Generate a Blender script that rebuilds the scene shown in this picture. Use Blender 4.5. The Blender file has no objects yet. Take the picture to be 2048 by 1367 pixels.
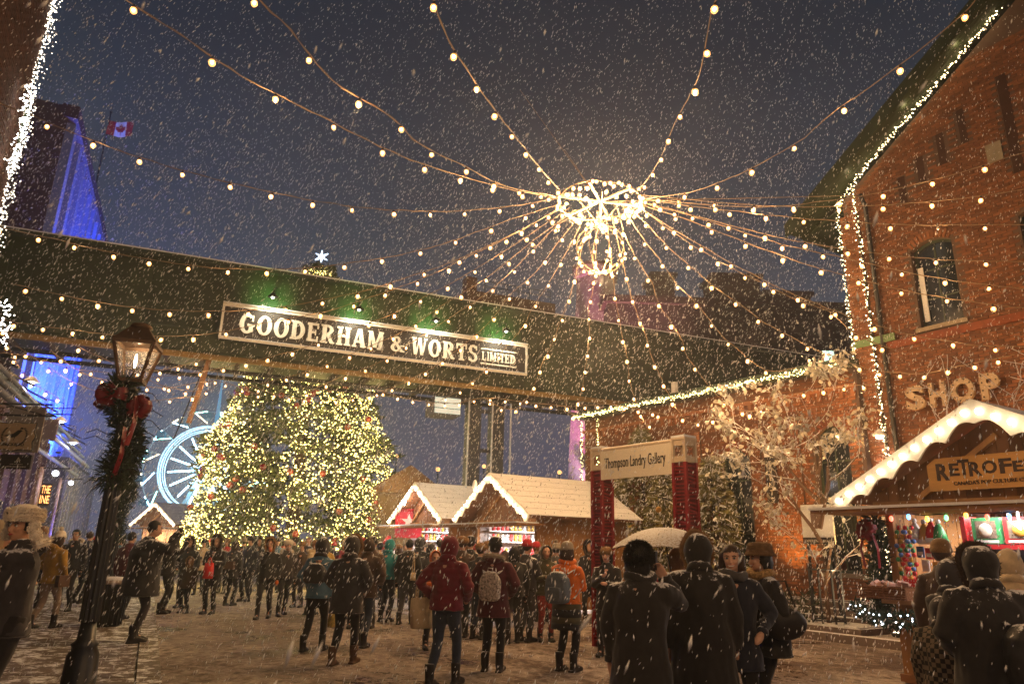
import bpy, bmesh, math, random
import numpy as np
from mathutils import Vector, Matrix, noise, Euler
random.seed(7)
RAD = math.radians
S = bpy.context.scene
COL = S.collection
# ------------------------------------------------------------------ camera
FPX, CX, CY = 1407.0, 1024.0, 683.5
PITCH, ROLL, EYE = RAD(16.3), RAD(1.35), Vector((0, 0, 1.6))
_f = Vector((0, math.cos(PITCH), math.sin(PITCH)))
_u = Vector((0, -math.sin(PITCH), math.cos(PITCH)))
_r = Vector((1, 0, 0))
CR = _r*math.cos(ROLL) + _u*math.sin(ROLL)
CU = _u*math.cos(ROLL) - _r*math.sin(ROLL)
cam = bpy.data.cameras.new('camera')
camo = bpy.data.objects.new('camera', cam)
COL.objects.link(camo)
camo.matrix_world = Matrix(((CR.x, CU.x, -_f.x, 0), (CR.y, CU.y, -_f.y, 0), (CR.z, CU.z, -_f.z, EYE.z), (0, 0, 0, 1)))
cam.sensor_width = 36
cam.lens = FPX/2048*36
cam.clip_start, cam.clip_end = .05, 3000
cam.dof.use_dof = True
cam.dof.focus_distance = 11
cam.dof.aperture_fstop = 5.0
S.camera = camo
# ------------------------------------------------------------------ sky
W = bpy.data.worlds.new('World')
S.world = W
W.use_nodes = True
nt = W.node_tree
bg = nt.nodes['Background']
tc = nt.nodes.new('ShaderNodeTexCoord')
sep = nt.nodes.new('ShaderNodeSeparateXYZ')
nt.links.new(tc.outputs['Generated'], sep.inputs[0])
cr = nt.nodes.new('ShaderNodeValToRGB')
nt.links.new(sep.outputs['Z'], cr.inputs[0])
el = cr.color_ramp.elements
el[0].position, el[0].color = 0.0, (.09, .09, .15, 1)
el[1].position, el[1].color = 1.0, (.008, .009, .014, 1)
for p_, c_ in ((.12, (.082, .084, .135)), (.25, (.058, .07, .1)), (.4, (.036, .045, .062)), (.6, (.017, .022, .032))):
    e_ = el.new(p_); e_.color = (*c_, 1)
sky = nt.nodes.new('ShaderNodeTexSky')
sky.sky_type = 'NISHITA'
sky.sun_disc = False
sky.sun_elevation = RAD(-4)
sky.sun_rotation = RAD(-60)
cn = nt.nodes.new('ShaderNodeTexNoise'); cn.inputs['Scale'].default_value = 2.2; cn.inputs['Detail'].default_value = 4
nt.links.new(tc.outputs['Generated'], cn.inputs['Vector'])
cmr = nt.nodes.new('ShaderNodeMapRange'); cmr.inputs[3].default_value = .8; cmr.inputs[4].default_value = 1.2
nt.links.new(cn.outputs['Fac'], cmr.inputs[0])
vm = nt.nodes.new('ShaderNodeVectorMath'); vm.operation = 'SCALE'
nt.links.new(cr.outputs[0], vm.inputs[0]); nt.links.new(cmr.outputs[0], vm.inputs['Scale'])
sc_ = nt.nodes.new('ShaderNodeVectorMath'); sc_.operation = 'SCALE'; sc_.inputs['Scale'].default_value = .05
nt.links.new(sky.outputs[0], sc_.inputs[0])
ad = nt.nodes.new('ShaderNodeVectorMath'); ad.operation = 'ADD'
nt.links.new(vm.outputs[0], ad.inputs[0]); nt.links.new(sc_.outputs[0], ad.inputs[1])
nt.links.new(ad.outputs[0], bg.inputs[0])
bg.inputs[1].default_value = 1.0
S.view_settings.view_transform = 'Standard'
S.view_settings.look = 'None'
S.view_settings.exposure = 0.15
S.view_settings.gamma = 1.0
cy = S.cycles
cy.use_denoising = True
cy.max_bounces = 5; cy.diffuse_bounces = 3; cy.glossy_bounces = 2; cy.transmission_bounces = 4; cy.transparent_max_bounces = 6
cy.sample_clamp_indirect = 1.5
cy.sample_clamp_direct = 0
cy.caustics_reflective = False; cy.caustics_refractive = False
cy.volume_bounces = 0

# ------------------------------------------------------------------ projection helpers (pixels of the 2048 wide photograph to places)
def ray(px, py):
    return _f*FPX + CR*(px-CX) - CU*(py-CY)
def atY(px, py, Y):
    d = ray(px, py); return EYE + d*(Y/d.y)
def atZ(px, py, Z=0.0):
    d = ray(px, py); return EYE + d*((Z-EYE.z)/d.z)
def proj(P):
    q = Vector(P)-EYE
    z = q.dot(_f)
    if z < .05: return (-9999, -9999, z)
    return (CX+FPX*q.dot(CR)/z, CY-FPX*q.dot(CU)/z, z)
def onframe(T, px, py, y=0.0):
    """local (x,z) of the point where the pixel's ray meets the plane local y = const of thing T"""
    M = T.matrix_basis.inverted()
    o = M @ EYE; d = M.to_3x3() @ ray(px, py)
    t = (y-o.y)/d.y
    return (o.x+d.x*t, o.z+d.z*t)

# ------------------------------------------------------------------ objects
def props(o, label=None, cat=None, group=None, kind=None):
    if label: o['label'] = label
    if cat: o['category'] = cat
    if group: o['group'] = group
    if kind: o['kind'] = kind
    return o
def thing(name, label, cat, loc=(0, 0, 0), rz=0.0, group=None):
    o = bpy.data.objects.new(name, None)
    o.empty_display_size = .2
    COL.objects.link(o)
    o.location = loc; o.rotation_euler = (0, 0, rz)
    o.matrix_basis = Matrix.Translation(Vector(loc)) @ Matrix.Rotation(rz, 4, 'Z')
    return props(o, label, cat, group)
def link(name, me, parent=None, loc=None, rot=None, scale=None):
    o = bpy.data.objects.new(name, me)
    COL.objects.link(o)
    if parent is not None: o.parent = parent
    if loc is not None: o.location = loc
    if rot is not None: o.rotation_euler = rot
    if scale is not None: o.scale = scale
    return o

class MB:
    def __init__(s): s.v = []; s.f = []; s.m = []
    def add(s, vs, fs, m=0):
        n = len(s.v)
        s.v.extend([tuple(q) for q in vs])
        for f in fs: s.f.append([i+n for i in f]); s.m.append(m)
        return s
    BF = [(0, 3, 2, 1), (4, 5, 6, 7), (0, 1, 5, 4), (1, 2, 6, 5), (2, 3, 7, 6), (3, 0, 4, 7)]
    def box(s, x0, x1, y0, y1, z0, z1, m=0):
        return s.add([(x0, y0, z0), (x1, y0, z0), (x1, y1, z0), (x0, y1, z0), (x0, y0, z1), (x1, y0, z1), (x1, y1, z1), (x0, y1, z1)], s.BF, m)
    def cbox(s, c, sx, sy, sz, R=None, m=0):
        vs = [(a*sx/2, b*sy/2, d*sz/2) for d in (-1, 1) for a, b in ((-1, -1), (1, -1), (1, 1), (-1, 1))]
        c = Vector(c)
        return s.add([c+(R @ Vector(q) if R else Vector(q)) for q in vs], s.BF, m)
    def beam(s, p, q, w, h=None, m=0, up=(0, 0, 1)):
        p, q = Vector(p), Vector(q); h = h or w
        d = (q-p); L = d.length; d.normalize()
        u = Vector(up)
        if abs(d.dot(u)) > .98: u = Vector((0, 1, 0))
        x = d.cross(u).normalized(); z = x.cross(d)
        vs = [a+x*(i*w/2)+z*(j*h/2) for a in (p, q) for i, j in ((-1, -1), (1, -1), (1, 1), (-1, 1))]
        return s.add(vs, s.BF, m)
    def tube(s, pts, r, n=6, m=0, cap=True):
        pts = [Vector(p) for p in pts]; k = len(pts)
        rs = r if isinstance(r, (list, tuple)) else [r]*k
        rings = []; px = None
        for i in range(k):
            d = (pts[min(i+1, k-1)]-pts[max(i-1, 0)])
            if d.length < 1e-9: d = Vector((0, 0, 1))
            d.normalize()
            if px is None:
                u = Vector((0, 0, 1)) if abs(d.z) < .9 else Vector((1, 0, 0))
                px = d.cross(u).normalized()
            else:
                px = (px-d*px.dot(d))
                px = px.normalized() if px.length > 1e-6 else d.orthogonal().normalized()
            py = d.cross(px)
            rr = rs[i]
            ra, rb = rr if isinstance(rr, (list, tuple)) else (rr, rr)
            rings.append([pts[i]+px*(ra*math.cos(2*math.pi*j/n))+py*(rb*math.sin(2*math.pi*j/n)) for j in range(n)])
        return s.loft(rings, m, cap)
    def loft(s, rings, m=0, cap=True, closed=True):
        n = len(rings[0]); vs = [q for R in rings for q in R]; fs = []
        for i in range(len(rings)-1):
            for j in range(n if closed else n-1):
                a = i*n+j; b = i*n+(j+1) % n
                fs.append((a, b, b+n, a+n))
        if cap and closed:
            fs.append(tuple(range(n-1, -1, -1))); fs.append(tuple(range((len(rings)-1)*n, len(rings)*n)))
        return s.add(vs, fs, m)
    def lathe(s, prof, n=16, c=(0, 0, 0), m=0, cap=True):
        return s.loft([[(c[0]+r*math.cos(2*math.pi*j/n), c[1]+r*math.sin(2*math.pi*j/n), c[2]+z) for j in range(n)] for r, z in prof], m, cap)
    def ball(s, c, r, n=8, k=5, m=0, sc=(1, 1, 1)):
        c = Vector(c); vs = [c+Vector((0, 0, -r*sc[2]))]; fs = []
        for i in range(1, k):
            t = math.pi*i/k-math.pi/2
            for j in range(n):
                a = 2*math.pi*j/n
                vs.append(c+Vector((r*sc[0]*math.cos(t)*math.cos(a), r*sc[1]*math.cos(t)*math.sin(a), r*sc[2]*math.sin(t))))
        vs.append(c+Vector((0, 0, r*sc[2]))); L = len(vs)-1
        for j in range(n): fs.append((0, 1+(j+1) % n, 1+j)); fs.append((L, L-n+j, L-n+(j+1) % n))
        for i in range(k-2):
            for j in range(n):
                a = 1+i*n+j; b = 1+i*n+(j+1) % n
                fs.append((a, b, b+n, a+n))
        return s.add(vs, fs, m)
    def octa(s, c, r, h=None, m=0, R=None):
        h = h or r; c = Vector(c)
        vs = [Vector(q) for q in ((r, 0, 0), (0, r, 0), (-r, 0, 0), (0, -r, 0), (0, 0, h), (0, 0, -h))]
        return s.add([c+(R @ q if R else q) for q in vs], [(0, 1, 4), (1, 2, 4), (2, 3, 4), (3, 0, 4), (1, 0, 5), (2, 1, 5), (3, 2, 5), (0, 3, 5)], m)
    def slab(s, poly, y0, y1, m=0, ax='y'):
        """polygon in local (x,z) (counter-clockwise seen from -y) extruded between y0 < y1"""
        n = len(poly)
        g = (lambda a, b, c: (a, c, b)) if ax == 'y' else ((lambda a, b, c: (a, b, c)) if ax == 'z' else (lambda a, b, c: (c, a, b)))
        vs = [g(a, b, y0) for a, b in poly]+[g(a, b, y1) for a, b in poly]
        fs = [tuple(range(n)), tuple(range(2*n-1, n-1, -1))]+[(i, i+n, (i+1) % n+n, (i+1) % n) for i in range(n)]
        return s.add(vs, fs, m)
    def mesh(s, name, mats, smooth=False, inv=None):
        me = bpy.data.meshes.new(name)
        vs = s.v if inv is None else [tuple(inv @ Vector(q)) for q in s.v]
        me.from_pydata(vs, [], s.f)
        for m_ in (mats if isinstance(mats, (list, tuple)) else [mats]): me.materials.append(m_)
        if any(s.m): me.polygons.foreach_set('material_index', s.m)
        if smooth: me.polygons.foreach_set('use_smooth', [True]*len(me.polygons))
        me.update()
        return me
    def build(s, name, mats, parent=None, smooth=False, world=False, fix=False, **kw):
        inv = None
        if world and parent is not None:
            M = parent.matrix_basis.copy(); q = parent.parent
            while q is not None: M = q.matrix_basis @ M; q = q.parent
            inv = M.inverted()
        me = s.mesh(name, mats, smooth, inv)
        if fix:
            bm = bmesh.new(); bm.from_mesh(me); bmesh.ops.recalc_face_normals(bm, faces=bm.faces); bm.to_mesh(me); bm.free()
        o = link(name, me, parent)
        return props(o, **kw) if kw else o

# ------------------------------------------------------------------ materials
_MC = {}
def M(name, col, rough=.8, metal=0.0, var=.25, scale=6.0, bump=.25, snow=0.0, snowscale=14, sheen=0.0, spec=.4, rand=0.0, alpha=None, stretch=None, bdist=.01, isl=0.0, trans=0.0):
    if name in _MC: return _MC[name]
    m = bpy.data.materials.new(name); m.use_nodes = True; _MC[name] = m
    t = m.node_tree; N = t.nodes; L = t.links; b = N['Principled BSDF']
    b.inputs['Roughness'].default_value = rough; b.inputs['Metallic'].default_value = metal
    b.inputs['Specular IOR Level'].default_value = spec
    if sheen: b.inputs['Sheen Weight'].default_value = sheen
    if trans: b.inputs['Transmission Weight'].default_value = trans
    tcn = N.new('ShaderNodeTexCoord'); vec = tcn.outputs['Object']
    if stretch:
        mp = N.new('ShaderNodeMapping'); mp.inputs['Scale'].default_value = stretch; L.new(vec, mp.inputs[0]); vec = mp.outputs[0]
    nz = N.new('ShaderNodeTexNoise'); nz.inputs['Scale'].default_value = scale; nz.inputs['Detail'].default_value = 5; nz.inputs['Roughness'].default_value = .65
    L.new(vec, nz.inputs['Vector'])
    mr = N.new('ShaderNodeMapRange'); mr.inputs[1].default_value = .25; mr.inputs[2].default_value = .75
    mr.inputs[3].default_value = 1-var; mr.inputs[4].default_value = 1+var
    L.new(nz.outputs['Fac'], mr.inputs[0])
    fac = mr.outputs[0]
    if rand:
        oi = N.new('ShaderNodeObjectInfo'); a = N.new('ShaderNodeMapRange'); a.inputs[3].default_value = 1-rand; a.inputs[4].default_value = 1+rand
        L.new(oi.outputs['Random'], a.inputs[0]); mm = N.new('ShaderNodeMath'); mm.operation = 'MULTIPLY'; L.new(fac, mm.inputs[0]); L.new(a.outputs[0], mm.inputs[1]); fac = mm.outputs[0]
    if isl:
        gi = N.new('ShaderNodeNewGeometry'); a = N.new('ShaderNodeMapRange'); a.inputs[3].default_value = 1-isl; a.inputs[4].default_value = 1+isl
        L.new(gi.outputs['Random Per Island'], a.inputs[0]); mm = N.new('ShaderNodeMath'); mm.operation = 'MULTIPLY'; L.new(fac, mm.inputs[0]); L.new(a.outputs[0], mm.inputs[1]); fac = mm.outputs[0]
    vs = N.new('ShaderNodeVectorMath'); vs.operation = 'SCALE'; vs.inputs[0].default_value = col; L.new(fac, vs.inputs['Scale'])
    out = vs.outputs[0]
    if snow:
        ge = N.new('ShaderNodeNewGeometry'); sp = N.new('ShaderNodeSeparateXYZ'); L.new(ge.outputs['Normal'], sp.inputs[0])
        n2 = N.new('ShaderNodeTexNoise'); n2.inputs['Scale'].default_value = snowscale; n2.inputs['Detail'].default_value = 6; n2.inputs['Roughness'].default_value = .75
        L.new(tcn.outputs['Object'], n2.inputs['Vector'])
        a1 = N.new('ShaderNodeMath'); a1.operation = 'MULTIPLY_ADD'; a1.inputs[1].default_value = .55; L.new(sp.outputs['Z'], a1.inputs[0]); L.new(n2.outputs['Fac'], a1.inputs[2])
        a2 = N.new('ShaderNodeMapRange'); a2.inputs[1].default_value = 1.08-snow*.5; a2.inputs[2].default_value = 1.16-snow*.5; L.new(a1.outputs[0], a2.inputs[0])
        mx = N.new('ShaderNodeMix'); mx.data_type = 'RGBA'; L.new(a2.outputs[0], mx.inputs[0]); L.new(out, mx.inputs[6]); mx.inputs[7].default_value = (.8, .8, .82, 1)
        out = mx.outputs[2]
    L.new(out, b.inputs['Base Color'])
    if bump:
        bp = N.new('ShaderNodeBump'); bp.inputs['Strength'].default_value = bump; bp.inputs['Distance'].default_value = bdist
        L.new(nz.outputs['Fac'], bp.inputs['Height']); L.new(bp.outputs[0], b.inputs['Normal'])
    return m
def EM(name, col, st, samp='NONE'):
    if name in _MC: return _MC[name]
    m = bpy.data.materials.new(name); m.use_nodes = True; _MC[name] = m
    b = m.node_tree.nodes['Principled BSDF']
    b.inputs['Base Color'].default_value = (.8, .8, .8, 1)
    b.inputs['Emission Color'].default_value = (*col, 1); b.inputs['Emission Strength'].default_value = st
    m.cycles.emission_sampling = samp
    return m
def lamp(kind, loc, power, col, parent=None, size=.05, aim=None, spot=1.2, blend=.6, name='lamp_light'):
    L = bpy.data.lights.new(name, kind); L.energy = power; L.color = col
    if kind in ('POINT', 'SPOT'): L.shadow_soft_size = size
    if kind == 'SPOT': L.spot_size = spot; L.spot_blend = blend
    if kind == 'AREA': L.size = size
    o = bpy.data.objects.new(name, L); COL.objects.link(o)
    o.location = loc
    if aim is not None:
        o.rotation_euler = (Vector(aim)-Vector(loc)).to_track_quat('-Z', 'Y').to_euler()
    if parent is not None:
        Mx = parent.matrix_basis.copy()
        o.parent = parent; o.matrix_parent_inverse = Mx.inverted()
    return o
WARM = (1.0, .58, .25)
HOT = (1.0, .72, .42)

mortar = M('mortar', (.11, .07, .05), .95, var=.3, scale=3)
brickm = M('brick_red', (.17, .05, .022), .9, var=.35, scale=9, rand=.3, isl=.35, bump=.5, bdist=.006)
brickm2 = M('brick_orange', (.235, .092, .038), .9, var=.3, scale=9, rand=.3, isl=.35, bump=.5, bdist=.006)
green_metal = M('green_cladding', (.028, .04, .018), .55, var=.45, scale=2.2, bump=.2, spec=.3)
green_trim = M('green_trim', (.035, .05, .03), .5, var=.3, scale=5)
darkwood = M('dark_board', (.05, .03, .02), .8, var=.4, scale=5, stretch=(1, 6, 1))
snowm = M('snow', (.78, .79, .82), .7, var=.08, scale=9, bump=.6, bdist=.02)
black_metal = M('black_iron', (.018, .017, .016), .38, var=.3, scale=20, spec=.6)
wood = M('pine_board', (.36, .17, .055), .72, var=.35, scale=3.5, stretch=(1, 1, .18), rand=.18, isl=.15, bump=.3)
wood2 = M('dark_pine_board', (.2, .085, .03), .75, var=.35, scale=3.5, stretch=(1, 1, .18), rand=.22, bump=.3)
creamw = M('cream_board', (.72, .66, .54), .6, var=.1, scale=5)
whitep = M('white_paint', (.78, .77, .74), .6, var=.1, scale=5)
redp = M('red_paint', (.4, .018, .02), .5, var=.25, scale=8)
glassd = M('dark_glass', (.012, .016, .018), .08, var=.3, scale=1.5, bump=.03, spec=.9)
# ================================================================== ground
def ground_material():
    m = bpy.data.materials.new('snowy_brick_paving'); m.use_nodes = True
    t = m.node_tree; N = t.nodes; L = t.links; b = N['Principled BSDF']
    tcn = N.new('ShaderNodeTexCoord')
    mp = N.new('ShaderNodeMapping'); mp.inputs['Rotation'].default_value = (0, 0, RAD(31)); L.new(tcn.outputs['Object'], mp.inputs[0])
    br = N.new('ShaderNodeTexBrick'); br.inputs['Scale'].default_value = 1
    br.inputs['Brick Width'].default_value = .22; br.inputs['Row Height'].default_value = .1; br.inputs['Mortar Size'].default_value = .008
    br.inputs['Color1'].default_value = (.12, .058, .034, 1); br.inputs['Color2'].default_value = (.07, .036, .024, 1); br.inputs['Mortar'].default_value = (.05, .035, .03, 1)
    L.new(mp.outputs[0], br.inputs[0])
    def nz(s, d=6, r=.7, v=None):
        n = N.new('ShaderNodeTexNoise'); n.inputs['Scale'].default_value = s; n.inputs['Detail'].default_value = d; n.inputs['Roughness'].default_value = r
        L.new(v or mp.outputs[0], n.inputs['Vector']); return n
    n1 = nz(.6, 7, .7); n2 = nz(7, 9, .82); n3 = nz(26, 5)
    ad1 = N.new('ShaderNodeMath'); ad1.operation = 'ADD'; L.new(n1.outputs['Fac'], ad1.inputs[0]); L.new(n2.outputs['Fac'], ad1.inputs[1])
    sn = N.new('ShaderNodeMapRange'); sn.inputs[1].default_value = .88; sn.inputs[2].default_value = 1.18; L.new(ad1.outputs[0], sn.inputs[0])
    # trodden footprints show the dark paving through the snow
    vo = N.new('ShaderNodeTexVoronoi'); vo.inputs['Scale'].default_value = 3.4; mp2 = N.new('ShaderNodeMapping'); mp2.inputs['Scale'].default_value = (1.8, .75, 1); L.new(tcn.outputs['Object'], mp2.inputs[0]); L.new(mp2.outputs[0], vo.inputs['Vector'])
    fp = N.new('ShaderNodeMapRange'); fp.inputs[1].default_value = .16; fp.inputs[2].default_value = .42; fp.inputs[3].default_value = .35; L.new(vo.outputs['Distance'], fp.inputs[0])
    sm_ = N.new('ShaderNodeMath'); sm_.operation = 'MULTIPLY'; L.new(sn.outputs[0], sm_.inputs[0]); L.new(fp.outputs[0], sm_.inputs[1])
    mx = N.new('ShaderNodeMix'); mx.data_type = 'RGBA'; L.new(sm_.outputs[0], mx.inputs[0]); L.new(br.outputs['Color'], mx.inputs[6]); mx.inputs[7].default_value = (.62, .52, .45, 1)
    L.new(mx.outputs[2], b.inputs['Base Color'])
    # wet, shiny patches where the snow has melted
    wr = N.new('ShaderNodeMapRange'); wr.inputs[1].default_value = .42; wr.inputs[2].default_value = .6; wr.inputs[3].default_value = .16; wr.inputs[4].default_value = .8
    n4 = nz(.3, 3, .5)
    a2 = N.new('ShaderNodeMath'); a2.operation = 'MULTIPLY_ADD'; a2.inputs[1].default_value = .5; L.new(sn.outputs[0], a2.inputs[0]); L.new(n4.outputs['Fac'], a2.inputs[2])
    L.new(a2.outputs[0], wr.inputs[0])
    L.new(wr.outputs[0], b.inputs['Roughness'])
    h = N.new('ShaderNodeMath'); h.operation = 'MULTIPLY_ADD'; h.inputs[1].default_value = 1.2; L.new(n2.outputs['Fac'], h.inputs[0]); L.new(n3.outputs['Fac'], h.inputs[2])
    h2 = N.new('ShaderNodeMath'); h2.operation = 'MULTIPLY_ADD'; h2.inputs[1].default_value = .4; L.new(br.outputs['Fac'], h2.inputs[0]); h3 = N.new('ShaderNodeMath'); h3.operation = 'MULTIPLY_ADD'; h3.inputs[1].default_value = .7; L.new(fp.outputs[0], h3.inputs[0]); L.new(h.outputs[0], h3.inputs[2]); L.new(h3.outputs[0], h2.inputs[2])
    bp = N.new('ShaderNodeBump'); bp.inputs['Strength'].default_value = .8; bp.inputs['Distance'].default_value = .055
    L.new(h2.outputs[0], bp.inputs['Height']); L.new(bp.outputs[0], b.inputs['Normal'])
    return m
groundm = ground_material()
g = MB(); n = 60
def gz(x, y): return 0.0
g.add([(-400, -60, 0), (400, -60, 0), (400, 900, 0), (-400, 900, 0)], [(0, 1, 2, 3)])
g.build('ground', groundm, kind='structure', label='snow dusted brick square')
# left sidewalk, a low slab along the left buildings
sidewalkm = M('sidewalk_concrete', (.13, .09, .062), .75, var=.35, scale=2.5, snow=.05, snowscale=5, bump=.5, bdist=.02)
sw = thing('sidewalk', None, None); sw['kind'] = 'structure'
def sline(Y, off=0.0): return -3.97-(Y-8.94)*.4885+off
ys = [-6+3.0*i for i in range(17)]
for i in range(len(ys)-1):
    y0, y1 = ys[i]+.012, ys[i+1]-.012
    for k in range(3):
        a, b2 = -2.4*k-.012-(.3 if k == 0 else 0), -2.4*(k+1)+.012
        q = MB()
        lo = [(sline(y0, a), y0), (sline(y0, b2), y0), (sline(y1, b2), y1), (sline(y1, a), y1)]
        q.add([(x, y, -.05) for x, y in lo]+[(x, y, .05) for x, y in lo], [(0, 1, 2, 3), (7, 6, 5, 4), (0, 4, 5, 1), (1, 5, 6, 2), (2, 6, 7, 3), (3, 7, 4, 0)])
        q.build('paving_slab', sidewalkm, sw)
    q = MB(); lo = [(sline(y0, 0), y0), (sline(y0, -.29), y0), (sline(y1, -.29), y1), (sline(y1, 0), y1)]
    q.add([(x, y, -.05) for x, y in lo]+[(x, y, .07) for x, y in lo], [(0, 1, 2, 3), (7, 6, 5, 4), (0, 4, 5, 1), (1, 5, 6, 2), (2, 6, 7, 3), (3, 7, 4, 0)])
    q.build('kerb_stone', sidewalkm, sw)
# ================================================================== brick walls
BV = []
for k in range(4):
    q = MB(); j = .002*k
    q.box(-.1, .1, -.015-j, .02, -.0285, .0285)
    BV.append(q)
def brick_mesh(mat, k):
    key = ('brick', mat.name, k)
    if key not in _MC: _MC[key] = BV[k].mesh('brick', mat)
    return _MC[key]
def brickwork(T, x0, x1, z0, ztop, hole, mat, nsingle=0, y=0.0, bw=.215, bh=.075, far=1.0):
    """real bricks standing proud of the mortar plane y of thing T, out of the wall is -y"""
    Mx = T.matrix_basis; cand = []
    row = 0; z = z0+bh/2
    while z < 20:
        if z+bh/2 > max(ztop(x0), ztop(x1), ztop((x0+x1)/2)): break
        x = x0+bw/2+(bw/2 if row % 2 else 0)
        while x < x1-bw/2+.001:
            if z+bh/2 < ztop(x-bw/2) and z+bh/2 < ztop(x+bw/2) and not hole(x, z) and not hole(x-bw/2, z) and not hole(x+bw/2, z):
                cand.append((x, z))
            x += bw
        z += bh; row += 1
    sc = []
    for x, z in cand:
        P = Mx @ Vector((x, y, z)); p = proj(P)
        vis = -30 < p[0] < 2078 and -30 < p[1] < 1397
        sc.append((0 if vis else 1, p[2], x, z, vis))
    sc.sort()
    k = (bw-.014)/.2; kz = (bh-.014)/.057
    for s_ in sc[:nsingle]:
        link('brick', brick_mesh(mat, random.randrange(4)), T, (s_[2], y, s_[3]), None, (k*random.uniform(.97, 1.0), 1, kz))
    q = MB()
    for s_ in sc[nsingle:]:
        if not s_[4]: continue
        d = .012+random.random()*.008; a = (bw-.014)/2; c = (bh-.014)/2; x, z = s_[2], s_[3]
        q.add([(x-a, y-d, z-c), (x+a, y-d, z-c), (x+a, y-d, z+c), (x-a, y-d, z+c), (x-a, y+.01, z-c), (x+a, y+.01, z-c), (x+a, y+.01, z+c), (x-a, y+.01, z+c)],
              [(0, 1, 2, 3), (0, 4, 5, 1), (3, 2, 6, 7), (0, 3, 7, 4), (1, 5, 6, 2)])
    q.build('brickwork', mat, T, kind='stuff')
    return len(cand)
def wall_body(q, x0, x1, z0, z1, holes, y0, y1, m=0):
    xs = sorted({x0, x1, *[h[0] for h in holes], *[h[1] for h in holes]})
    for a, b in zip(xs[:-1], xs[1:]):
        zs = [z0]
        hs = sorted([h for h in holes if h[0] <= a+1e-6 and h[1] >= b-1e-6], key=lambda h: h[2])
        cur = z0
        for h in hs:
            if h[2] > cur: q.box(a, b, y0, y1, cur, h[2], m)
            cur = h[3]
        if z1 > cur: q.box(a, b, y0, y1, cur, z1, m)
def arch_in(x, z, a, b, z0, z1, rise):
    if not (a <= x <= b and z0 <= z <= z1): return False
    t = (x-(a+b)/2)/((b-a)/2)
    return z <= z1-rise*t*t
def spandrels(q, a, b, z1, rise, y0, y1, m=0):
    n = 6
    for sgn in (-1, 1):
        xm = (a+b)/2; hw = (b-a)/2
        pts = [(xm+sgn*hw, z1-rise)]+[(xm+sgn*hw*t, z1-rise*t*t) for t in [1-i/n for i in range(1, n+1)]]+[(xm+sgn*hw, z1)]
        poly = [(x, z) for x, z in pts]
        if sgn < 0: poly = poly[::-1]
        q.slab(poly, y0, y1, m)
def arch_bricks(T, a, b, z1, rise, mat, y=0.0, h=.2):
    n = max(6, int((b-a)/.08)); xm = (a+b)/2; hw = (b-a)/2
    for i in range(n):
        t = -1+2*(i+.5)/n; x = xm+hw*t*1.06; z = z1-rise*t*t+h/2
        o = link('brick', brick_mesh(mat, i % 4), T, (x, y-.01, z), (0, math.pi/2+math.atan(2*rise*t/hw)*1.0, 0), (h/.2, 1, 1.1))
def sash_window(T, a, b, z0, z1, rise, depth, cols, rows, framem, glassm, name='window', emis=None):
    w = MB(); y0, y1 = depth, depth+.06; fw = .07
    w.box(a, a+fw, y0, y1, z0, z1-rise, 0); w.box(b-fw, b, y0, y1, z0, z1-rise, 0); w.box(a+fw, b-fw, y0, y1, z0, z0+fw, 0)
    n = 8; xm = (a+b)/2; hw = (b-a)/2
    P = [(xm-hw+2*hw*i/n) for i in range(n+1)]
    for i in range(n):
        za = z1-rise*((P[i]-xm)/hw)**2; zb = z1-rise*((P[i+1]-xm)/hw)**2
        w.slab([(P[i], za-fw), (P[i+1], zb-fw), (P[i+1], zb), (P[i], za)], y0, y1)
    wo = w.build(name, framem, T)
    for i in range(1, cols):
        x = a+(b-a)*i/cols; MB().box(x-.018, x+.018, y0+.01, y1-.01, z0+fw, z1-fw-rise*.4).build('glazing_bar', framem, wo)
    for i in range(1, rows):
        z = z0+(z1-z0)*i/rows; MB().box(a+fw, b-fw, y0+.013, y1-.013, z-.018, z+.018).build('glazing_bar', framem, wo)
    for i in range(cols):
        for j in range(rows):
            xa, xb = a+(b-a)*i/cols+.02, a+(b-a)*(i+1)/cols-.02; za, zb = z0+(z1-z0)*j/rows+.02, z0+(z1-z0)*(j+1)/rows-.02
            MB().box(xa, xb, y0+.025, y0+.032, za, zb).build('pane', glassm, wo)
    MB().box(a-.1, b+.1, -.07, depth, z0-.1, z0-.001).build('sill', M('stone_sill', (.3, .24, .17), .85, var=.3, snow=.3), wo)
    return wo

# ---------------------------------------------------- tall gabled building on the right
AT = RAD(32)
TB = thing('brick_building', 'tall orange brick building with gable roof and fairy lights down its corner behind near stall', 'building', (9.2, 16.5, 0), -(math.pi/2-AT))
XL, XR, EZ = -.72, 9.0, 10.75
def gtop(x): return EZ+(x-XL)*.66 if x < 4.2 else EZ+(4.2-XL)*.66-(x-4.2)*.66
win_u = (.85, 1.8, 6.78, 8.9)
slots = [(.82, .95, 10.0, 10.75), (1.32, 1.45, 10.3, 11.1), (1.85, 1.98, 10.6, 11.45), (2.38, 2.51, 10.9, 11.85), (3.3, 3.48, 9.7, 12.2), (4.2, 4.38, 9.9, 12.6)]
winL = [(1.1, 2.0, 2.3, 4.3), (3.0, 4.0, 2.3, 4.3), (3.2, 4.2, 6.78, 8.9)]
q = MB()
hs = [win_u]+winL+[s for s in slots if s[3] < EZ]
hs = [win_u]+winL
wall_body(q, XL, XR, 0, EZ, hs, 0, .35)
for h in hs: spandrels(q, h[0], h[1], h[3], .16, 0.0, .34)
q.slab([(XL, EZ), (XR, EZ), (XR, gtop(XR)), (4.2, gtop(4.2))], 0, .35)
q.box(XL, XL+.35, .35, 9, 0, EZ); q.box(XL, XR, 8.7, 9.0, 0, EZ)
q.build('wall', mortar, TB)
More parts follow.
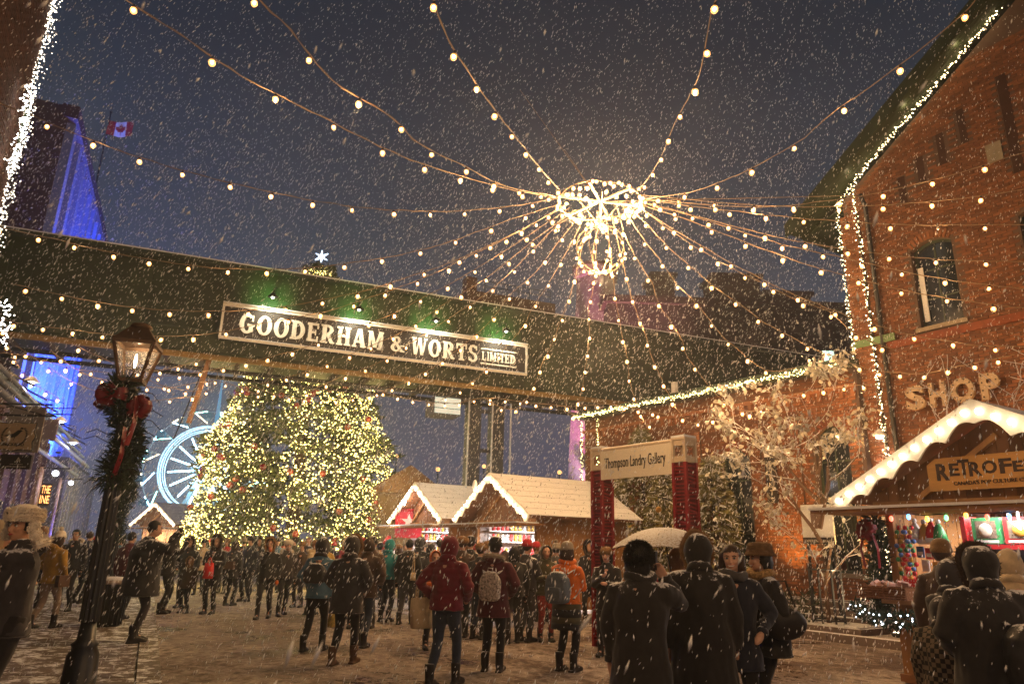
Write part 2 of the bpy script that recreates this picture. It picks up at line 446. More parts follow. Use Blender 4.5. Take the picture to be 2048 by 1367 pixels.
def thole(x, z):
    if any(arch_in(x, z, h[0], h[1], h[2]-.1, h[3], .16) for h in hs): return True
    return any(s[0] < x < s[1] and s[2] < z < s[3] for s in slots) or (1.0 < 0)
brickwork(TB, XL+.01, 5.6, .05, gtop, thole, brickm2, 300)
for s in slots: MB().box(s[0]-.02, s[1]+.02, -.002, .001, s[2], s[3]).build('recess_shade', M('slot_shade', (.05, .02, .012), .95), TB)  # flat dark strips paint the shade of the blind slots
# corner pilaster, slightly proud
PT = MB(); PT.box(XL-.06, XL+.42, -.12, -.02, 0, 10.2); PT.build('pilaster', mortar, TB)
def pil_bricks(T, x0, x1, y, z1, mat):
    q = MB(); z = .04; r = 0
    while z < z1:
        x = x0+(.0 if r % 2 else -.1)
        while x < x1-.02:
            a, b = max(x, x0)+.006, min(x+.215, x1)-.006
            if b-a > .03: q.box(a, b, y-.012-random.random()*.006, y+.004, z+.006, z+.069)
            x += .215
        z += .075; r += 1
    return q.build('brickwork', mat, T, kind='stuff')
pil_bricks(TB, XL-.06, XL+.42, -.12, 10.2, brickm2)
sash_window(TB, *win_u, .16, .16, 2, 3, green_trim, glassd)
for w_ in winL: sash_window(TB, *w_, .16, .16, 2, 2, green_trim, glassd)
MB().box(.9, 1.02, .12, .15, 6.95, 8.3).build('curtain', whitep, TB)
arch_bricks(TB, win_u[0], win_u[1], win_u[3], .16, brickm2, y=0)
# pale stone plaque, green band
MB().box(2.84, 3.16, -.05, .0, 10.15, 10.62).build('stone_plaque', M('plaque', (.28, .24, .17), .9), TB)
q = MB(); q.tube([(XL+.68, -.12, .1), (XL+.68, -.12, 10.3), (XL+.68, -.3, 10.6)], .055, 8); q.build('downpipe', black_metal, TB, True)
MB().box(XL-.08, .28, -.16, -.121, 6.62, 6.8).build('green_band', M('green_band', (.12, .2, .08), .5), TB)
MB().box(.05, 4.8, -.08, -.01, 6.45, 6.62).build('string_course', brickm, TB)
# roof: overhanging verge, planks under, barge board
rf = MB()
ov, ed = .75, .12
def rk(x): return EZ+.18+(x-XL)*.66
xl = XL-1.25
rf.slab([(xl, rk(xl)), (4.2, rk(4.2)), (4.2, rk(4.2)+.22), (xl, rk(xl)+.22)], -ov, 9.4)
rf.slab([(4.2, rk(4.2)), (4.2+4.2-xl+0, rk(xl)), (4.2+4.2-xl, rk(xl)+.22), (4.2, rk(4.2)+.22)], -ov, 9.4)
ro = rf.build('roof', M('slate_roof', (.05, .055, .045), .8, snow=.2), TB)
for k in range(7):
    y = -ov+.01+k*.107
    q = MB(); q.slab([(xl+.02, rk(xl+.02)-.035), (4.2, rk(4.2)-.035), (4.2, rk(4.2)-.003), (xl+.02, rk(xl+.02)-.003)], y, y+.095); q.build('soffit_board', green_metal, ro)
q = MB(); q.slab([(xl-.02, rk(xl-.02)-.14), (4.2, rk(4.2)-.14), (4.2, rk(4.2)+.26), (xl-.02, rk(xl-.02)+.26)], -ov-.05, -ov-.005); q.build('barge_board', green_metal, ro)
q = MB(); q.slab([(xl-.02, rk(xl-.02)-.0), (XL-.02, rk(XL)-.34), (XL-.02, rk(XL)-.3), (xl-.02, rk(xl)+.06)], -.02, 9.0); q.build('eave_board', green_trim, ro)
q = MB(); q.slab([(xl-.06, rk(xl-.06)+.262), (4.2, rk(4.2)+.262), (4.2, rk(4.2)+.29), (xl-.06, rk(xl-.06)+.29)], -ov-.02, 4); q.build('roof_snow', snowm, ro)

# ---------------------------------------------------- low wing
AW = RAD(35)
WG = thing('brick_wing', 'long low brick wing with arched windows and a row of fairy lights under its eave', 'building', (8.5, 17.0, 0), -(math.pi/2-AW))
WH = 6.12
wh = [(-4.15, -3.2, .9, 4.45, .28), (-1.2, -.3, 1.2, 4.75, .35), (-6.6, -5.8, 1.2, 4.4, .28), (-8.8, -8.0, 1.2, 4.4, .28)]
q = MB(); wall_body(q, -10.1, .1, 0, WH, [h[:4] for h in wh], 0, .35)
for h in wh: spandrels(q, h[0], h[1], h[3], h[4], 0.0, .34)
q.box(-10.1, -9.75, .35, 6, 0, WH)
q.build('wall', mortar, WG)
def whole(x, z):
    return any(arch_in(x, z, h[0], h[1], h[2]-.08, h[3], h[4]) for h in wh)
brickwork(WG, -10.08, .08, .05, lambda x: WH-.02, whole, brickm2, 300)
for h in wh:
    arch_bricks(WG, h[0], h[1], h[3], h[4], brickm, 0)
sash_window(WG, *wh[0][:4], wh[0][4], .14, 2, 4, green_trim, glassd, 'arched_door')
sash_window(WG, *wh[1][:4], wh[1][4], .14, 2, 4, green_trim, glassd, 'arched_window')
sash_window(WG, *wh[2][:4], wh[2][4], .14, 2, 4, green_trim, glassd, 'arched_window')
sash_window(WG, *wh[3][:4], wh[3][4], .14, 2, 4, green_trim, glassd, 'arched_window')
# blind pilaster strips between the bays, and corbels under the eave
for x in (-9.6, -7.4, -5.0, -2.95, -1.75):
    MB().box(x-.16, x+.16, -.06, -.021, .6, 5.0).build('pilaster', mortar, WG)
    pil_bricks(WG, x-.16, x+.16, -.06, 5.0, brickm2)
for k in range(34):
    x = -9.9+k*.3; MB().box(x-.05, x+.05, -.09, -.021, 5.38, 5.6).build('corbel', brickm2, WG)
MB().box(-10.1, .1, -.1, -.022, 5.6, 5.7).build('string_course', brickm2, WG)
rf = MB(); rf.slab([(-.42, WH), (0, WH+.0), (6, WH+1.2), (6, WH+1.35), (-.42, WH+.12)], -10.3, .1, ax='x')
ro = rf.build('roof', M('green_roof', (.045, .055, .035), .6, snow=.15), WG)
MB().box(-10.3, .1, -.5, -.42, WH-.04, WH+.16).build('gutter', green_trim, ro)
# small things on the wing: vent pipe with snow cap, white letter strip
MB().box(-6.2, -6.05, .3, .45, WH, WH+.75).build('vent_pipe', whitep, ro)
# ---------------------------------------------------- steps, terrace
ST = thing('stone_steps', 'snow covered stone steps rising to the brick wing behind the street tree', 'steps', (8.5, 17.0, 0), -(math.pi/2-AW))
stm = M('step_stone', (.2, .15, .12), .85, var=.3, scale=4, snow=.75, snowscale=7, bump=.5)
for k in range(4):
    MB().box(-4.4, 1.9, -1.45+k*.3, -1.16+k*.3, 0, .15+.14*k).build('step', stm, ST)
    MB().box(-4.4, 1.9, -1.46+k*.3, -1.2+k*.3, .151+.14*k, .165+.14*k).build('step_snow', snowm, ST)
MB().box(-4.4, 1.9, -.25, -.03, 0, .6).build('landing', stm, ST)
KB = thing('tree_terrace', None, None, (8.5, 17.0, 0), -(math.pi/2-AW)); KB['kind'] = 'structure'
for k in range(6):
    MB().box(-5.4+k*1.5, -3.92+k*1.5, -3.15, -2.9, 0, .15).build('kerb_stone', stm, KB)
MB().box(-5.4, 3.6, -2.88, -1.47, 0, .12).build('terrace_slab', M('terrace_snow', (.45, .4, .36), .85, var=.3, scale=5, bump=.6, bdist=.02), KB)
MB().box(-.9, 1.1, -2.8, -1.6, .121, .24).build('planter_kerb', stm, KB)
MB().box(-.82, 1.02, -2.72, -1.68, .241, .262).build('planter_snow', snowm, KB)

# ---------------------------------------------------- left near building + blue building
AL = RAD(26)
LB = thing('brick_building', 'dark brick building at the left edge with its corner wrapped in dense white fairy lights', 'building', (-10.35, 12.9, 0), -(math.pi/2-AL))
q = MB(); lw = [(2.0, 3.0, 5.5, 7.5), (2.0, 3.0, 1.2, 3.6)]
wall_body(q, .0, 12, 0, 17, lw, -.35, 0); q.box(0, .35, -8, -.35, 0, 17); q.build('wall', M('dark_mortar', (.03, .018, .012), .95), LB)
# its street face is the +y side here: mirror helper frame facing the street
q = MB(); z = .05; r = 0
while z < 15.5:
    x = .02+(.1 if r % 2 else 0)
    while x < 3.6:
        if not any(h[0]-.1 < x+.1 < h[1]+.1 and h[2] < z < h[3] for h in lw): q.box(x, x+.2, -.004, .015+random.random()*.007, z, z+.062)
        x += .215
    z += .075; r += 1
q.build('brickwork', M('dark_brick', (.055, .022, .013), .9, var=.4, scale=6, isl=.35), LB, kind='stuff')  # very dark brick tone, varied at random from brick to brick
for h in lw:
    MB().box(h[0], h[1], -.2, -.15, h[2], h[3]).build('window', glassd, LB)
    MB().box(h[0]-.1, h[1]+.1, -.1, .08, h[2]-.1, h[2]-.002).build('sill', stm, LB)
MB().box(-.1, 12, -.4, .12, 15.6, 16.0).build('cornice', darkwood, LB)

ABl = math.atan2(4.4, 9.6)
BB = thing('blue_lit_building', 'tall industrial building washed in deep blue light beyond the near left building', 'building', (-13.1, 17.9, 0), 0)
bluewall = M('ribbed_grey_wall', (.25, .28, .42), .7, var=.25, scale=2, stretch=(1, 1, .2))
darkwall = M('dark_brick_face', (.1, .05, .035), .9, var=.4, scale=4)
dv = Vector((-4.4, 9.6, 0)).normalized(); nv = Vector((dv.y, -dv.x, 0))
Mb = Matrix(((dv.x, -nv.x, 0, -13.1), (dv.y, -nv.y, 0, 17.9), (0, 0, 1, 0), (0, 0, 0, 1)))   # x away along the street, y into the building
dv2 = Vector((-6.2, 13.5, 0)).normalized(); nv2 = Vector((dv2.y, -dv2.x, 0))
BB.matrix_basis = Matrix(((dv2.x, -nv2.x, 0, -18.3), (dv2.y, -nv2.y, 0, 25.0), (0, 0, 1, 0), (0, 0, 0, 1)))
BH = 18.4
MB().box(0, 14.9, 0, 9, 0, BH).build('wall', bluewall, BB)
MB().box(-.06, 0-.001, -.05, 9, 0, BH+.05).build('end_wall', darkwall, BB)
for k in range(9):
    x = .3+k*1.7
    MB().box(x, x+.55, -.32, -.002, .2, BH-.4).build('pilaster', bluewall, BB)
for k in range(8):
    x = .95+k*1.7
    for z0 in (6.6, 9.4, 12.2, 15.0):
        w = MB().box(x+.1, x+.85, -.03, -.001, z0, z0+1.7).build('window', glassd, BB)
MB().box(-.2, 15.1, -.42, .2, BH-.5, BH+.06).build('cornice', darkwall, BB)
PG = thing('pipe_run', 'bundle of long steam pipes on brackets along the left buildings, glowing in the blue floodlight', 'pipes')
PG.matrix_basis = Mb
# pipes along the street front down along the facade
for k, (zz, yy, rr) in enumerate(((4.6, -.9, .05), (4.25, -1.1, .07), (4.95, -.75, .05), (3.9, -.8, .06))):
    q = MB(); q.tube([(-7, yy, zz), (10.4, yy, zz)], rr, 8)
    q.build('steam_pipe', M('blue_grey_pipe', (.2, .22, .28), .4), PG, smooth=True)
for k in range(9):
    MB().beam((-6+k*2, -.98, 5.05), (-6+k*2, -.02, 5.5), .05).build('pipe_bracket', black_metal, PG)
MB().box(-6.9, 10.5, -.06 if False else -.02, -.002, 5.4, 5.6).build('pipe_rail', black_metal, PG)
# low shopfronts between (purple dark)
SF = thing('shop_building', 'low dark row of shops with an orange letter sign, under the blue pipes', 'building')
SF.matrix_basis = Mb
MB().box(-6.8, 10.5, .35, 6, 0, 5.3).build('wall', darkwall, SF)
MB().box(10.56, 22, -.4, 6, 0, 4.6).build('far_wall', M('far_pale_wall', (.1, .1, .12), .8, var=.5), SF)
for k in range(10):
    x = -6.2+k*1.65
    MB().box(x+1.15, x+1.45, .22, .349, .1, 5.0).build('pilaster', darkwall, SF)
    w = MB().box(x, x+1.0, .3, .348, .5, 2.6).build('window', glassd, SF)
    MB().box(x+.47, x+.53, .27, .299, .5, 2.6).build('glazing_bar', black_metal, w)
for k in range(12):
    MB().box(10.55+k*.9, 10.7+k*.9, -.5, -.401, .2, 4.4).build('pilaster', bluewall, SF)

# ---------------------------------------------------- overhead gallery (bridge)
BA = -67.5
BRG = thing('overhead_bridge', 'long dark green enclosed bridge crossing high over the square', 'bridge', (-13.9, 18.4, 0), -(math.pi/2-RAD(BA)))
# local x runs from the right end (negative) ... the face towards us
e = Vector((18.1, 7.5, 0)).normalized(); nn = Vector((-e.y, e.x, 0))
BRG.matrix_basis = Matrix(((e.x, nn.x, 0, -13.9), (e.y, nn.y, 0, 18.4), (0, 0, 1, 0), (0, 0, 0, 1)))
B0, B1 = -11.0, 29.5
MB().box(B0, B1, .02, 2.4, 6.95, 9.75).build('wall', green_metal, BRG)
gm2 = M('green_panel', (.03, .043, .019), .6, var=.5, scale=1.6, bump=.3, bdist=.02, rand=.12)
k = 0; x = B0
while x < B1-.01:
    MB().box(x+.012, x+.6-.012, -.012, .018, 7.72, 9.55).build('cladding_panel', gm2, BRG)
    MB().box(x+.012, x+.6-.012, -.03, .016, 7.05, 7.66).build('cladding_panel', gm2, BRG)
    x += .6
MB().box(B0, B1, -.05, .015, 7.665, 7.715).build('rail', green_trim, BRG)
rr = MB(); rr.box(B0, B1, -.25, 2.6, 9.76, 9.86); ro = rr.build('roof', green_trim, BRG)
MB().box(B0, B1, -.26, 2.55, 9.861, 9.9).build('roof_snow', snowm, ro)
MB().box(B0, B1, -.1, .0, 6.78, 6.94).build('bottom_beam', M('rust_ochre_beam', (.2, .12, .03), .6, var=.4, scale=3), BRG)
for k in range(40):
    MB().box(B0+k, B0+k+.12, 0.0, 2.35, 6.76, 6.93).build('joist', darkwood, BRG)
for k, (y, z) in enumerate(((.5, 6.6), (.9, 6.45), (1.5, 6.62))):
    q = MB(); q.tube([(B0, y, z), (B1, y, z)], .045 if k else .07, 8); q.build('pipe', black_metal, BRG, smooth=True)
# bridge supports: paired steel columns
for x in (14.07, 14.95):
    q = MB(); q.box(x-.24, x+.24, .9, 1.3, 0, 6.75); q.build('column', M('blue_grey_steel', (.045, .05, .07), .6), BRG)
for z in (2, 3.4, 4.8, 6.2): MB().box(14.32, 14.7, .98, 1.1, z, z+.12).build('brace', M('blue_grey_steel', (.045, .05, .07), .6), BRG)
for x in (13.72, 14.6, 15.3):
    MB().box(x, x+.05, .6, .65, 3.4, 6.7).build('downpipe', M('pale_column_edge', (.55, .6, .7), .4), BRG)  # pale strips for the white edges of the steel columns
q = MB(); q.beam((5.25, .3, 6.9), (4.95, .3, 4.9), .14); q.build('hanger', M('orange_lit_hanger', (.25, .13, .07), .8), BRG)  # orange light falling on the hanger is put into its colour
q = MB(); q.tube([(5.2, .28, 6.9), (4.62, .28, 4.4)], .02, 5); q.build('cable', black_metal, BRG)
# far end panels, windows lit pink; the pink light is in their colour
for k in range(3):
    MB().box(18.75+k*.42, 19.1+k*.42, .3, .34, 6.3, 6.74).build('end_panel', M('pink_light_panel', (.7, .5, .55), .7), BRG)

# ---------------------------------------------------- background group
TW = thing('brick_tower', 'tapering brick tower lit magenta behind the bridge', 'tower', (5.6, 45, 0), .3)
q = MB(); prof = [(2.3, 0), (1.9, 8), (1.6, 14), (1.35, 19.2), (1.6, 19.3), (1.6, 19.9)]
q.lathe(prof, 8); q.build('shaft', M('tower_brick', (.36, .24, .24), .9, var=.35, scale=3), TW)
q = MB(); q.lathe([(1.7, 19.9), (1.7, 20.1)], 8); q.build('cap', darkwall, TW)
for k in range(5):
    MB().box(-2.2, -1.2, -2.6+.0, -2.3, 3+k*2.2, 3.4+k*2.2).build('band', darkwall, TW)
lamp('SPOT', (4.6, 37.5, .5), 22000, (1.0, .3, .65), TW, .3, (5.4, 45, 17), .9, .8)
lamp('SPOT', (4.0, 40.5, 3.5), 2600, (.85, .75, 1.0), TW, .3, (4.6, 44, 8.0), .9, .8)
FB = thing('warehouse_building', 'long dark warehouse beyond the bridge with square roof vents and one lit window', 'building', (6.0, 42, 0), RAD(2))
wd = M('warehouse_brick', (.1, .06, .045), .9, var=.4, scale=1.5)
MB().box(0, 18, 0, 14, 0, 16.6).build('wall', wd, FB)
MB().box(-.3, 18.3, -.4, 14.3, 16.6, 17.05).build('roof', darkwall, FB)
for x0, x1, h in ((3.2, 4.6, 19.2), (7.2, 10.3, 19.3), (10.6, 13.6, 18.2)):
    v = MB().box(x0, x1, 1, 3.2, 17.05, h-.25).build('roof_vent', darkwall, FB); MB().box(x0-.2, x1+.2, .8, 3.4, h-.25, h).build('vent_cap', darkwall, v)
for k in range(10):
    for z0 in (5, 8.4, 11.8):
        w = MB().box(.7+k*1.75, 1.5+k*1.75, -.05, -.002, z0, z0+1.8).build('window', glassd, FB)
w = MB().box(13.5, 14.2, -.09, -.055, 13.2, 13.9).build('lit_window', EM('window_glow', (.6, 1.0, .85), 2.2), FB)
MB().box(13.83, 13.87, -.1, -.091, 13.2, 13.9).build('glazing_bar', darkwall, w)
RB = thing('rooftop_plant', 'dark plant room with railing and stub chimney standing on the bridge roof behind its sign', 'plant room'); RB.matrix_basis = BRG.matrix_basis @ Matrix.Translation((13.5, 0, 9.9))
MB().box(0, 3.6, .7, 2.2, 0, .75).build('wall', wd, RB)
MB().box(.05, .45, .9, 1.4, .75, 1.35).build('chimney', darkwall, RB)
for k in range(7): MB().beam((.7+k*.45, .72, .75), (.7+k*.45, .72, 1.2), .025).build('rail_post', black_metal, RB)
for z in (1.0, 1.2): MB().beam((.7, .72, z), (3.4, .72, z), .025).build('rail', black_metal, RB)
DG = thing('gabled_shed', 'dark gabled shed between the lit christmas tree and the market chalets', 'building', (-4.4, 30, 0), 0)
q = MB(); q.box(-1.3, 1.6, 0, 5, 0, 3.7); q.build('wall', wd, DG)
q = MB(); q.slab([(-1.6, 3.7), (1.9, 3.7), (.3, 4.85)], -.2, 5.2); q.build('roof', M('shed_roof', (.1, .05, .035), .9), DG)
GL = thing('glazed_bay', 'small pale green lit glass bay tucked under the bridge left of the steel columns', 'bay'); GL.matrix_basis = BRG.matrix_basis @ Matrix.Translation((12.45, 0, 5.95))
MB().box(0, 1.0, .62, 1.6, 0, .6).build('frame', M('far_grey', (.12, .12, .15), .9), GL)
for k in range(3): MB().box(.04, .96, .58, .61, .03+k*.19, .19+k*.19).build('pane', EM('stair_glow', (.45, .85, .8), .4), GL)
SG_ = thing('far_lit_sign', 'small glowing white sign fixed to the steel columns beyond the chalets', 'sign', (-.9, 26.5, 3.55), 0)
MB().box(-.22, .22, -.05, .05, -.12, .12).build('sign_box', EM('sign_glow', (1, .9, .85), 1.6), SG_); MB().box(-.02, .02, .051, .09, -.9, .4).build('bracket', black_metal, SG_)
# ================================================================== string lights
bulb_glow = EM('bulb_glow', (1.0, .74, .42), 22)
fairy_w = EM('fairy_glow_warm', (1.0, .74, .38), 9)
fairy_y = EM('fairy_glow_yellow', (1.0, .82, .3), 8)
fairy_c = EM('fairy_glow_white', (1.0, .93, .82), 10)
cablem = M('pale_cable', (.34, .24, .16), .6, var=.2)
socket = M('bulb_socket', (.03, .025, .02), .5)
shell = bpy.data.materials.new('bulb_glass_halo'); shell.use_nodes = True
_b = shell.node_tree.nodes['Principled BSDF']; _b.inputs['Base Color'].default_value = (1, .6, .3, 1); _b.inputs['Alpha'].default_value = .4; _b.inputs['Roughness'].default_value = .2
_b.inputs['Emission Color'].default_value = (1, .4, .1, 1); _b.inputs['Emission Strength'].default_value = 2.4; shell.cycles.emission_sampling = 'NONE'  # glowing orange glass stands in for the halo around each bulb
_q = MB(); _q.ball((0, 0, -.072), .019, 10, 6, 0, (1, 1, 1.25)); _q.lathe([(.017, -.045), (.019, -.02), (.017, 0), (.008, .012)], 8, m=1); _q.ball((0, 0, -.078), .041, 12, 8, 2, (1, 1, 1.2))
BULB = _q.mesh('bulb', [bulb_glow, socket, shell], True)
_q = MB(); _q.ball((0, 0, -.07), .031, 8, 5, 0, (1, 1, 1.25)); _q.lathe([(.014, -.04), (.014, 0)], 6, m=1)
BULB_DULL = _q.mesh('bulb', [M('unlit_bulb', (.6, .5, .4), .1), socket], True)
def cat(pts, k=6):
    out = []
    n = len(pts)
    for i in range(n-1):
        p0, p1, p2, p3 = pts[max(i-1, 0)], pts[i], pts[i+1], pts[min(i+2, n-1)]
        for j in range(k):
            t = j/k
            out.append(.5*((2*p1)+(-p0+p2)*t+(2*p0-5*p1+4*p2-p3)*t*t+(-p0+3*p1-3*p2+p3)*t*t*t))
    out.append(pts[-1]); return out
HUBP = atY(1200, 403, 14)
nb_lights = [0]
def strand(px, Y0, Y1, label, spacing=.8, group='bulb strings spread from the hub', start=.3, light=4, power=14, name='light_string', r=.009, dead=()):
    L = [0]
    for a, b in zip(px[:-1], px[1:]): L.append(L[-1]+math.hypot(b[0]-a[0], b[1]-a[1]))
    pts = []
    for (x, y), l in zip(px, L):
        t = l/L[-1]; iy = (1-t)/Y0+t/Y1
        pts.append(atY(x, y, 1/iy))
    c = cat(pts, 6)
    base = c[0]
    T = thing(name, label, 'string lights', base, 0, group)
    q = MB(); spacing = spacing*.82; cc = [p+Vector((random.uniform(-1, 1), random.uniform(-1, 1), random.uniform(-1, 1)))*.006 for p in c]
    q.tube([p-base for p in cc], r*.8, 5); q.tube([p-base+Vector((.008*math.sin(i*1.3), .008*math.cos(i*1.3), .012*math.sin(i*1.3))) for i, p in enumerate(cc)], r*.6, 4)
    q.build('cable', cablem, T)
    d = start; acc = 0; k = 0
    for a, b in zip(c[:-1], c[1:]):
        seg = (b-a).length
        while d <= acc+seg:
            p = a.lerp(b, (d-acc)/seg)
            o = link('bulb', BULB_DULL if k in dead else BULB, T, p-base+Vector((0, 0, -.012)), (random.uniform(-.25, .25), random.uniform(-.25, .25), 0), (lambda v: (v, v, v))(random.uniform(.85, 1.15)))
            if light and k % light == light//2 and proj(p)[1] > -500:
                lamp('POINT', p+Vector((0, 0, -.2)), power, WARM, T, .04); nb_lights[0] += 1
            d += spacing*random.uniform(.95, 1.05); k += 1
        acc += seg
    return T
H1 = (1118, 396); H2 = (1285, 398)
strand([(215, -24), (350, 62), (480, 150), (605, 214), (705, 265), (785, 304), (860, 333), (960, 363), (1040, 383), H1], 6.6, 14, 'bulb string running to top left corner of sky, above all others there', 1.2)
strand([(470, -45), (580, 60), (665, 160), (785, 235), (835, 285), (925, 330), (1010, 372), (1112, 393)], 6.3, 13.6, 'bulb string leaving the top edge between the top left corner and the middle', 1.15)
strand([(862, -40), (882, 48), (940, 150), (1000, 233), (1040, 285), (1075, 330), (1118, 380)], 6.2, 13.6, 'bulb string dropping from the top edge just left of the hub', 1.15)
strand([(1446, -30), (1420, 36), (1398, 150), (1350, 245), (1326, 305), (1298, 355), (1275, 380)], 6.2, 13.6, 'bulb string rising steeply from hub to top edge right of centre', 1.15)
strand([(1965, -25), (1922, 32), (1780, 145), (1660, 230), (1598, 283), (1505, 335), (1445, 362), (1380, 384), H2], 6.8, 14, 'bulb string climbing past the gable roof to the top right corner', 1.2)
strand([(-40, 190), (65, 232), (215, 292), (345, 335), (465, 366), (575, 391), (670, 408), (760, 418), (840, 422), (910, 422), (965, 418), (1030, 411), H1], 10.5, 14, 'long bulb string swooping from left building under the flag to the hub', .95, power=8)
strand([(-30, 448), (110, 478), (225, 505), (335, 524), (440, 536), (545, 538), (640, 533), (725, 522), (805, 508), (885, 488), (950, 465), (1030, 436), (1120, 408)], 13.2, 14, 'bulb string following the top edge of the green bridge', .95, power=8)
strand([(28, 568), (125, 590), (210, 606), (305, 618), (400, 622), (490, 620), (580, 611), (665, 595), (745, 577), (826, 550), (895, 527), (967, 495), (1060, 450), (1125, 412)], 14, 14.4, 'bulb string crossing the green bridge above its name board', .95)
strand([(5, 640), (60, 648), (165, 662), (250, 671), (365, 671), (440, 664), (525, 646), (653, 622), (720, 601), (791, 577), (861, 550), (928, 517), (995, 485), (1065, 448), (1130, 412)], 15.5, 14.4, 'bulb string crossing the bridge just behind the lantern top', .9)
strand([(300, 755), (390, 745), (480, 727), (601, 697), (725, 650), (790, 625), (851, 592), (913, 560), (976, 522), (1037, 484), (1090, 448), (1140, 415)], 19, 14.6, 'bulb string passing in front of the first letters of bridge name board', .9)
strand([(520, 768), (615, 743), (667, 722), (783, 673), (839, 642), (894, 604), (955, 567), (1012, 525), (1070, 478), (1150, 420)], 19.5, 14.7, 'bulb string crossing the middle of the bridge name board', .9)
strand([(600, 792), (673, 757), (714, 742), (762, 722), (830, 680), (904, 632), (959, 596), (1012, 553), (1060, 505), (1110, 455), (1160, 420)], 20, 14.8, 'bulb string crossing the board just left of its ampersand', .9)
strand([(740, 790), (807, 766), (836, 749), (873, 730), (948, 672), (988, 633), (1022, 587), (1070, 545), (1120, 480), (1165, 425)], 20.5, 14.9, 'bulb string crossing the last letters of the bridge name board', .85)
strand([(880, 800), (923, 778), (943, 763), (965, 746), (1042, 658), (1063, 618), (1092, 575), (1135, 500), (1172, 430)], 21, 14.9, 'bulb string crossing the right end of the bridge name board', .85)
strand([(970, 795), (1005, 815), (1038, 815), (1052, 800), (1068, 770), (1077, 747), (1087, 720), (1103, 690), (1118, 650), (1134, 607), (1149, 561), (1165, 490), (1180, 430)], 20.5, 14.9, 'bulb string hanging in a hook right of the name board frame', .7)
strand([(1128, 800), (1145, 829), (1156, 805), (1165, 772), (1167, 748), (1173, 722), (1176, 695), (1179, 658), (1177, 616), (1187, 575), (1192, 500), (1195, 430)], 20.5, 14.9, 'nearly vertical bulb string ending left of the gallery sign', .7)
strand([(1325, 815), (1300, 848), (1290, 846), (1274, 808), (1268, 793), (1263, 775), (1258, 754), (1256, 729), (1252, 701), (1244, 671), (1238, 634), (1231, 596), (1222, 520), (1212, 430)], 19, 14.8, 'bulb string dropping to a hook above the pale gallery panel', .7)
strand([(1410, 834), (1392, 845), (1372, 840), (1353, 816), (1338, 789), (1329, 774), (1322, 754), (1311, 732), (1301, 706), (1293, 676), (1281, 643), (1266, 604), (1254, 560), (1235, 480), (1222, 425)], 18, 14.6, 'bulb string falling to the corner post top of the gallery sign', .7)
strand([(1540, 812), (1496, 822), (1461, 811), (1435, 790), (1408, 759), (1393, 738), (1373, 710), (1363, 678), (1344, 646), (1318, 608), (1303, 564), (1274, 518), (1250, 470), (1235, 420)], 17.2, 14.5, 'bulb string falling to the brick wing wall beside the snowy tree', .75)
strand([(1590, 735), (1545, 742), (1510, 727), (1478, 700), (1445, 672), (1421, 642), (1392, 605), (1354, 568), (1323, 524), (1287, 478), (1262, 440), (1245, 412)], 16.5, 14.3, 'bulb string meeting the wing eave above the snowy tree', .75)
strand([(1740, 740), (1660, 710), (1617, 692), (1575, 669), (1525, 642), (1486, 612), (1435, 578), (1388, 538), (1340, 497), (1300, 455), (1258, 412)], 15.5, 14.2, 'bulb string passing the lit warehouse window', .8)
strand([(1790, 700), (1715, 670), (1657, 622), (1590, 598), (1530, 568), (1465, 536), (1402, 500), (1341, 460), (1270, 408)], 15, 14.1, 'bulb string ending on the corner below the green band', .85)
strand([(2110, 300), (2048, 305), (1931, 342), (1808, 374), (1717, 393), (1640, 403), (1550, 413), (1450, 412), (1370, 405), H2], 10.5, 14, 'highest of the bulb strings crossing the tall brick wall', .95, power=6)
strand([(2110, 372), (2048, 378), (1989, 388), (1871, 402), (1760, 410), (1664, 413), (1550, 412), (1440, 405), (1340, 395), (1270, 388)], 11, 14.3, 'second highest bulb string crossing tall brick wall above its upper window', .95, power=6)
strand([(2110, 448), (2048, 449), (1968, 449), (1857, 450), (1756, 447), (1664, 441), (1550, 431), (1450, 420), (1370, 410), (1290, 400)], 11.5, 14, 'bulb string with one dark bulb just above the upper window', .95, power=6, dead=(2,))
strand([(2110, 524), (2048, 523), (1995, 522), (1891, 519), (1791, 511), (1697, 499), (1608, 484), (1550, 473), (1440, 445), (1350, 420), (1280, 403)], 11.8, 14, 'bulb string crossing the top of the upper window', .95, power=6)
strand([(2110, 584), (2048, 578), (2014, 573), (1923, 563), (1831, 548), (1743, 528), (1659, 509), (1576, 491), (1480, 462), (1370, 428), (1278, 404)], 12.2, 14, 'bulb string crossing the middle of the upper window', .95, power=6)
strand([(2110, 622), (2048, 616), (1992, 609), (1911, 598), (1830, 585), (1753, 567), (1673, 546), (1600, 524), (1500, 488), (1390, 445), (1274, 406)], 12.6, 14, 'bulb string crossing the lower half of the upper window', .95, power=6)
strand([(2110, 692), (2017, 692), (1952, 690), (1902, 682), (1840, 673), (1777, 657), (1716, 639), (1656, 616), (1591, 590), (1520, 556), (1400, 490), (1268, 408)], 12.8, 14.1, 'bulb string running just below the upper window sill', .9, power=6)
strand([(2030, 708), (2000, 715), (1948, 726), (1895, 736), (1868, 743), (1840, 747), (1800, 745), (1742, 740)], 13.4, 15.2, 'short bulb swag above the SHOP letters', .55, 'short bulb swags', power=10)
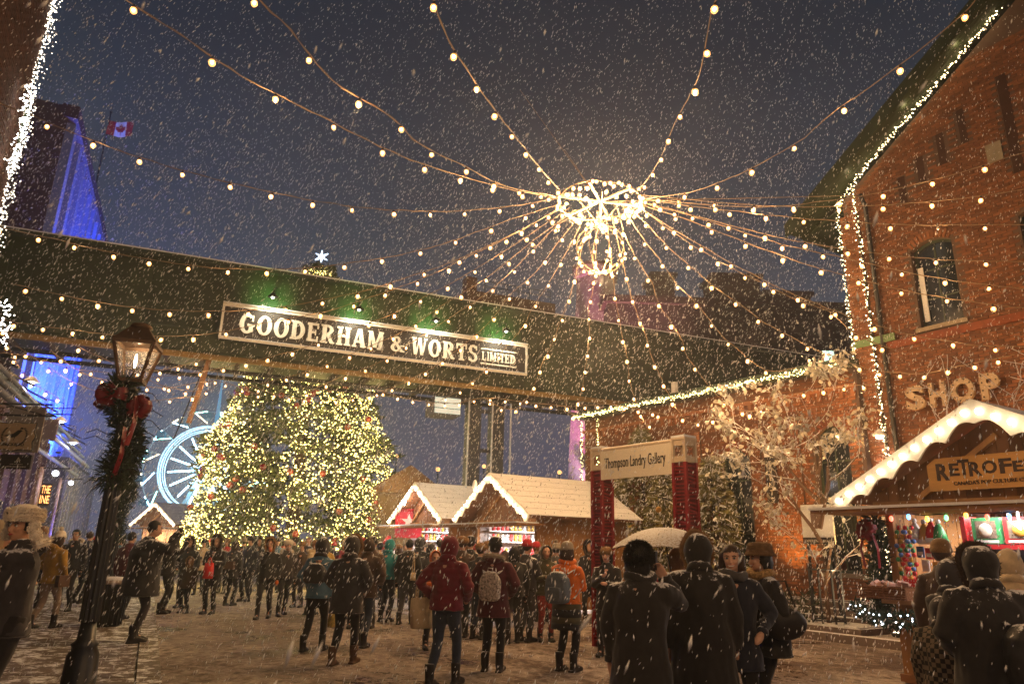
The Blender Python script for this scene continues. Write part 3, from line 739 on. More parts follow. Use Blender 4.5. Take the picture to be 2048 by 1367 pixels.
# swags on the far side
sw_ = [([(1150, 812), (1215, 808), (1262, 815), (1330, 828)], 21, 20, 'short bulb swag in front of the pink panels', .5),
       ([(1400, 838), (1470, 832), (1545, 808), (1600, 785), (1690, 772), (1745, 768)], 18, 16.2, 'low bulb swag across the wing wall behind the snowy tree', .55),
       ([(750, 778), (830, 800), (905, 806), (975, 795), (1060, 805), (1140, 812)], 22, 22, 'bulb swag just under the bridge, right of the lit tree', .6),
       ([(30, 690), (110, 742), (180, 778), (290, 800), (400, 790)], 17, 20, 'bulb string low across the blue lit wall', .75),
       ([(0, 705), (60, 712), (140, 735), (230, 745), (330, 738), (420, 715)], 16.5, 20.5, 'bulb string just under the left end of the bridge', .7),
       ([(100, 700), (165, 745), (240, 765), (330, 775), (430, 762), (520, 790)], 17.5, 22, 'bulb string sagging behind the lantern', .7),
       ([(435, 745), (420, 780), (340, 775), (260, 742), (150, 690)], 20.4, 17.5, 'bulb string tied to the orange lit hanger', .7),
       ([(0, 640), (20, 700), (60, 760), (118, 795)], 15, 18, 'short bulb string hanging off the left building', .6),
       ([(500, 770), (560, 790), (650, 800), (740, 790)], 21, 21, 'bulb swag in front of the upper part of the christmas tree', .6)]
for a in sw_: strand(a[0], a[1], a[2], a[3], a[4], 'short bulb swags', light=5, power=9)

# unseen bulb string added overhead, to light faces from the camera side
T = thing('light_string', 'added unseen bulb string above the camera, lighting the crowd from this side', 'string lights', (0, 0, 5.2), 0, 'bulb strings spread from the hub')
q = MB(); q.tube([(x, 1.0+.1*x, .5*(x/9)**2) for x in range(-8, 9)], .008, 5); q.build('cable', cablem, T)
for k in range(14):
    x = -7.8+k*1.2; link('bulb', BULB, T, (x, 1.0+.1*x, .5*(x/9)**2))
    if k % 3 == 1: lamp('POINT', (x, .8+.1*x, 4.9), 150, WARM, T, .06)
# ------------------------------------------------------------------ the hub: ring and hanging ball
HB = thing('light_hub', 'round wire ring wrapped in bulbs with a wire ball hanging below, where all strings meet', 'chandelier', HUBP)
Rr = .9; glowcable = M('lit_rope', (.4, .27, .15), .6)
q = MB(); q.tube([(Rr*math.cos(t), Rr*math.sin(t), .04*math.sin(2*t)) for t in [i*math.pi/24 for i in range(49)]], .013, 6); q.build('ring', glowcable, HB)
q = MB()
for a in (0.2, 1.2, 2.3): q.beam((Rr*math.cos(a), Rr*math.sin(a), 0), (-Rr*math.cos(a), -Rr*math.sin(a), 0), .05, .03)
q.build('cross_bar', glowcable, HB)
BRd = .54; bc = Vector((0.0, 0, -1.14))
for k in range(4):
    a = k*math.pi/4+.2
    q = MB(); q.tube([bc+Vector((BRd*math.cos(t)*math.cos(a), BRd*math.cos(t)*math.sin(a), BRd*math.sin(t))) for t in [i*math.pi/16 for i in range(33)]], .009, 5); q.build('ball_hoop', glowcable, HB)
q = MB()
for a in (0, 1.57, 3.14, 4.71): q.tube([(Rr*.5*math.cos(a), Rr*.5*math.sin(a), 0), (0, 0, -.6)], .01, 5)
q.tube([(0, 0, 0), (0, 0, -.6)], .02, 5); q.build('suspension', glowcable, HB)
for i in range(46):
    a = i*2*math.pi/46; rr = Rr+random.uniform(-.05, .05)
    link('bulb', BULB, HB, (rr*math.cos(a), rr*math.sin(a), random.uniform(-.06, .05)), (random.uniform(-1, 1), random.uniform(-1, 1), 0))
for i in range(22):
    rr = Rr*math.sqrt(random.random()); a = random.uniform(0, 6.28)
    link('bulb', BULB, HB, (rr*math.cos(a), rr*math.sin(a), random.uniform(-.12, .02)), (random.uniform(-1, 1), random.uniform(-1, 1), 0))
for i in range(34):
    t = math.asin(random.uniform(-1, 1)); a = (i % 8)*math.pi/4+.2
    p = bc+Vector((BRd*math.cos(t)*math.cos(a), BRd*math.cos(t)*math.sin(a), BRd*math.sin(t)))
    link('bulb', BULB, HB, p, (random.uniform(-1, 1), random.uniform(-1, 1), 0), (.85, .85, .85))
for i in range(12):
    link('bulb', BULB, HB, Vector((random.uniform(-.12, .12), random.uniform(-.12, .12), -.55+random.uniform(-.1, .08))), (random.uniform(-1, 1), random.uniform(-1, 1), 0), (.85, .85, .85))
for a in (0, 2.1, 4.2): lamp('POINT', HUBP+Vector((.6*math.cos(a), .6*math.sin(a), -.3)), 330, WARM, HB, .15)
lamp('POINT', HUBP+Vector((0, -.2, -1.9)), 260, WARM, HB, .15)
q = MB()
for (px, py, Y) in ((1040, 180, 18), (1750, 390, 17), (1130, 300, 24)): q.tube([Vector((0, 0, 0)), atY(px, py, Y)-HUBP], .012, 4)
q.build('stay_wire', cablem, HB)

# ------------------------------------------------------------------ fairy lights on edges
def fairy(name, label, T0, pts, n, spread, mat, size=.018, world=True, group=None, cable=True, power=0, wind=0.0):
    """dense tiny lights along a polyline (world points)"""
    c = cat([Vector(p) for p in pts], 5)
    T = thing(name, label, 'fairy lights', c[0], 0, group)
    Ls = [0]
    for a, b in zip(c[:-1], c[1:]): Ls.append(Ls[-1]+(b-a).length)
    q = MB()
    for i in range(n):
        d = (i+random.random())/n*Ls[-1]; j = 0
        while j < len(Ls)-2 and Ls[j+1] < d: j += 1
        p = c[j].lerp(c[j+1], (d-Ls[j])/max(1e-6, Ls[j+1]-Ls[j]))
        p = p-c[0]+Vector((random.gauss(0, spread), random.gauss(0, spread), random.gauss(0, spread)))
        q.octa(p, size*random.uniform(.75, 1.2))
    q.build('fairy_lights', mat, T, kind='stuff')
    if cable:
        q = MB()
        for s_ in range(2):
            q.tube([p-c[0]+Vector((random.gauss(0, spread*.6), random.gauss(0, spread*.6), random.gauss(0, spread*.6))) for p in c], .008, 4)
        q.build('cable', M('green_wire', (.03, .05, .02), .6), T)
    if power:
        m = max(1, int(Ls[-1]/1.6))
        for k in range(m):
            j = int((k+.5)/m*(len(c)-1)); lamp('POINT', c[j]+Vector((-.25, -.15, 0)), power, HOT, T, .05)
    return T
def tbp(x, y, z): return TB.matrix_basis @ Vector((x, y, z))
def wgp(x, y, z): return WG.matrix_basis @ Vector((x, y, z))
fairy('fairy_light_string', 'fairy lights up the gable verge of the tall brick building', None, [tbp(XL-.02, -.16, EZ-.1)]+[tbp(x, -.16, rk(x)-.12) for x in (.4, 1.5, 2.6, 3.7)], 210, .03, fairy_w, .017, power=2)
fairy('fairy_light_string', 'fairy lights down the outer corner edge of tall brick building', None, [tbp(XL-.05, -.2, z) for z in (10.7, 9, 7, 5, 3.2, 1.6)], 240, .035, fairy_w, .018, power=3)
fairy('fairy_light_string', 'fairy lights down the inner edge of the corner pilaster, beside SHOP letters', None, [tbp(XL+.46, -.2, z) for z in (10.9, 9, 7, 5, 3.2)], 210, .035, fairy_w, .018, power=3)
fairy('fairy_light_garland', 'fairy light garland along the whole eave of the brick wing', None, [wgp(x, -.53, WH-.02+.03*math.sin(x*3)) for x in (-10.2, -8, -6, -4, -2, -.1)], 620, .035, fairy_y, .017, power=2.5)
fairy('fairy_light_string', 'left of two fairy light lines down the far corner of the wing', None, [wgp(-10.15, -.12, z) for z in (6.0, 4.6, 3.2)], 70, .03, fairy_y, .02)
fairy('fairy_light_string', 'right of two fairy light lines down the far corner of the wing', None, [wgp(-9.3, -.12, z) for z in (6.0, 5, 4.2)], 40, .03, fairy_y, .02)
def lbp(x, y, z): return LB.matrix_basis @ Vector((x, y, z))
T = fairy('fairy_light_net', 'dense white fairy light net wrapping corner of the left brick building', None, [Vector((-10.28, 12.82, z)) for z in (3, 6, 9, 12, 15.5, 17.5)], 2100, .08, EM('fairy_net', (1.0, .86, .68), 6), .014, power=.9)
fairy('fairy_light_net', 'small white fairy light cluster at the left picture edge', None, [lbp(.9, .2, 8.4), lbp(.75, .2, 9.3), lbp(1.0, .2, 10.2)], 150, .06, fairy_c, .02)
fairy('fairy_light_net', 'small fairy light cluster at left edge level with the bridge', None, [atY(4, 600, 12.4), atY(12, 640, 12.4), atY(0, 690, 12.4)], 60, .05, fairy_c, .018, cable=False)
# ================================================================== text
def text_mesh(s, size, mat, extrude=.006, bold=0.0, align='CENTER', name='lettering', space=1.0, sx=1.0, shear=0.0):
    cu = bpy.data.curves.new(name, 'FONT'); cu.body = s; cu.size = size; cu.extrude = extrude; cu.offset = bold
    cu.align_x = align; cu.space_character = space; cu.resolution_u = 3; cu.shear = shear
    o = bpy.data.objects.new(name, cu); COL.objects.link(o)
    bpy.context.view_layer.update()
    me = bpy.data.meshes.new_from_object(o.evaluated_get(bpy.context.evaluated_depsgraph_get()))
    bpy.data.objects.remove(o); bpy.data.curves.remove(cu)
    for v in me.vertices: v.co.x *= sx
    me.materials.clear(); me.materials.append(mat); me.name = name
    return me
def text(s, size, mat, T, x, y, z, rot=(math.pi/2, 0, 0), name='lettering', **k):
    me = text_mesh(s, size, mat, name=name, **k)
    return link(name, me, T, (x, y, z), rot)
def fit_text(s, mat, T, x0, x1, y, z0, z1, name='lettering', tilt=0, **k):
    me = text_mesh(s, 1, mat, name=name, align='LEFT', **k)
    co = [v.co for v in me.vertices]; ax = min(c.x for c in co); bx = max(c.x for c in co); ay = min(c.y for c in co); by = max(c.y for c in co)
    for v in me.vertices:
        v.co.x = (v.co.x-ax)/(bx-ax)*(x1-x0); v.co.y = (v.co.y-ay)/(by-ay)*(z1-z0)
        if abs(v.co.z) > 1e-5: v.co.z = math.copysign(.004, v.co.z)
    return link(name, me, T, (x0, y, z0), (math.pi/2, tilt, 0))
# slab-serif capitals as thick strokes
def glyph(ch, q, x0, w, z0, h, y0=-.03, y1=0.0):
    T_ = .30; t = .15; sf = .1
    def R(a, b, c, d): q.slab([(x0+a*w, z0+b*h), (x0+c*w, z0+b*h), (x0+c*w, z0+d*h), (x0+a*w, z0+d*h)], y0-random.random()*.003, y1)
    def D(a, b, c, d, k): q.slab([(x0+(a-k/2)*w, z0+b*h), (x0+(a+k/2)*w, z0+b*h), (x0+(c+k/2)*w, z0+d*h), (x0+(c-k/2)*w, z0+d*h)], y0-random.random()*.003, y1)
    def A(cx, cz, rx, rz, a0, a1, kx, kz, n=18):
        for i in range(n):
            ta, tb = RAD(a0+(a1-a0)*i/n), RAD(a0+(a1-a0)*(i+1)/n)
            P = [(cx+rx*math.cos(u), cz+rz*math.sin(u)) for u in (ta, tb)]; Q = [(cx+(rx-kx)*math.cos(u), cz+(rz-kz)*math.sin(u)) for u in (ta, tb)]
            poly = [Q[0], P[0], P[1], Q[1]]
            q.slab([(x0+a*w, z0+b*h) for a, b in poly], y0, y1)
    if ch == 'O': A(.5, .5, .5, .52, 0, 360, T_, .14, 26)
    elif ch == 'G': A(.5, .5, .5, .52, 45, 315, T_, .14, 22); R(.62, .08, .9, .45); R(.5, .38, 1.0, .48); R(.78, .62, .9, .95)
    elif ch == 'D': R(.1, 0, .4, 1); R(0, 0, .15, sf); R(0, 1-sf, .15, 1); A(.38, .5, .6, .5, -90, 90, T_, .13, 16)
    elif ch == 'E': R(.1, 0, .4, 1); R(0, 0, .95, .13); R(0, .87, .95, 1); R(.4, .44, .72, .56); R(.82, .13, .95, .3); R(.82, .7, .95, .87); R(.66, .36, .76, .64)
    elif ch == 'R': R(.1, 0, .4, 1); R(0, 0, .5, sf); R(0, 1-sf, .15, 1); A(.42, .73, .45, .27, -90, 90, .26, .12, 14); D(.84, 0, .5, .48, .28); R(.75, 0, 1.0, .1)
    elif ch == 'H': R(.08, 0, .36, 1); R(.64, 0, .92, 1); R(.36, .43, .64, .57); [R(a, b, a+.44, b+sf) for a in (0, .56) for b in (0, 1-sf)]
    elif ch == 'A': D(.14, 0, .44, 1, .16); D(.8, 0, .5, 1, .32); R(.28, .25, .7, .38); R(0, 0, .34, sf); R(.6, 0, 1.02, sf)
    elif ch == 'M': R(.05, 0, .2, 1); R(.7, 0, .95, 1); D(.48, .1, .16, 1, .24); D(.5, .1, .78, 1, .14); R(0, 0, .28, sf); R(.62, 0, 1.0, sf); R(0, 1-sf, .2, 1); R(.8, 1-sf, 1, 1)
    elif ch == 'W': D(.28, 0, .12, 1, .2); D(.32, 0, .5, 1, .1); D(.7, 0, .52, 1, .2); D(.74, 0, .9, 1, .1); R(0, 1-sf, .3, 1); R(.38, 1-sf, .62, 1); R(.78, 1-sf, 1.02, 1)
    elif ch == 'T': R(.36, 0, .66, 1); R(0, .87, 1, 1); R(0, .68, .12, .9); R(.88, .68, 1, .9); R(.24, 0, .78, sf)
    elif ch == 'S': A(.5, .74, .42, .28, 20, 270, .26, .13, 16); A(.5, .27, .46, .29, -160, 90, .28, .13, 16); R(.8, .7, .9, .97); R(.06, .05, .16, .3)
    elif ch == 'L': R(.1, 0, .4, 1); R(0, 0, .95, .13); R(0, 1-sf, .5, 1); R(.82, .1, .95, .34)
    elif ch == 'I': R(.3, 0, .7, 1); R(.1, 0, .9, sf); R(.1, 1-sf, .9, 1)
    elif ch == '&': A(.42, .75, .28, .25, 0, 360, .2, .11, 16); A(.4, .27, .38, .28, 90, 330, .24, .12, 16); D(.86, 0, .3, .62, .26); R(.7, .36, 1.0, .44); R(.78, 0, 1.02, .09)
# ------------------------------------------------------------------ bridge name board
SGN = thing('name_board', 'long black name board with white serif letters GOODERHAM & WORTS LIMITED on the green bridge', 'sign')
SGN.matrix_basis = BRG.matrix_basis @ Matrix.Translation((0, -.32, 0))
lettm = M('letter_white', (.8, .76, .66), .5, var=.08, scale=9)
boardm = M('board_black', (.03, .022, .018), .6, var=.5, scale=14, snow=.22, snowscale=20)
sx0, sx1, sz0, sz1 = 5.42, 15.5, 7.4, 8.5
MB().box(sx0, sx1, .0, .1, sz0, sz1).build('board', boardm, SGN)
for a in ((sx0, sx1, sz1-.07, sz1), (sx0, sx1, sz0, sz0+.07), (sx0, sx0+.07, sz0+.072, sz1-.072), (sx1-.07, sx1, sz0+.072, sz1-.072)):
    MB().box(a[0], a[1], -.045, -.001, a[2], a[3]).build('frame', lettm, SGN)
MB().box(sx0, sx1, -.1, .1, sz1+.005, sz1+.03).build('frame', lettm, SGN)
MB().box(sx0, sx1, -.1, .08, sz1+.031, sz1+.055).build('frame_snow', snowm, SGN)
MB().box(sx0, sx1, -.075, -.046, sz0+.071, sz0+.085).build('frame_snow', snowm, SGN)
MB().box(sx0-.08, sx1+.08, .1, .3, sz0+.3, sz0+.4).build('mounting_rail', green_trim, SGN)
def lettering(s, xa, xb, za, zb, wd=None, gap=.12):
    ws = {'I': .45, 'M': 1.15, 'W': 1.2, '&': .85, 'L': .8, 'E': .82, 'T': .85, 'S': .8}
    tot = sum(ws.get(c, 1.0) for c in s)+gap*(len(s)-1); k = (xb-xa)/tot; x = xa
    for c in s:
        q = MB(); glyph(c, q, x, ws.get(c, 1.0)*k, za, zb-za, -.035, -.0005); q.build('letter', lettm, SGN); x += (ws.get(c, 1.0)+gap)*k
P_ = lambda px, py: onframe(SGN, px, py, 0)[0]
lettering('GOODERHAM', P_(477, 660), P_(766, 690), 7.66, 8.27)
lettering('&', P_(781, 690), P_(808, 700), 7.68, 8.2)
lettering('WORTS', P_(822, 700), P_(955, 710), 7.66, 8.25)
lettering('LIMITED', P_(963, 715), P_(1030, 730), 7.76, 8.08, gap=.1)
xa, xb = P_(961, 715), P_(1032, 730)
MB().box(xa, xb, -.03, -.001, 8.15, 8.2).build('letter_bar', lettm, SGN); MB().box(xa, xb, -.03, -.001, 7.63, 7.68).build('letter_bar', lettm, SGN)
for i, px in enumerate((538, 710, 862, 1000)):
    lx = P_(px, 640); Tn = thing('gooseneck_lamp', 'black gooseneck lamp over the '+('first letters', 'letters R and H', 'letters W and O', 'word LIMITED')[i]+' of the bridge name board', 'lamp', (0, 0, 0), 0, 'gooseneck lamps over the name board')
    Tn.matrix_basis = SGN.matrix_basis @ Matrix.Translation((lx, 0, 0))
    q = MB(); q.tube([(.1, .28, 9.15), (.08, -.1, 9.2), (0.03, -.45, 9.05), (0, -.62, 8.86)], .022, 6); q.build('arm', black_metal, Tn, smooth=True)
    q = MB(); q.lathe([(.03, .12), (.06, .1), (.15, 0), (.16, -.02)], 14, (0, -.62, 8.74)); q.build('lamp_shade', black_metal, Tn, smooth=True)
    q = MB(); q.ball((0, -.62, 8.72), .05, 8, 6); q.build('bulb', EM('cool_bulb', (.9, 1.0, .75), 12), Tn)
    Pw = Tn.matrix_basis @ Vector((0, -.64, 8.62)); Aw = Tn.matrix_basis @ Vector((0.15, 0, 7.85))
    lamp('SPOT', Pw, 95, (1.0, .93, .68), Tn, .04, Aw, 2.5, .6)
    Pw = Tn.matrix_basis @ Vector((0, -.4, 8.78)); lamp('SPOT', Pw, 60, (.3, 1.0, .22), Tn, .05, Tn.matrix_basis @ Vector((0.0, .3, 9.0)), 2.2, .8)

# ------------------------------------------------------------------ market chalets
goods_cols = [(.6, .03, .03), (.05, .3, .1), (.7, .6, .5), (.6, .35, .05), (.1, .2, .5), (.75, .72, .7), (.5, .05, .2)]
GM = [M('goods_%s' % n, c, .5, var=.15) for n, c in zip(('red', 'green', 'cream', 'gold', 'blue', 'white', 'pink'), goods_cols)]
roofsnow = M('roof_snow_cream', (.86, .85, .86), .8, var=.06, scale=7, bump=.3, bdist=.01)
lampbulb = EM('barge_bulb', (1.0, .86, .62), 14)
_q = MB(); _q.ball((0, 0, 0), .035, 8, 6); RB_ = _q.mesh('bulb', lampbulb, True)
def chalet(org, a, label, hz=3.5, ez=2.35, Wd=3.2, Dp=3.0, full=True, name='market_chalet', boards=True, lightp=40, near=False):
    T = thing(name, label, 'market stall', org, -(math.pi/2-a), 'wooden market chalets')
    Mx = T.matrix_basis
    ov = .5; sd = .38; sl = (hz-ez)/(Wd/2+sd)
    def rz(x): return ez+(x+sd)*sl if x < Wd/2 else ez+(Wd+sd-x)*sl
    # corner posts and frame
    for x, y in ((0, 0), (Wd-.1, 0), (0, Dp-.1), (Wd-.1, Dp-.1)): MB().box(x, x+.1, y, y+.1, 0, rz(x+.05)-.02).build('corner_post', wood, T)
    # walls of vertical boards
    bw = .15
    def boards_(x0, x1, y, z0, zf, axis='x', nm='wall_board', mt=wood):
        x = x0
        while x < x1-.02:
            b = min(x+bw, x1); d = random.uniform(-.006, .006)
            q = MB()
            za, zb = zf(x), zf(b)
            if axis == 'x': q.slab([(x+.004, z0), (b-.004, z0), (b-.004, zb), (x+.004, za)], y+d, y+d+.025)
            else: q.slab([(x+.004, z0), (b-.004, z0), (b-.004, zb), (x+.004, za)], y+d, y+d+.025, ax='x')
            q.build(nm, mt, T); x = b
    boards_(.1, Wd-.1, -.03, .12, lambda x: 1.0)                                    # counter front
    MB().box(-.02, Wd+.02, -.06, .55, .02, .11).build('plinth', wood2, T)
    MB().box(-.02, Wd+.02, -.28, .5, 1.0, 1.05).build('counter', wood, T)
    boards_(.1, Wd-.1, Dp-.06, .1, lambda x: rz(x)-.05)
    boards_(.1, Dp-.1, Wd-.03, .1, lambda y: rz(Wd)-.03, 'y'); boards_(.1, Dp-.1, .0, .1, lambda y: rz(0)-.03, 'y')
    # gable: boards above the opening
    boards_(-.05, Wd+.05, -.02, 2.3, lambda x: rz(x)-.04, mt=wood2, nm='gable_board')
    MB().box(-.1, Wd+.1, -.1, .0-.022, 2.22, 2.34).build('lintel', wood, T)
    q = MB(); q.beam((.55, -.06, 2.36), (Wd/2, -.06, 3.1), .07, .07, up=(0, 1, 0)); q.build('gable_brace', wood, T)
    # roof: two slopes, rows of boards under snow
    for s_ in (0, 1):
        X = (lambda x: x) if s_ == 0 else (lambda x: Wd-x)
        pts = [(X(-sd), rz(-sd)), (X(Wd/2), hz), (X(Wd/2), hz+.06), (X(-sd), rz(-sd)+.06)]
        if s_: pts = pts[::-1]
        q = MB(); q.slab(pts, -ov, Dp+.25); ro = q.build('roof', wood2, T)
        nrow = 7
        for k in range(nrow):
            xa = -sd-.03+(Wd/2+sd+.03)*k/nrow; xb = -sd-.03+(Wd/2+sd+.03)*(k+1)/nrow+.012
            A_ = (X(xa), ez+(xa+sd)*sl+.075); B_ = (X(xb), ez+(xb+sd)*sl+.066)
            pl = [A_, B_, (B_[0], B_[1]+.02), (A_[0], A_[1]+.026)]
            if s_: pl = pl[::-1]
            q = MB(); q.slab(pl, -ov-.02, Dp+.27); q.build('roof_course', roofsnow, ro)
    # scalloped white barge boards with bulbs
    for s_ in (0, 1):
        X = (lambda x: x) if s_ == 0 else (lambda x: Wd-x)
        n = 60; q = MB(); top = []; bot = []
        for i in range(n+1):
            t = i/n; x = -sd-.05+(Wd/2+sd+.05)*t; z = ez+(x+sd)*sl+.1
            sc = .2+.055*(1-abs(math.cos(math.pi*t*5.5)))*2
            top.append((X(x), z)); bot.append((X(x), z-sc if i > 1 else z-.1))
        rings = [[(a[0], y, a[1]) for a in top] + [(a[0], y, a[1]) for a in bot[::-1]] for y in (-ov-.06, -ov-.025)]
        vs = rings[0]+rings[1]; m_ = len(rings[0]); fs = []
        for i in range(n):
            fs += [(i, i+1, m_-2-i, m_-1-i), (m_+i+1, m_+i, 2*m_-1-i, 2*m_-2-i)]
        for i in range(m_): fs.append((i, (i+1) % m_, (i+1) % m_+m_, i+m_))
        q.add(vs, fs); bb = q.build('barge_board', M('barge_cream', (.62, .55, .45), .6, var=.12, scale=4), T, fix=True)
        nb = 12
        for k in range(nb):
            t = (k+.5)/nb; x = -sd+(Wd/2+sd)*t; z = ez+(x+sd)*sl-.03
            link('bulb', RB_, bb, (X(x), -ov-.1, z))
        for k in range(3):
            t = (k+.5)/3; x = -sd+(Wd/2+sd)*t; z = ez+(x+sd)*sl-.05
            lamp('POINT', Mx @ Vector((X(x), -ov-.3, z-.05)), lightp/(13 if near else 6), HOT, T, .05)
    # awning board with a lip of snow
    MB().box(-.5, Wd+.5, -.95, -.1, 2.2-.04, 2.2).build('awning', wood, T)
    MB().box(-.52, Wd+.52, -.98, -.3, 2.201, 2.235).build('awning_snow', roofsnow, T)
    # back shelves
    for z in (() if near else (1.35, 1.75, 2.05)):
        MB().box(.15, Wd-.15, Dp-.55 if not near else 1.15, Dp-.1 if not near else 1.5, z, z+.03).build('shelf', whitep if not near else redp, T)
    lamp('AREA', Mx @ Vector((Wd/2, Dp*.4, 2.28)), lightp*(8 if near else 7), (1, .9, .85), T, 1.6, Mx @ Vector((Wd/2, Dp*.4, 0)), name='ceiling_light')
    return T
A0 = RAD(32)
def corg(P, a, w=3.2): return (P[0]-w*math.sin(a), P[1]+w*math.cos(a), 0)
C1 = chalet(corg((.76, 18.73), A0), A0, 'larger of two middle chalets, snowy roof and rows of small figures inside')
C2 = chalet(corg((-1.75, 22.3), A0), A0, 'smaller of two middle chalets, farther left behind the other, pale interior')
C3 = chalet((-20.6, 41.2, 0), RAD(60), 'tiny far chalet outlined in lights below the ferris wheel', lightp=60)
C4 = chalet((5.34, 10.22, 0), RAD(30), 'near stall at the right with carved fest sign and red shelves of boxed gifts', near=True, Wd=3.3, lightp=34, hz=3.4, ez=2.33)
# ornaments for sale
_q = MB(); _q.ball((0, 0, .05), .05, 10, 7)
BAL = {i: None for i in range(7)}
for i in range(7):
    me = _q.mesh('bauble', GM[i], True); BAL[i] = me
_q = MB(); _q.lathe([(.05, 0), (.06, .1), (.035, .16), (.05, .2), (.05, .26), (.0, .32)], 10)
FIG = [_q.mesh('figurine', GM[i], True) for i in (0, 5, 3)]
for T, cols, lab in ((C1, (0, 5), 'row in larger chalet'), (C2, (5, 2), 'row in smaller chalet')):
    Mx = T.matrix_basis
    for z in (1.78, 1.38, 2.08):
        MB().box(.1, .42, .2, 2.4, z-.03, z-.001).build('shelf', whitep, T)
        for k in range(14):
            o = link('figurine', random.choice(FIG), None)
            o.matrix_basis = Mx @ Matrix.Translation((.26, .3+k*.155, z)) @ Matrix.Diagonal((.9, .9, .72, 1))
            props(o, 'small figurine in the row on the '+{1.78: 'middle', 1.38: 'lowest', 2.08: 'top'}[z]+' shelf of '+('the larger' if T is C1 else 'the smaller')+' middle chalet', 'figurine', 'figurines on the chalet shelves')
# interior back lining boards, pale
for T in (C1, C2): MB().box(.06, .09, .1, 2.84, 1.0, 2.3).build('side_panel', M('pale_lining', (.75, .68, .66), .6), T)
for T in (C1, C2): MB().box(.12, 3.08, 2.85, 2.9, 1.0, 2.3).build('back_panel', M('pink_lining', (.7, .5, .5), .6), T)
# finial hearts / snowmen on ridge tips
q = MB(); q.ball((.85, -.56, 3.28), .13, 10, 8, 0, (.9, .4, 1.3)); q.build('finial', M('finial_lit', (.85, .85, .8), .5), C1, smooth=True)

# ------------------------------------------------------------------ near stall contents (frame of C4: x towards us, y inward)
M4 = C4.matrix_basis
def t4(name, label, cat, x, y, z, group=None, rz=0):
    o = thing(name, label, cat, (0, 0, 0), 0, group); o.matrix_basis = M4 @ Matrix.Translation((x, y, z)) @ Matrix.Rotation(rz, 4, 'Z'); return o
sgx = (.92, 2.35); 
t = t4('carved_sign', 'plank sign with dark letters RETROFEST hung in the gable of the near stall', 'sign', 0, -.14, 0)
gold = M('sign_plank', (.5, .24, .06), .6, var=.3, scale=3, stretch=(.3, 1, 2))
q = MB(); q.slab([(.78, 2.44), (2.5, 2.44), (2.5, 2.78), (2.38, 2.86), (.9, 2.86), (.78, 2.78)], -.03, 0); q.build('plank', gold, t)
dkl = M('sign_brown', (.045, .02, .01), .7)
for ch, xa, xb, za, zb in (('R', .9, 1.06, 2.57, 2.79), ('E', 1.07, 1.19, 2.62, 2.78), ('T', 1.18, 1.32, 2.62, 2.82), ('R', 1.31, 1.46, 2.6, 2.78), ('O', 1.47, 1.64, 2.62, 2.78), ('F', 1.67, 1.81, 2.61, 2.79), ('E', 1.82, 1.93, 2.62, 2.75), ('S', 1.94, 2.09, 2.61, 2.78), ('T', 2.08, 2.24, 2.6, 2.82)):
    fit_text(ch, dkl, t, xa, xb, -.036, za, zb, 'letter', bold=.03)
fit_text("CANADA'S POP CULTURE CHRISTMAS", dkl, t, 1.1, 2.2, -.036, 2.5, 2.55, 'small_lettering', bold=.01)
# shelves: boxed gifts
def giftbox(x, y, z, w, h, ci, mi, label):
    t = t4('gift_box', label, 'gift box', x, y, z, 'boxed gifts on the red shelves')
    MB().box(0, w, 0, .14, 0, h).build('carton', GM[ci], t)
    MB().box(w*.14, w*.86, -.006, -.001, h*.2, h*.88).build('window', M('box_window', (.22, .16, .12), .15, var=.8, scale=30), t)
    q = MB(); q.ball((w/2, -.02, h*.52), min(w, h)*.26, 10, 7, 0, (1, .3, 1)); q.build('ornament', GM[mi], t, smooth=True)
    MB().box(w*.1, w*.9, -.005, -.001, h*.04, h*.14).build('label_strip', GM[5], t)
xs = [(.72, .36, 1, 2), (1.12, .4, 0, 3), (1.57, .22, 0, 5), (1.82, .22, 0, 2), (2.1, .32, 0, 6)]
for (x, w, c, mi), lb in zip(xs, ('green boxed wreath ornament, leftmost on the top red shelf', 'red boxed golden ornament, second on the top red shelf', 'narrow red box with white ornament on the top red shelf', 'narrow red box with cream ornament on the top red shelf', 'red box with pink ornament at right end of top red shelf')):
    giftbox(x, .82, 1.80, w, .34, c, mi, lb)
RS = t4('shelf_unit', 'bright red shelf unit inside the near stall', 'shelf', 0, 0, 0)
for z in (1.73, 1.36): MB().box(.66, 3.1, .78, 1.1, z, z+.06).build('shelf', redp, RS)
for x in (.59, 3.1): MB().box(x, x+.065, .78, 1.1, 1.06, 2.16).build('upright', redp, RS)
MB().box(.67, 3.1, 1.11, 1.14, 1.06, 2.16).build('back_board', M('shelf_dark', (.05, .02, .02), .7), RS)
for k in range(9):
    t = t4('candy_box', 'small '+('red', 'green', 'orange', 'white')[k % 4]+' sweet box in the low row behind card strip, number '+('one', 'two', 'three', 'four', 'five', 'six', 'seven', 'eight', 'nine')[k]+' from its left', 'box', 0.7+k*.22, .8, 1.43, 'sweet boxes in the low row')
    MB().box(0, .2, 0, .12, 0, .13).build('carton', GM[(0, 1, 3, 5)[k % 4]], t); q = MB()
    for j in range(3): q.ball((.04+j*.06, -.01, .065), .028, 8, 5)
    q.build('sweet', GM[(3, 0, 2)[k % 3]], t)
t = t4('price_strip', 'white shelf strip with dark lettering behind the shoppers', 'sign', -.3, .75, 1.34)
MB().box(.97, 3.1, 0, .02, 0, .075).build('strip', whitep, t); text('Can', .06, dkl, t, 2.28, -.004, .018, align='LEFT', extrude=.002)
q = MB(); q.slab([(1.9, .02), (1.95, .03), (2.02, .02), (1.97, .055), (1.92, .05)], -.004, -.001); q.build('bird_mark', dkl, t)
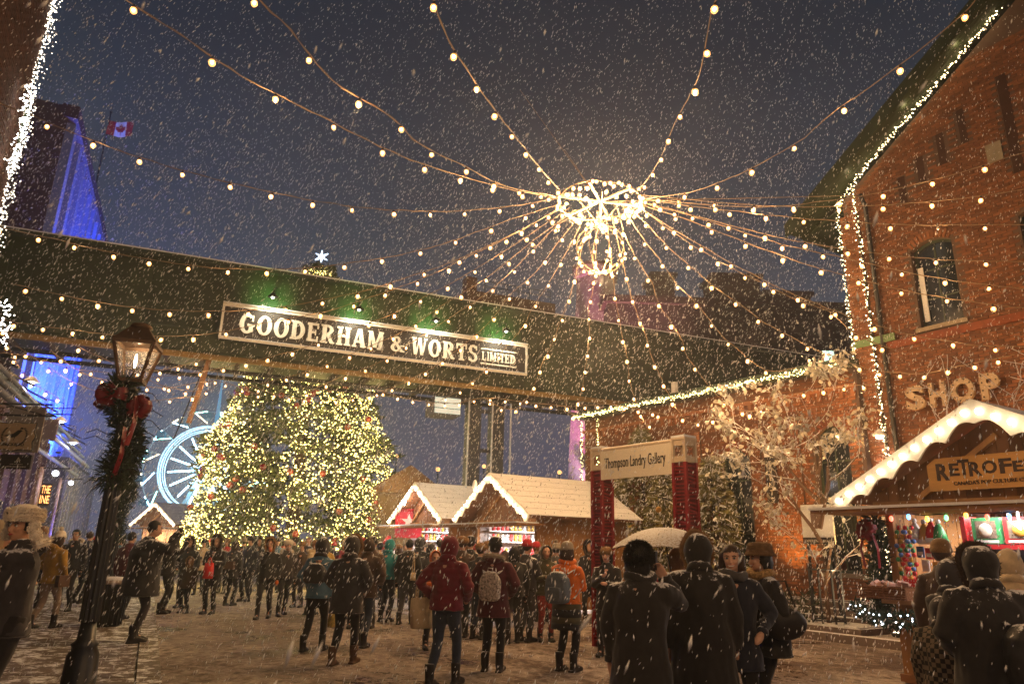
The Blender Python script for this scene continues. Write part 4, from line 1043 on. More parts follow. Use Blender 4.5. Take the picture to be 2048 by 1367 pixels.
# hanging stockings and hats
def hat(x, z, c1, c2, lab, nm='hanging_hat'):
    t = t4(nm, lab, 'hat', x, .35, z, 'hats hung on the left of the near stall')
    q = MB(); q.lathe([(.1, 0), (.105, .05), (.1, .06)], 12); q.build('brim', GM[c2], t, smooth=True)
    q = MB(); q.lathe([(.098, .06), (.08, .14), (.05, .22), (.02, .28)], 12); q.build('crown', GM[c1], t, smooth=True)
    q = MB(); q.ball((0, 0, .3), .035, 8, 6); q.build('pompom', GM[5], t, smooth=True)
hat(.2, 1.8, 5, 5, 'white novelty hat hung left of the red shelves'); hat(.33, 1.78, 3, 2, 'yellow hat hung beside the white one'); hat(.43, 1.8, 0, 5, 'red santa hat hung left of the red shelves'); hat(.53, 1.78, 1, 1, 'green elf hat with stripes hung next to the shelf upright')
for k, (x, z, c) in enumerate(((.2, 1.6, 4), (.32, 1.58, 0), (.43, 1.58, 0), (.53, 1.6, 1), (.25, 1.42, 5), (.4, 1.4, 3))):
    t = t4('hanging_packet', ('blue', 'red', 'dark red', 'pale green', 'black and white', 'orange')[k]+' packet hanging below the hats in the near stall', 'packet', x, .4, z, 'packets hung below the hats')
    MB().box(-.05, .05, 0, .02, 0, .15).build('card', GM[c], t); MB().box(-.035, .035, -.003, -.001, .03, .08).build('print', GM[(5, 5, 2, 5, 2, 0)[k]], t)
# bauble strings
for k, (x, y) in enumerate(((.16, -.02), (.24, .0), (.32, .02), (.2, .1))):
    t = t4('bauble_string', ('leftmost', 'second', 'third', 'rearmost')[k]+' string of bright coloured baubles hanging inside the left post', 'ornament', x, y, 1.3, 'bauble strings by the left post')
    q = MB(); q.tube([(0, 0, .75), (0, 0, 0)], .004, 4); q.build('cord', black_metal, t)
    for j in range(12):
        link('bauble', BAL[random.choice((0, 0, 1, 3, 4, 1))], t, (.03*math.cos(j*2.4), .03*math.sin(j*2.4), j*.06), None, (.62, .62, .62))
t = t4('gift_stack', 'red gift box with white polka dots standing on the counter corner', 'gift box', .16, -.05, 1.12)
MB().box(0, .26, 0, .2, 0, .2).build('carton', GM[0], t)
q = MB()
for i in range(7):
    for j in range(5): q.cbox((.02+i*.037, -.001, .02+j*.04), .01, .003, .01)
q.build('dots', GM[5], t, kind='stuff')
t = t4('wicker_basket', 'wicker basket of wrapped sweets on the counter end of the near stall', 'basket', .14, -.3, 1.06)
wick = M('wicker', (.22, .09, .035), .7, var=.5, scale=40, bump=.8)
q = MB(); q.loft([[(x*s, y*s, z) for x, y in ((-.3, -.15), (.3, -.15), (.3, .15), (-.3, .15))] for s, z in ((.85, 0), (1, .15), (1.04, .165), (.97, .165), (.83, .02))]); q.build('basket_body', wick, t)
q = MB()
for i in range(9):
    q.tube([(-.3+i*.075, -.152, .0), (-.3+i*.075, -.16, .16)], .008, 4)
for j in range(5): q.tube([(-.29, -.145-.003*j, .02+j*.032), (.29, -.145-.003*j, .02+j*.032)], .009, 4)
q.build('weave', wick, t)
q = MB()
for i in range(26): q.cbox((random.uniform(-.24, .24), random.uniform(-.11, .11), .15+random.random()*.05), .1, .07, .03, Euler((random.random(), random.random(), random.random()*3)).to_matrix())
q.build('wrapped_sweets', M('wrap_pink', (.65, .4, .33), .4, isl=.4), t)
t = t4('display_case', 'small glass display case with magnets on the counter behind the basket', 'display case', .3, -.02, 1.06)
MB().box(0, .5, 0, .12, 0, .2).build('case', M('case_grey', (.3, .32, .3), .3), t)
for k in range(4): MB().box(.03+k*.115, .13+k*.115, -.006, -.001, .03, .17).build('card', GM[(5, 2, 0, 1)[k]], t)
for k, c in enumerate(((.4, 4), (.6, 5))): 
    t = t4('paper_cup', ('blue', 'white')[k]+' cup on the counter behind the case', 'cup', c[0]+.3, .2, 1.06); q = MB(); q.lathe([(.035, 0), (.045, .12), (.04, .12), (.03, .01)], 12); q.build('cup_wall', GM[c[1]], t)
# coloured christmas bulbs under the awning
for k in range(13):
    c = ((1, .1, .05), (.1, .4, 1), (1, .75, .05), (.1, .9, .2), (1, .45, .05))[k % 5]
    if k == 0:
        CB = t4('coloured_light_string', 'string of fat coloured bulbs under the near stall awning', 'string lights', 0, 0, 0)
        q = MB(); q.tube([(.1+i*.25, -.1, 2.16+.02*math.sin(i*2)) for i in range(14)], .008, 4); q.build('cable', socket, CB)
    q = MB(); q.ball((0, 0, 0), .026, 8, 6, 0, (1, 1, 1.5)); o = q.build('bulb', EM('col_bulb_%d' % (k % 5), c, 5), CB); o.location = (.15+k*.25, -.1, 2.11+.02*math.sin(k*2))
# red ribbon bow + garland on the left post, lit garland under the counter and small lit tree
def greenery(q, c, R, n, L=.12, m=0, w=.012):
    for i in range(n):
        d = Vector((random.gauss(0, 1), random.gauss(0, 1), random.gauss(0, 1))); d.normalize()
        p = Vector(c)+Vector((d.x*R[0], d.y*R[1], d.z*R[2]))*random.random()**.4
        e_ = (d+Vector((random.gauss(0, .5), random.gauss(0, .5), random.gauss(0, .5)))).normalized()*L*random.uniform(.6, 1.2)
        s_ = e_.orthogonal().normalized()*w
        q.add([p-s_, p+s_, p+e_*.6+s_*.8, p+e_, p+e_*.6-s_*.8], [(0, 1, 2, 3, 4)], m)
needle = M('fir_needles', (.035, .07, .025), .7, var=.5, scale=9, isl=.4, snow=.12, snowscale=6, bump=0)
needle_d = M('dark_fir', (.03, .045, .02), .75, var=.5, scale=9, isl=.4, snow=.2, snowscale=6, bump=0)
GP = t4('fir_garland', 'fir garland with big red bow down the left post of the near stall', 'garland', -.12, -.12, 0)
q = MB()
for z in [.9+i*.1 for i in range(13)]: greenery(q, (0, 0, z), (.13, .13, .1), 60)
q.build('needles', needle_d, GP, kind='stuff')
def bow(T, c, s, mat):
    c = Vector(c)
    for k in range(13):
        a = k*2*math.pi/6.5+.3; dr = Vector((math.cos(a), -.45*abs(math.sin(k*3.1)), math.sin(a)*.85))*random.uniform(.75, 1.15)
        q = MB()
        up_ = Vector((0, -1, 0)); sd_ = dr.cross(up_).normalized()
        n_ = 7; vs = []
        for i in range(n_+1):
            t_ = i/n_*math.pi
            p = c+dr*(s*math.sin(t_)*(1.0 if k < 7 else .8))+up_*(s*.45*math.sin(2*t_)+.0)+Vector((0, 0, -.02))
            wv = s*.16*(.35+math.sin(t_)*.9)
            vs += [p-sd_*wv, p+sd_*wv]
        fs = [(2*i, 2*i+1, 2*i+3, 2*i+2) for i in range(n_)]
        q.add(vs, fs); q.add([v+up_*.006 for v in vs], [f[::-1] for f in fs]); q.build('ribbon_loop', mat, T, smooth=True)
ribbon = M('red_ribbon', (.22, .01, .014), .35, var=.3, scale=12, spec=.6, snow=.25, snowscale=16)
bow(GP, (0, -.16, 1.98), .17, ribbon)
for dx in (-.06, .07):
    q = MB(); q.tube([(dx, -.14, 1.9), (dx*2, -.16, 1.7), (dx*1.6, -.13, 1.45)], [(.03, .006)]*3, 6); q.build('ribbon_tail', ribbon, GP)
GC = t4('lit_garland', 'fir garland with cool white lights draped below the counter of the near stall', 'garland', 0, -.33, 0)
q = MB(); ql = MB()
for i in range(26):
    x = -.35+i*.14; z = .9-.1*abs(math.sin(i*.42)); greenery(q, (x, 0, z), (.1, .09, .1), 55, .1)
    for k in range(4): ql.octa((x+random.uniform(-.06, .06), -.1-random.random()*.03, z+random.uniform(-.1, .1)), .011)
q.build('needles', needle_d, GC, kind='stuff'); ql.build('fairy_lights', EM('fairy_cool', (.75, .88, 1.0), 11), GC, kind='stuff')
LT = t4('lit_fir_spray', 'fir spray covered with warm lights hung outside the left post of the near stall', 'garland', -.3, .35, 1.02)
q = MB(); ql = MB()
for i in range(34):
    z = i*.03; R_ = .27*(1-i/40)
    greenery(q, (0, 0, z), (R_, R_, .06), 46, .12)
    for k in range(5):
        a = random.uniform(0, 6.28); ql.octa((R_*1.0*math.cos(a), R_*1.0*math.sin(a), z+random.uniform(0, .05)), .012)
q.build('foliage', needle_d, LT, kind='stuff'); ql.build('fairy_lights', fairy_w, LT, kind='stuff'); q = MB(); q.tube([(0, 0, 0), (0, 0, 1.15), (.28, .1, 1.15)], .015, 6); q.build('stem', darkwood, LT)
lamp('POINT', M4 @ Vector((-.5, .0, 1.2)), 5, HOT, LT, .1)
# strip light inside
t = t4('neon_hook', 'white glowing tube hanging among the coloured bulbs', 'light', 1.38, .7, 2.08)
q = MB(); q.tube([(-.12, 0, .1), (-.1, 0, 0), (0, 0, -.1), (0, 0, .12)], .012, 6); q.build('tube', EM('tube_white', (.95, .95, 1), 8), t)

# ------------------------------------------------------------------ gallery sign
GP1 = Vector((2.87, 11.6, 0)); GP2 = Vector((1.72, 13.15, 0))
GA = math.atan2(-(GP1-GP2).x, (GP1-GP2).y)
gd = (GP1-GP2).normalized()
GS = thing('gallery_sign', 'cream panel reading Thompson Landry Gallery between two red snow-flecked posts', 'sign')
gn = Vector((gd.y, -gd.x, 0))  # towards the camera-left
if gn.dot(EYE-GP2) < 0: gn = -gn
GS.matrix_basis = Matrix(((gd.x, -gn.x, 0, GP2.x), (gd.y, -gn.y, 0, GP2.y), (0, 0, 1, 0), (0, 0, 0, 1)))
gl = (GP1-GP2).length
redlat = M('red_lattice', (.28, .012, .015), .55, var=.4, scale=18, snow=.1, bump=.4)
creamf = M('cream_frame', (.62, .5, .36), .7, var=.15, scale=9, snow=.5)
for x in (0, gl):
    h = .125
    c = MB().box(x-h+.02, x+h-.02, -h+.02, h-.02, 0, 3.0).build('post_core', M('red_dark', (.12, .008, .01), .7), GS)
    for sx_, sy_ in ((-1, -1), (1, -1), (1, 1), (-1, 1)):
        MB().box(x+sx_*h-.025, x+sx_*h+.025, sy_*h-.025, sy_*h+.025, 0, 3.0).build('post_edge', redlat, GS)
        MB().box(x+sx_*h-.025, x+sx_*h+.025, sy_*h-.025, sy_*h+.025, 3.001, 3.36).build('cap_edge', creamf, GS)
    k = 0; z = .1
    while z < 2.95:
        for (y, ax) in ((-h, 'x'), (h, 'x')):
            q = MB(); q.beam((x-h+.026, y, z), (x+h-.026, y, z+random.uniform(-.03, .03)), .02, .022); q.build('wound_branch', redlat, GS)
        for xx in (x-h, x+h):
            q = MB(); q.beam((xx, -h+.026, z), (xx, h-.026, z+random.uniform(-.04, .02)), .02, .022); q.build('wound_branch', redlat, GS)
        z += .058
    for z in (3.01, 3.27): 
        q = MB(); q.box(x-h, x+h, -h-.01, -h+.02, z, z+.09); q.box(x-h, x+h, h-.02, h+.01, z, z+.09); q.box(x-h-.01, x-h+.02, -h+.021, h-.021, z, z+.09); q.box(x+h-.02, x+h+.01, -h+.021, h-.021, z, z+.09); q.build('cap_rail', creamf, GS)
    MB().box(x-h-.03, x+h+.03, -h-.03, h+.03, 3.362, 3.4).build('cap_top', creamf, GS)
    MB().box(x-h-.02, x+h+.02, -h-.02, h+.02, 3.401, 3.44).build('cap_snow', snowm, GS)
q = MB(); q.tube([(.14, -h, 3.36), (gl-.14, -h, 3.36)], .035, 8); q.build('top_rail', creamf, GS)
lamp('POINT', GP1+Vector((-1.6, -1.3, 4.4)), 115, WARM, GS, .08)  # fill light without a fixture, added to brighten the cream panel
MB().box(.13, gl-.14, -h-.03, -h+.0, 2.82, 3.33).build('panel', M('cream_panel', (.78, .7, .56), .6, var=.08, scale=30), GS)
fit_text('Thompson Landry Gallery', M('dark_type', (.04, .03, .02), .6), GS, .24, gl-.26, -h-.036, 2.95, 3.2, 'lettering', tilt=0.0)
# small hanging lantern bracket on the near post
q = MB(); q.tube([(gl-.19, -h-.02, 2.4), (gl-.3, -h-.2, 2.45), (gl-.3, -h-.2, 2.3)], .012, 5); q.build('bracket', black_metal, GS)
q = MB(); q.ball((gl-.3, -h-.2, 2.25), .05, 8, 6); q.build('small_lamp', M('brass', (.6, .35, .1), .3, metal=.8), GS)

# ------------------------------------------------------------------ lamp posts
candle = EM('candle_flame', (1.0, .85, .6), 22)
lglass = bpy.data.materials.new('lantern_glass'); lglass.use_nodes = True
_b = lglass.node_tree.nodes['Principled BSDF']; _b.inputs['Base Color'].default_value = (1, .85, .7, 1); _b.inputs['Alpha'].default_value = .22; _b.inputs['Roughness'].default_value = .25
_b.inputs['Emission Color'].default_value = (1, .7, .5, 1); _b.inputs['Emission Strength'].default_value = .0
bronze = M('lantern_bronze', (.13, .07, .035), .5, metal=.4, var=.4, scale=12)
def street_lamp(x, y, label, s=1.0, rz=.5, power=25, garl=True, zb=3.3):
    T = thing('street_lamp', label, 'street lamp', (x, y, 0), rz, 'black street lamps')
    q = MB(); q.lathe([(.2, 0), (.2, .06), (.17, .1), (.155, .42), (.12, .5), (.135, .53), (.09, .57), (.075, .75)], 16); q.build('base', black_metal, T, smooth=True)
    q = MB(); n = 24; prof = [(.09, .75), (.084, 1.2), (.072, 2.4), (.058, zb-.05)]
    q.loft([[(r*(1+(.1 if j % 2 else -.06))*math.cos(2*math.pi*j/n), r*(1+(.1 if j % 2 else -.06))*math.sin(2*math.pi*j/n), z) for j in range(n)] for r, z in prof]); q.build('post', black_metal, T)
    q = MB(); q.lathe([(.06, zb-.08), (.1, zb-.04), (.05, zb), (.12, zb+.03), (.15, zb+.06)], 12); q.build('collar', black_metal, T, smooth=True)
    Z0, Z1 = zb+.06, zb+.5; a, b = .115, .21
    for sx_, sy_ in ((-1, -1), (1, -1), (1, 1), (-1, 1)): q = MB(); q.beam((sx_*a, sy_*a, Z0), (sx_*b, sy_*b, Z1), .03); q.build('corner_bar', bronze, T)
    for z, r in ((Z0, a), (Z1, b)):
        q = MB()
        for (p0, p1) in (((-r, -r), (r, -r)), ((r, -r), (r, r)), ((r, r), (-r, r)), ((-r, r), (-r, -r))): q.beam((*p0, z), (*p1, z), .04)
        q.build('lantern_frame', bronze, T)
    for (p0, p1) in (((-1, -1), (1, -1)), ((1, -1), (1, 1)), ((1, 1), (-1, 1)), ((-1, 1), (-1, -1))):
        q = MB(); a2, b2 = a-.004, b-.004
        q.add([(p0[0]*a2, p0[1]*a2, Z0+.02), (p1[0]*a2, p1[1]*a2, Z0+.02), (p1[0]*b2, p1[1]*b2, Z1-.02), (p0[0]*b2, p0[1]*b2, Z1-.02)], [(0, 1, 2, 3)]); q.build('glass_pane', lglass, T)
    q = MB(); q.loft([[(sx_*r, sy_*r, z) for sx_, sy_ in ((-1, -1), (1, -1), (1, 1), (-1, 1))] for r, z in ((b+.025, Z1+.02), (b-.02, Z1+.07), (.1, Z1+.2))]); q.build('roof', bronze, T)
    q = MB(); q.lathe([(.1, Z1+.2), (.125, Z1+.22), (.11, Z1+.25), (.03, Z1+.28)], 12); ch = q.build('chimney_cap', bronze, T, smooth=True)
    q = MB(); q.tube([(0, 0, Z0), (0, 0, Z0+.16)], .012, 6); q.build('candle_stem', bronze, T)
    q = MB(); q.ball((0, 0, Z0+.25), .017, 8, 8, 0, (1, 1, 5)); q.build('flame', candle, T, smooth=True)
    lamp('POINT', (x, y, Z0+.48), power, HOT, T, .05)
    return T
def post_garland(x, y, z0, z1, label, R0=.17, T=None, bowz=None, rz=0):
    G = thing('post_garland', label, 'garland', (x, y, 0), rz, 'fir garlands tied to the lamp posts')
    q = MB(); z = z0
    while z < z1:
        a = z*5; c = (.08*math.cos(a), .08*math.sin(a), z); greenery(q, c, (R0, R0, .12), 130, .13, w=.009); z += .07
    q.build('needles', needle_d, G, kind='stuff')
    q = MB()
    for k in range(14):
        a = random.uniform(0, 6.28); zz = random.uniform(z0-.1, z1); d = Vector((math.cos(a), math.sin(a), random.uniform(-.6, .3)))
        q.tube([Vector((0, 0, zz))+d*.1, Vector((0, 0, zz))+d*.3+Vector((0, 0, .03)), Vector((0, 0, zz))+d*.42-Vector((0, 0, .05))], .005, 4)
    q.build('twigs', darkwood, G, kind='stuff')
    return G
SL1 = street_lamp(-4.43, 8.05, 'nearest black street lamp with candle flame and red bow, leaning into the upper left', rz=.25)
G1 = post_garland(-4.43, 8.05, 2.25, 3.35, 'snowy fir garland with red bows on the nearest street lamp', .16)
bow(G1, (-.17, -.1, 3.2), .19, ribbon); bow(G1, (.19, -.08, 3.08), .165, ribbon)
for dx, zz in ((.18, 2.85), (.1, 2.5)):
    q = MB(); q.tube([(dx, -.15, zz+.3), (dx+.04, -.2, zz), (dx-.02, -.17, zz-.25)], [(.05, .008)]*3, 6); q.build('ribbon_tail', ribbon, G1)
SL2 = street_lamp(-8.35, 15.6, 'second black street lamp, just behind and below the nearest lantern', rz=.35, power=20)
G2 = post_garland(-8.35, 15.6, 1.6, 3.3, 'fir garland wound on the second street lamp behind the first', .2)

# ------------------------------------------------------------------ left hanging signs
def hsign(px0, py0, px1, py1, Y, label, name='hanging_sign', mat=None, shape=None):
    A_ = atY(px0, py0, Y); B_ = atY(px1, py1, Y)
    T = thing(name, label, 'sign', ((A_.x+B_.x)/2, Y, B_.z), 0)
    w, h = (B_.x-A_.x)/2, A_.z-B_.z
    return T, w, h
tan = M('sign_tan', (.66, .5, .29), .7, var=.15, scale=14, bump=.2)
ink = M('sign_ink', (.03, .025, .02), .7)
T, w, h = hsign(-6, 842, 66, 903, 12.3, 'tan shaped sign with black bird and wreath, hanging from a bracket at the left edge')
n = 40; poly = []
for i in range(n):
    a = 2*math.pi*i/n; s_ = 1/max(abs(math.cos(a)), abs(math.sin(a)))**.85; r_ = 1+.05*math.cos(8*a)
    poly.append((w*.93*s_*r_*math.cos(a)*.98, h/2+h*.46*s_*r_*math.sin(a)*.98))
q = MB(); q.slab(poly, -.02, .02); q.build('board', tan, T)
q = MB(); q.slab([(a*1.05, h/2+(b-h/2)*1.05) for a, b in poly], -.014, .014); q.build('border', ink, T)
q = MB()
for sg in (-1, 1):
    for k in range(14):
        t_ = -1.2+k*.15; R_ = h*.36; x_ = sg*R_*1.15*math.cos(t_); z_ = h*.52+R_*math.sin(t_)
        q.slab([(x_-.02, z_), (x_, z_-.012), (x_+.03, z_+.01), (x_, z_+.012)], -.026, -.0205)
q.build('wreath', ink, T)
bird = [(-.2, -.02), (-.12, .0), (-.02, .02), (.05, .08), (.1, .09), (.14, .075), (.11, .05), (.07, .0), (.02, -.04), (-.05, -.05), (-.12, -.03)]
q = MB(); q.slab([(a*.95, h*.55+b) for a, b in bird], -.027, -.0205); q.slab([(.08, h*.55+.1), (.14, h*.55+.1), (.13, h*.55+.13), (.09, h*.55+.13)], -.026, -.0205); q.slab([(0, h*.55-.1), (.006, h*.55-.1), (.02, h*.55-.04), (.012, h*.55-.04)], -.026, -.0205); q.build('bird', ink, T)
fit_text('BLACKBIRD', ink, T, -w*.55, w*.55, -.0225, h*.18, h*.28, bold=.01)
q = MB(); q.beam((-w-1.2, .03, h+.12), (w+.25, .03, h+.12), .03); q.beam((-w-1.2, .03, h+.62), (w, .03, h+.14), .02); q.beam((-w*.6, .03, h-.02), (-w*.6, .03, h+.12), .012); q.beam((w*.6, .03, h-.02), (w*.6, .03, h+.12), .012); q.build('bracket', black_metal, T)
T, w, h = hsign(22, 812, 74, 905, 13.2, 'plain grey board hanging right behind the bird sign')
MB().box(-w, w, .0, .03, 0, h).build('board', M('sign_grey', (.28, .24, .2), .7), T); q = MB(); q.beam((-w-1, .015, h+.05), (w+.1, .015, h+.05), .03); q.build('bracket', black_metal, T)
T, w, h = hsign(64, 838, 109, 881, 14.6, 'blank mauve square sign hanging on a thin bracket against the blue wall')
MB().box(-w, w, .0, .03, 0, h).build('board', M('sign_mauve', (.36, .3, .36), .7), T); q = MB(); q.beam((-w-.6, .015, h+.12), (w+.25, .015, h+.12), .025); q.beam((-w-.6, .015, h+.25), (w+.3, .015, h+.25), .02); q.build('bracket', black_metal, T)
T, w, h = hsign(3, 908, 60, 938, 12.3, 'dark board with pale letter A hanging directly under the bird sign')
MB().box(-w, w, -.02, .02, 0, h).build('board', M('sign_dark', (.035, .025, .02), .7), T)
text('A', .13, creamw, T, 0.05, -.0235, h*.45, extrude=.002)
fit_text('ARTISAN', creamw, T, -w*.3, w*.5, -.0225, h*.3, h*.36); fit_text('DISTILLERY STUDIOS', creamw, T, -w*.5, w*.75, -.0225, h*.12, h*.19)
# orange letter sign
P = atY(90, 988, 20)
T = thing('neon_sign', 'small glowing orange upright letters on the dark shopfront by the left lamp pole', 'sign', P, .4)
MB().box(-.13, .13, .02, .06, -.3, .3).build('board', ink, T)
for k, ch in enumerate('THE'):
    fit_text(ch, EM('neon_orange', (1.0, .35, .08), 3.5), T, -.1+k*.075, -.04+k*.075, 0, .03, .24, 'letter')
fit_text('INE', EM('neon_orange', (1, .35, .08), 3.5), T, -.1, .12, 0, -.24, -.03, 'letter')
# cool shades hanging along the pipes
for i, (px, py, Y, lab) in enumerate(((63, 763, 16.5, 'topmost, beside the bridge underside'), (121, 842, 19, 'middle, right of the mauve sign'), (146, 885, 22, 'lowest, at the foot of the blue building'))):
    P = atY(px, py, Y); T = thing('enamel_lamp', 'white enamel shade lamp on the left buildings, '+lab, 'lamp', P, 0, 'white enamel lamps on the left')
    q = MB(); q.lathe([(.16, 0), (.17, .02), (.09, .1), (.03, .14)], 12); q.build('lamp_shade', whitep, T, smooth=True); q = MB(); q.ball((0, 0, 0), .09, 8, 6, 0, (1, 1, .5)); q.build('bulb', EM('enamel_glow', (.85, .92, 1.0), 9), T); q = MB(); q.tube([(0, 0, .14), (0, 0, .5), (-.5, 0, .6)], .015, 5); q.build('arm', black_metal, T)
    lamp('POINT', P-Vector((0, 0, .12)), 14, (.7, .8, 1), T, .05)
for i, (px, py, Y, pb_, lab) in enumerate(((93, 938, 17.5, (72, 1090), 'tall pale lamp pole with white globe left of the nearest street lamp'), (130, 960, 23, (118, 1090), 'slim pole with crossbar and fairy lights farther down the left side'))):
    P = atY(px-8, py-5, Y); T = thing('lamp_pole', lab, 'lamp post', (P.x, Y, 0), 0, 'slim lamp poles at left')
    q = MB(); q.tube([(0, 0, .05), (0, 0, P.z)], .05, 8); q.build('pole', M('pale_pole', (.42, .27, .22), .5), T, smooth=True); q = MB(); q.beam((-.1, 0, P.z-.03), (.7, 0, P.z-.03), .03); q.build('arm', black_metal, T)
    q = MB(); q.ball((.35, 0, P.z-.15), .075, 10, 8); q.build('globe', EM('globe_white', (.9, .93, 1), 4), T, smooth=True)
    lamp('POINT', (P.x+.3, Y-.3, P.z-.3), 8, (.75, .78, 1), T, .1)
# flag
FT = Vector((-.6622*36, 36, 1.6+.6657*36))
T = thing('flag_pole', 'thin pole on the blue building roof carrying the red and white maple leaf flag', 'flag pole', (FT.x, 36, 18.4), 0)
q = MB(); q.tube([(0, 0, 0), (0, 0, FT.z-18.4)], [.06, .035], 6); q.build('pole', black_metal, T)
q = MB(); q.ball((0, 0, FT.z-18.4), .09, 8, 6); q.build('finial', black_metal, T)
T = thing('maple_leaf_flag', 'red and white maple leaf flag flying from the pole above the blue building', 'flag', (FT.x, 36, FT.z-.55), 0)
def fw(x, z): return (x, .12*math.sin(x*4+z), z-.1*x+.03*math.sin(x*5))
flw, flh = 1.5, .95
for xa, xb, nm, mt in ((0, .25, 'red_band', redp), (.25, .75, 'white_band', whitep), (.75, 1, 'red_band', redp)):
    q = MB(); vs = []; nn_ = 6
    for i in range(nn_+1):
        x = (xa+(xb-xa)*i/nn_)*flw; vs += [fw(x, 0), fw(x, -flh)]
    q.add(vs, [(2*i, 2*i+1, 2*i+3, 2*i+2) for i in range(nn_)]); q.build(nm, mt, T)
lf = [(0, .5), (.1, .33), (.2, .38), (.17, .12), (.32, .26), (.36, .18), (.5, .2), (.44, .06), (.5, 0), (.26, -.18), (.3, -.26), (.03, -.22), (.03, -.45)]
lf = lf+[(-a, b) for a, b in lf[::-1]]
q = MB(); q.add([Vector(fw(flw/2+a*flh*.75, -flh/2+b*flh*.75))+Vector((0, -.02, 0)) for a, b in lf], [tuple(range(len(lf)))]); q.build('maple_leaf', redp, T)
lamp('POINT', (FT.x, 33, FT.z-2), 60, (.8, .7, 1), T, .3)
# SHOP letters
T = thing('shop_letters', 'four big weathered metal letters spelling SHOP on the tall brick wall', 'sign'); T.matrix_basis = TB.matrix_basis
shm = M('shop_letter', (.4, .29, .19), .6, var=.25, scale=9, snow=.2)
lx = [(.36, .8), (.9, 1.26), (1.36, 1.86), (1.98, 2.36)]
def shopletter(ch, xa, xb):
    me = fit_text(ch, shm, T, xa, xb, -.16, 4.86, 5.42, 'letter', bold=.045)
    for v in me.data.vertices: v.co.z *= 10
    q = MB()
    dots = {'S': [(.85, .8), (.5, .95), (.15, .75), (.5, .52), (.85, .25), (.5, .05), (.12, .2)], 'H': [(.1, .1), (.1, .5), (.1, .9), (.5, .5), (.9, .1), (.9, .5), (.9, .9)], 'O': [(.5+.42*math.cos(a), .5+.43*math.sin(a)) for a in [i*math.pi/5 for i in range(10)]], 'P': [(.12, .1), (.12, .35), (.12, .65), (.12, .93), (.5, .93), (.85, .7), (.5, .47)]}[ch]
    for a, b in dots: q.ball((xa+(xb-xa)*a, -.21, 4.86+.56*b), .018, 6, 4)
    q.build('dead_bulb', socket, T)
for ch, (a, b) in zip('SHOP', lx): shopletter(ch, a, b)
# wall lamp on the corner + vertical banner + notice on wing
P = WG.matrix_basis @ Vector((.2, -.35, 4.45))
T = thing('wall_lamp', 'round white wall lamp glowing on the building corner above the near stall roof', 'lamp', tbp(-.3, -.32, 4.35), -(math.pi/2-AT))
q = MB(); q.lathe([(.15, 0), (.16, .03), (.07, .12), (.02, .16)], 12); q.build('lamp_shade', whitep, T, smooth=True); q = MB(); q.ball((0, 0, -.02), .09, 10, 8, 0, (1, 1, .7)); q.build('globe', EM('wall_globe', (1, .85, .72), 14), T, smooth=True); q = MB(); q.tube([(0, 0, .15), (0, .1, .25), (0, .2, .2)], .015, 6); q.build('arm', black_metal, T)
lamp('SPOT', tbp(-.25, -.34, 4.2), 60, (1, .62, .5), T, .05, tbp(-.2, .2, 2.8), 1.7, .7)
T = thing('banner', 'narrow dark upright banner with pale letters on the wing wall', 'banner'); T.matrix_basis = WG.matrix_basis
MB().box(-2.62, -2.3, -.14, -.1, 2.9, 4.1).build('cloth', ink, T); 
for k, ch in enumerate('EVENTS'): text(ch, .2, creamw, T, -2.46, -.144, 3.85-k*.19, extrude=.002, rot=(math.pi/2, 0, 0))
MB().box(-2.62, -2.3, -.14, -.1, 4.101, 4.4).build('snowy_cap', snowm, T)
T = thing('notice_board', 'white notice board with small picture and dark strip behind the near stall', 'notice board'); T.matrix_basis = WG.matrix_basis
MB().box(-1.15, -.35, -.95, -.9, 1.85, 2.75).build('board', whitep, T); MB().box(-.9, -.62, -.957, -.951, 2.2, 2.55).build('picture', M('poster', (.2, .12, .08), .5, var=.6, scale=20), T)
MB().box(-1.15, -.35, -.962, -.952, 1.85, 2.0).build('strip', ink, T); fit_text('EXPERIENCE SPACE', creamw, T, -1.1, -.4, -.966, 1.89, 1.95); q = MB(); q.box(-1.1, -1.05, -.9, -.86, 0.1, 2.7); q.box(-.45, -.4, -.9, -.86, 0.1, 2.7); q.build('board_leg', black_metal, T)
# trash can
T = thing('trash_can', 'round black trash can with snow on its lid beyond the near lamp', 'trash can', (-7.42, 14.0, .05), 0)
q = MB(); q.lathe([(.26, 0), (.3, .72), (.32, .74)], 20); q.build('bin_body', black_metal, T, smooth=True)
for k in range(20):
    a = k*math.pi/10; q = MB(); q.beam((.275*math.cos(a), .275*math.sin(a), .03), (.315*math.cos(a), .315*math.sin(a), .72), .02); q.build('slat', black_metal, T)
q = MB(); q.lathe([(.34, .74), (.34, .8), (.2, .83), (.18, .8)], 20); q.build('rim', M('bin_rim', (.3, .24, .2), .5), T, smooth=True); q = MB(); q.lathe([(.33, .801), (.3, .85), (.2, .86), (.0, .84)], 20); q.build('snow_cap', snowm, T, smooth=True)
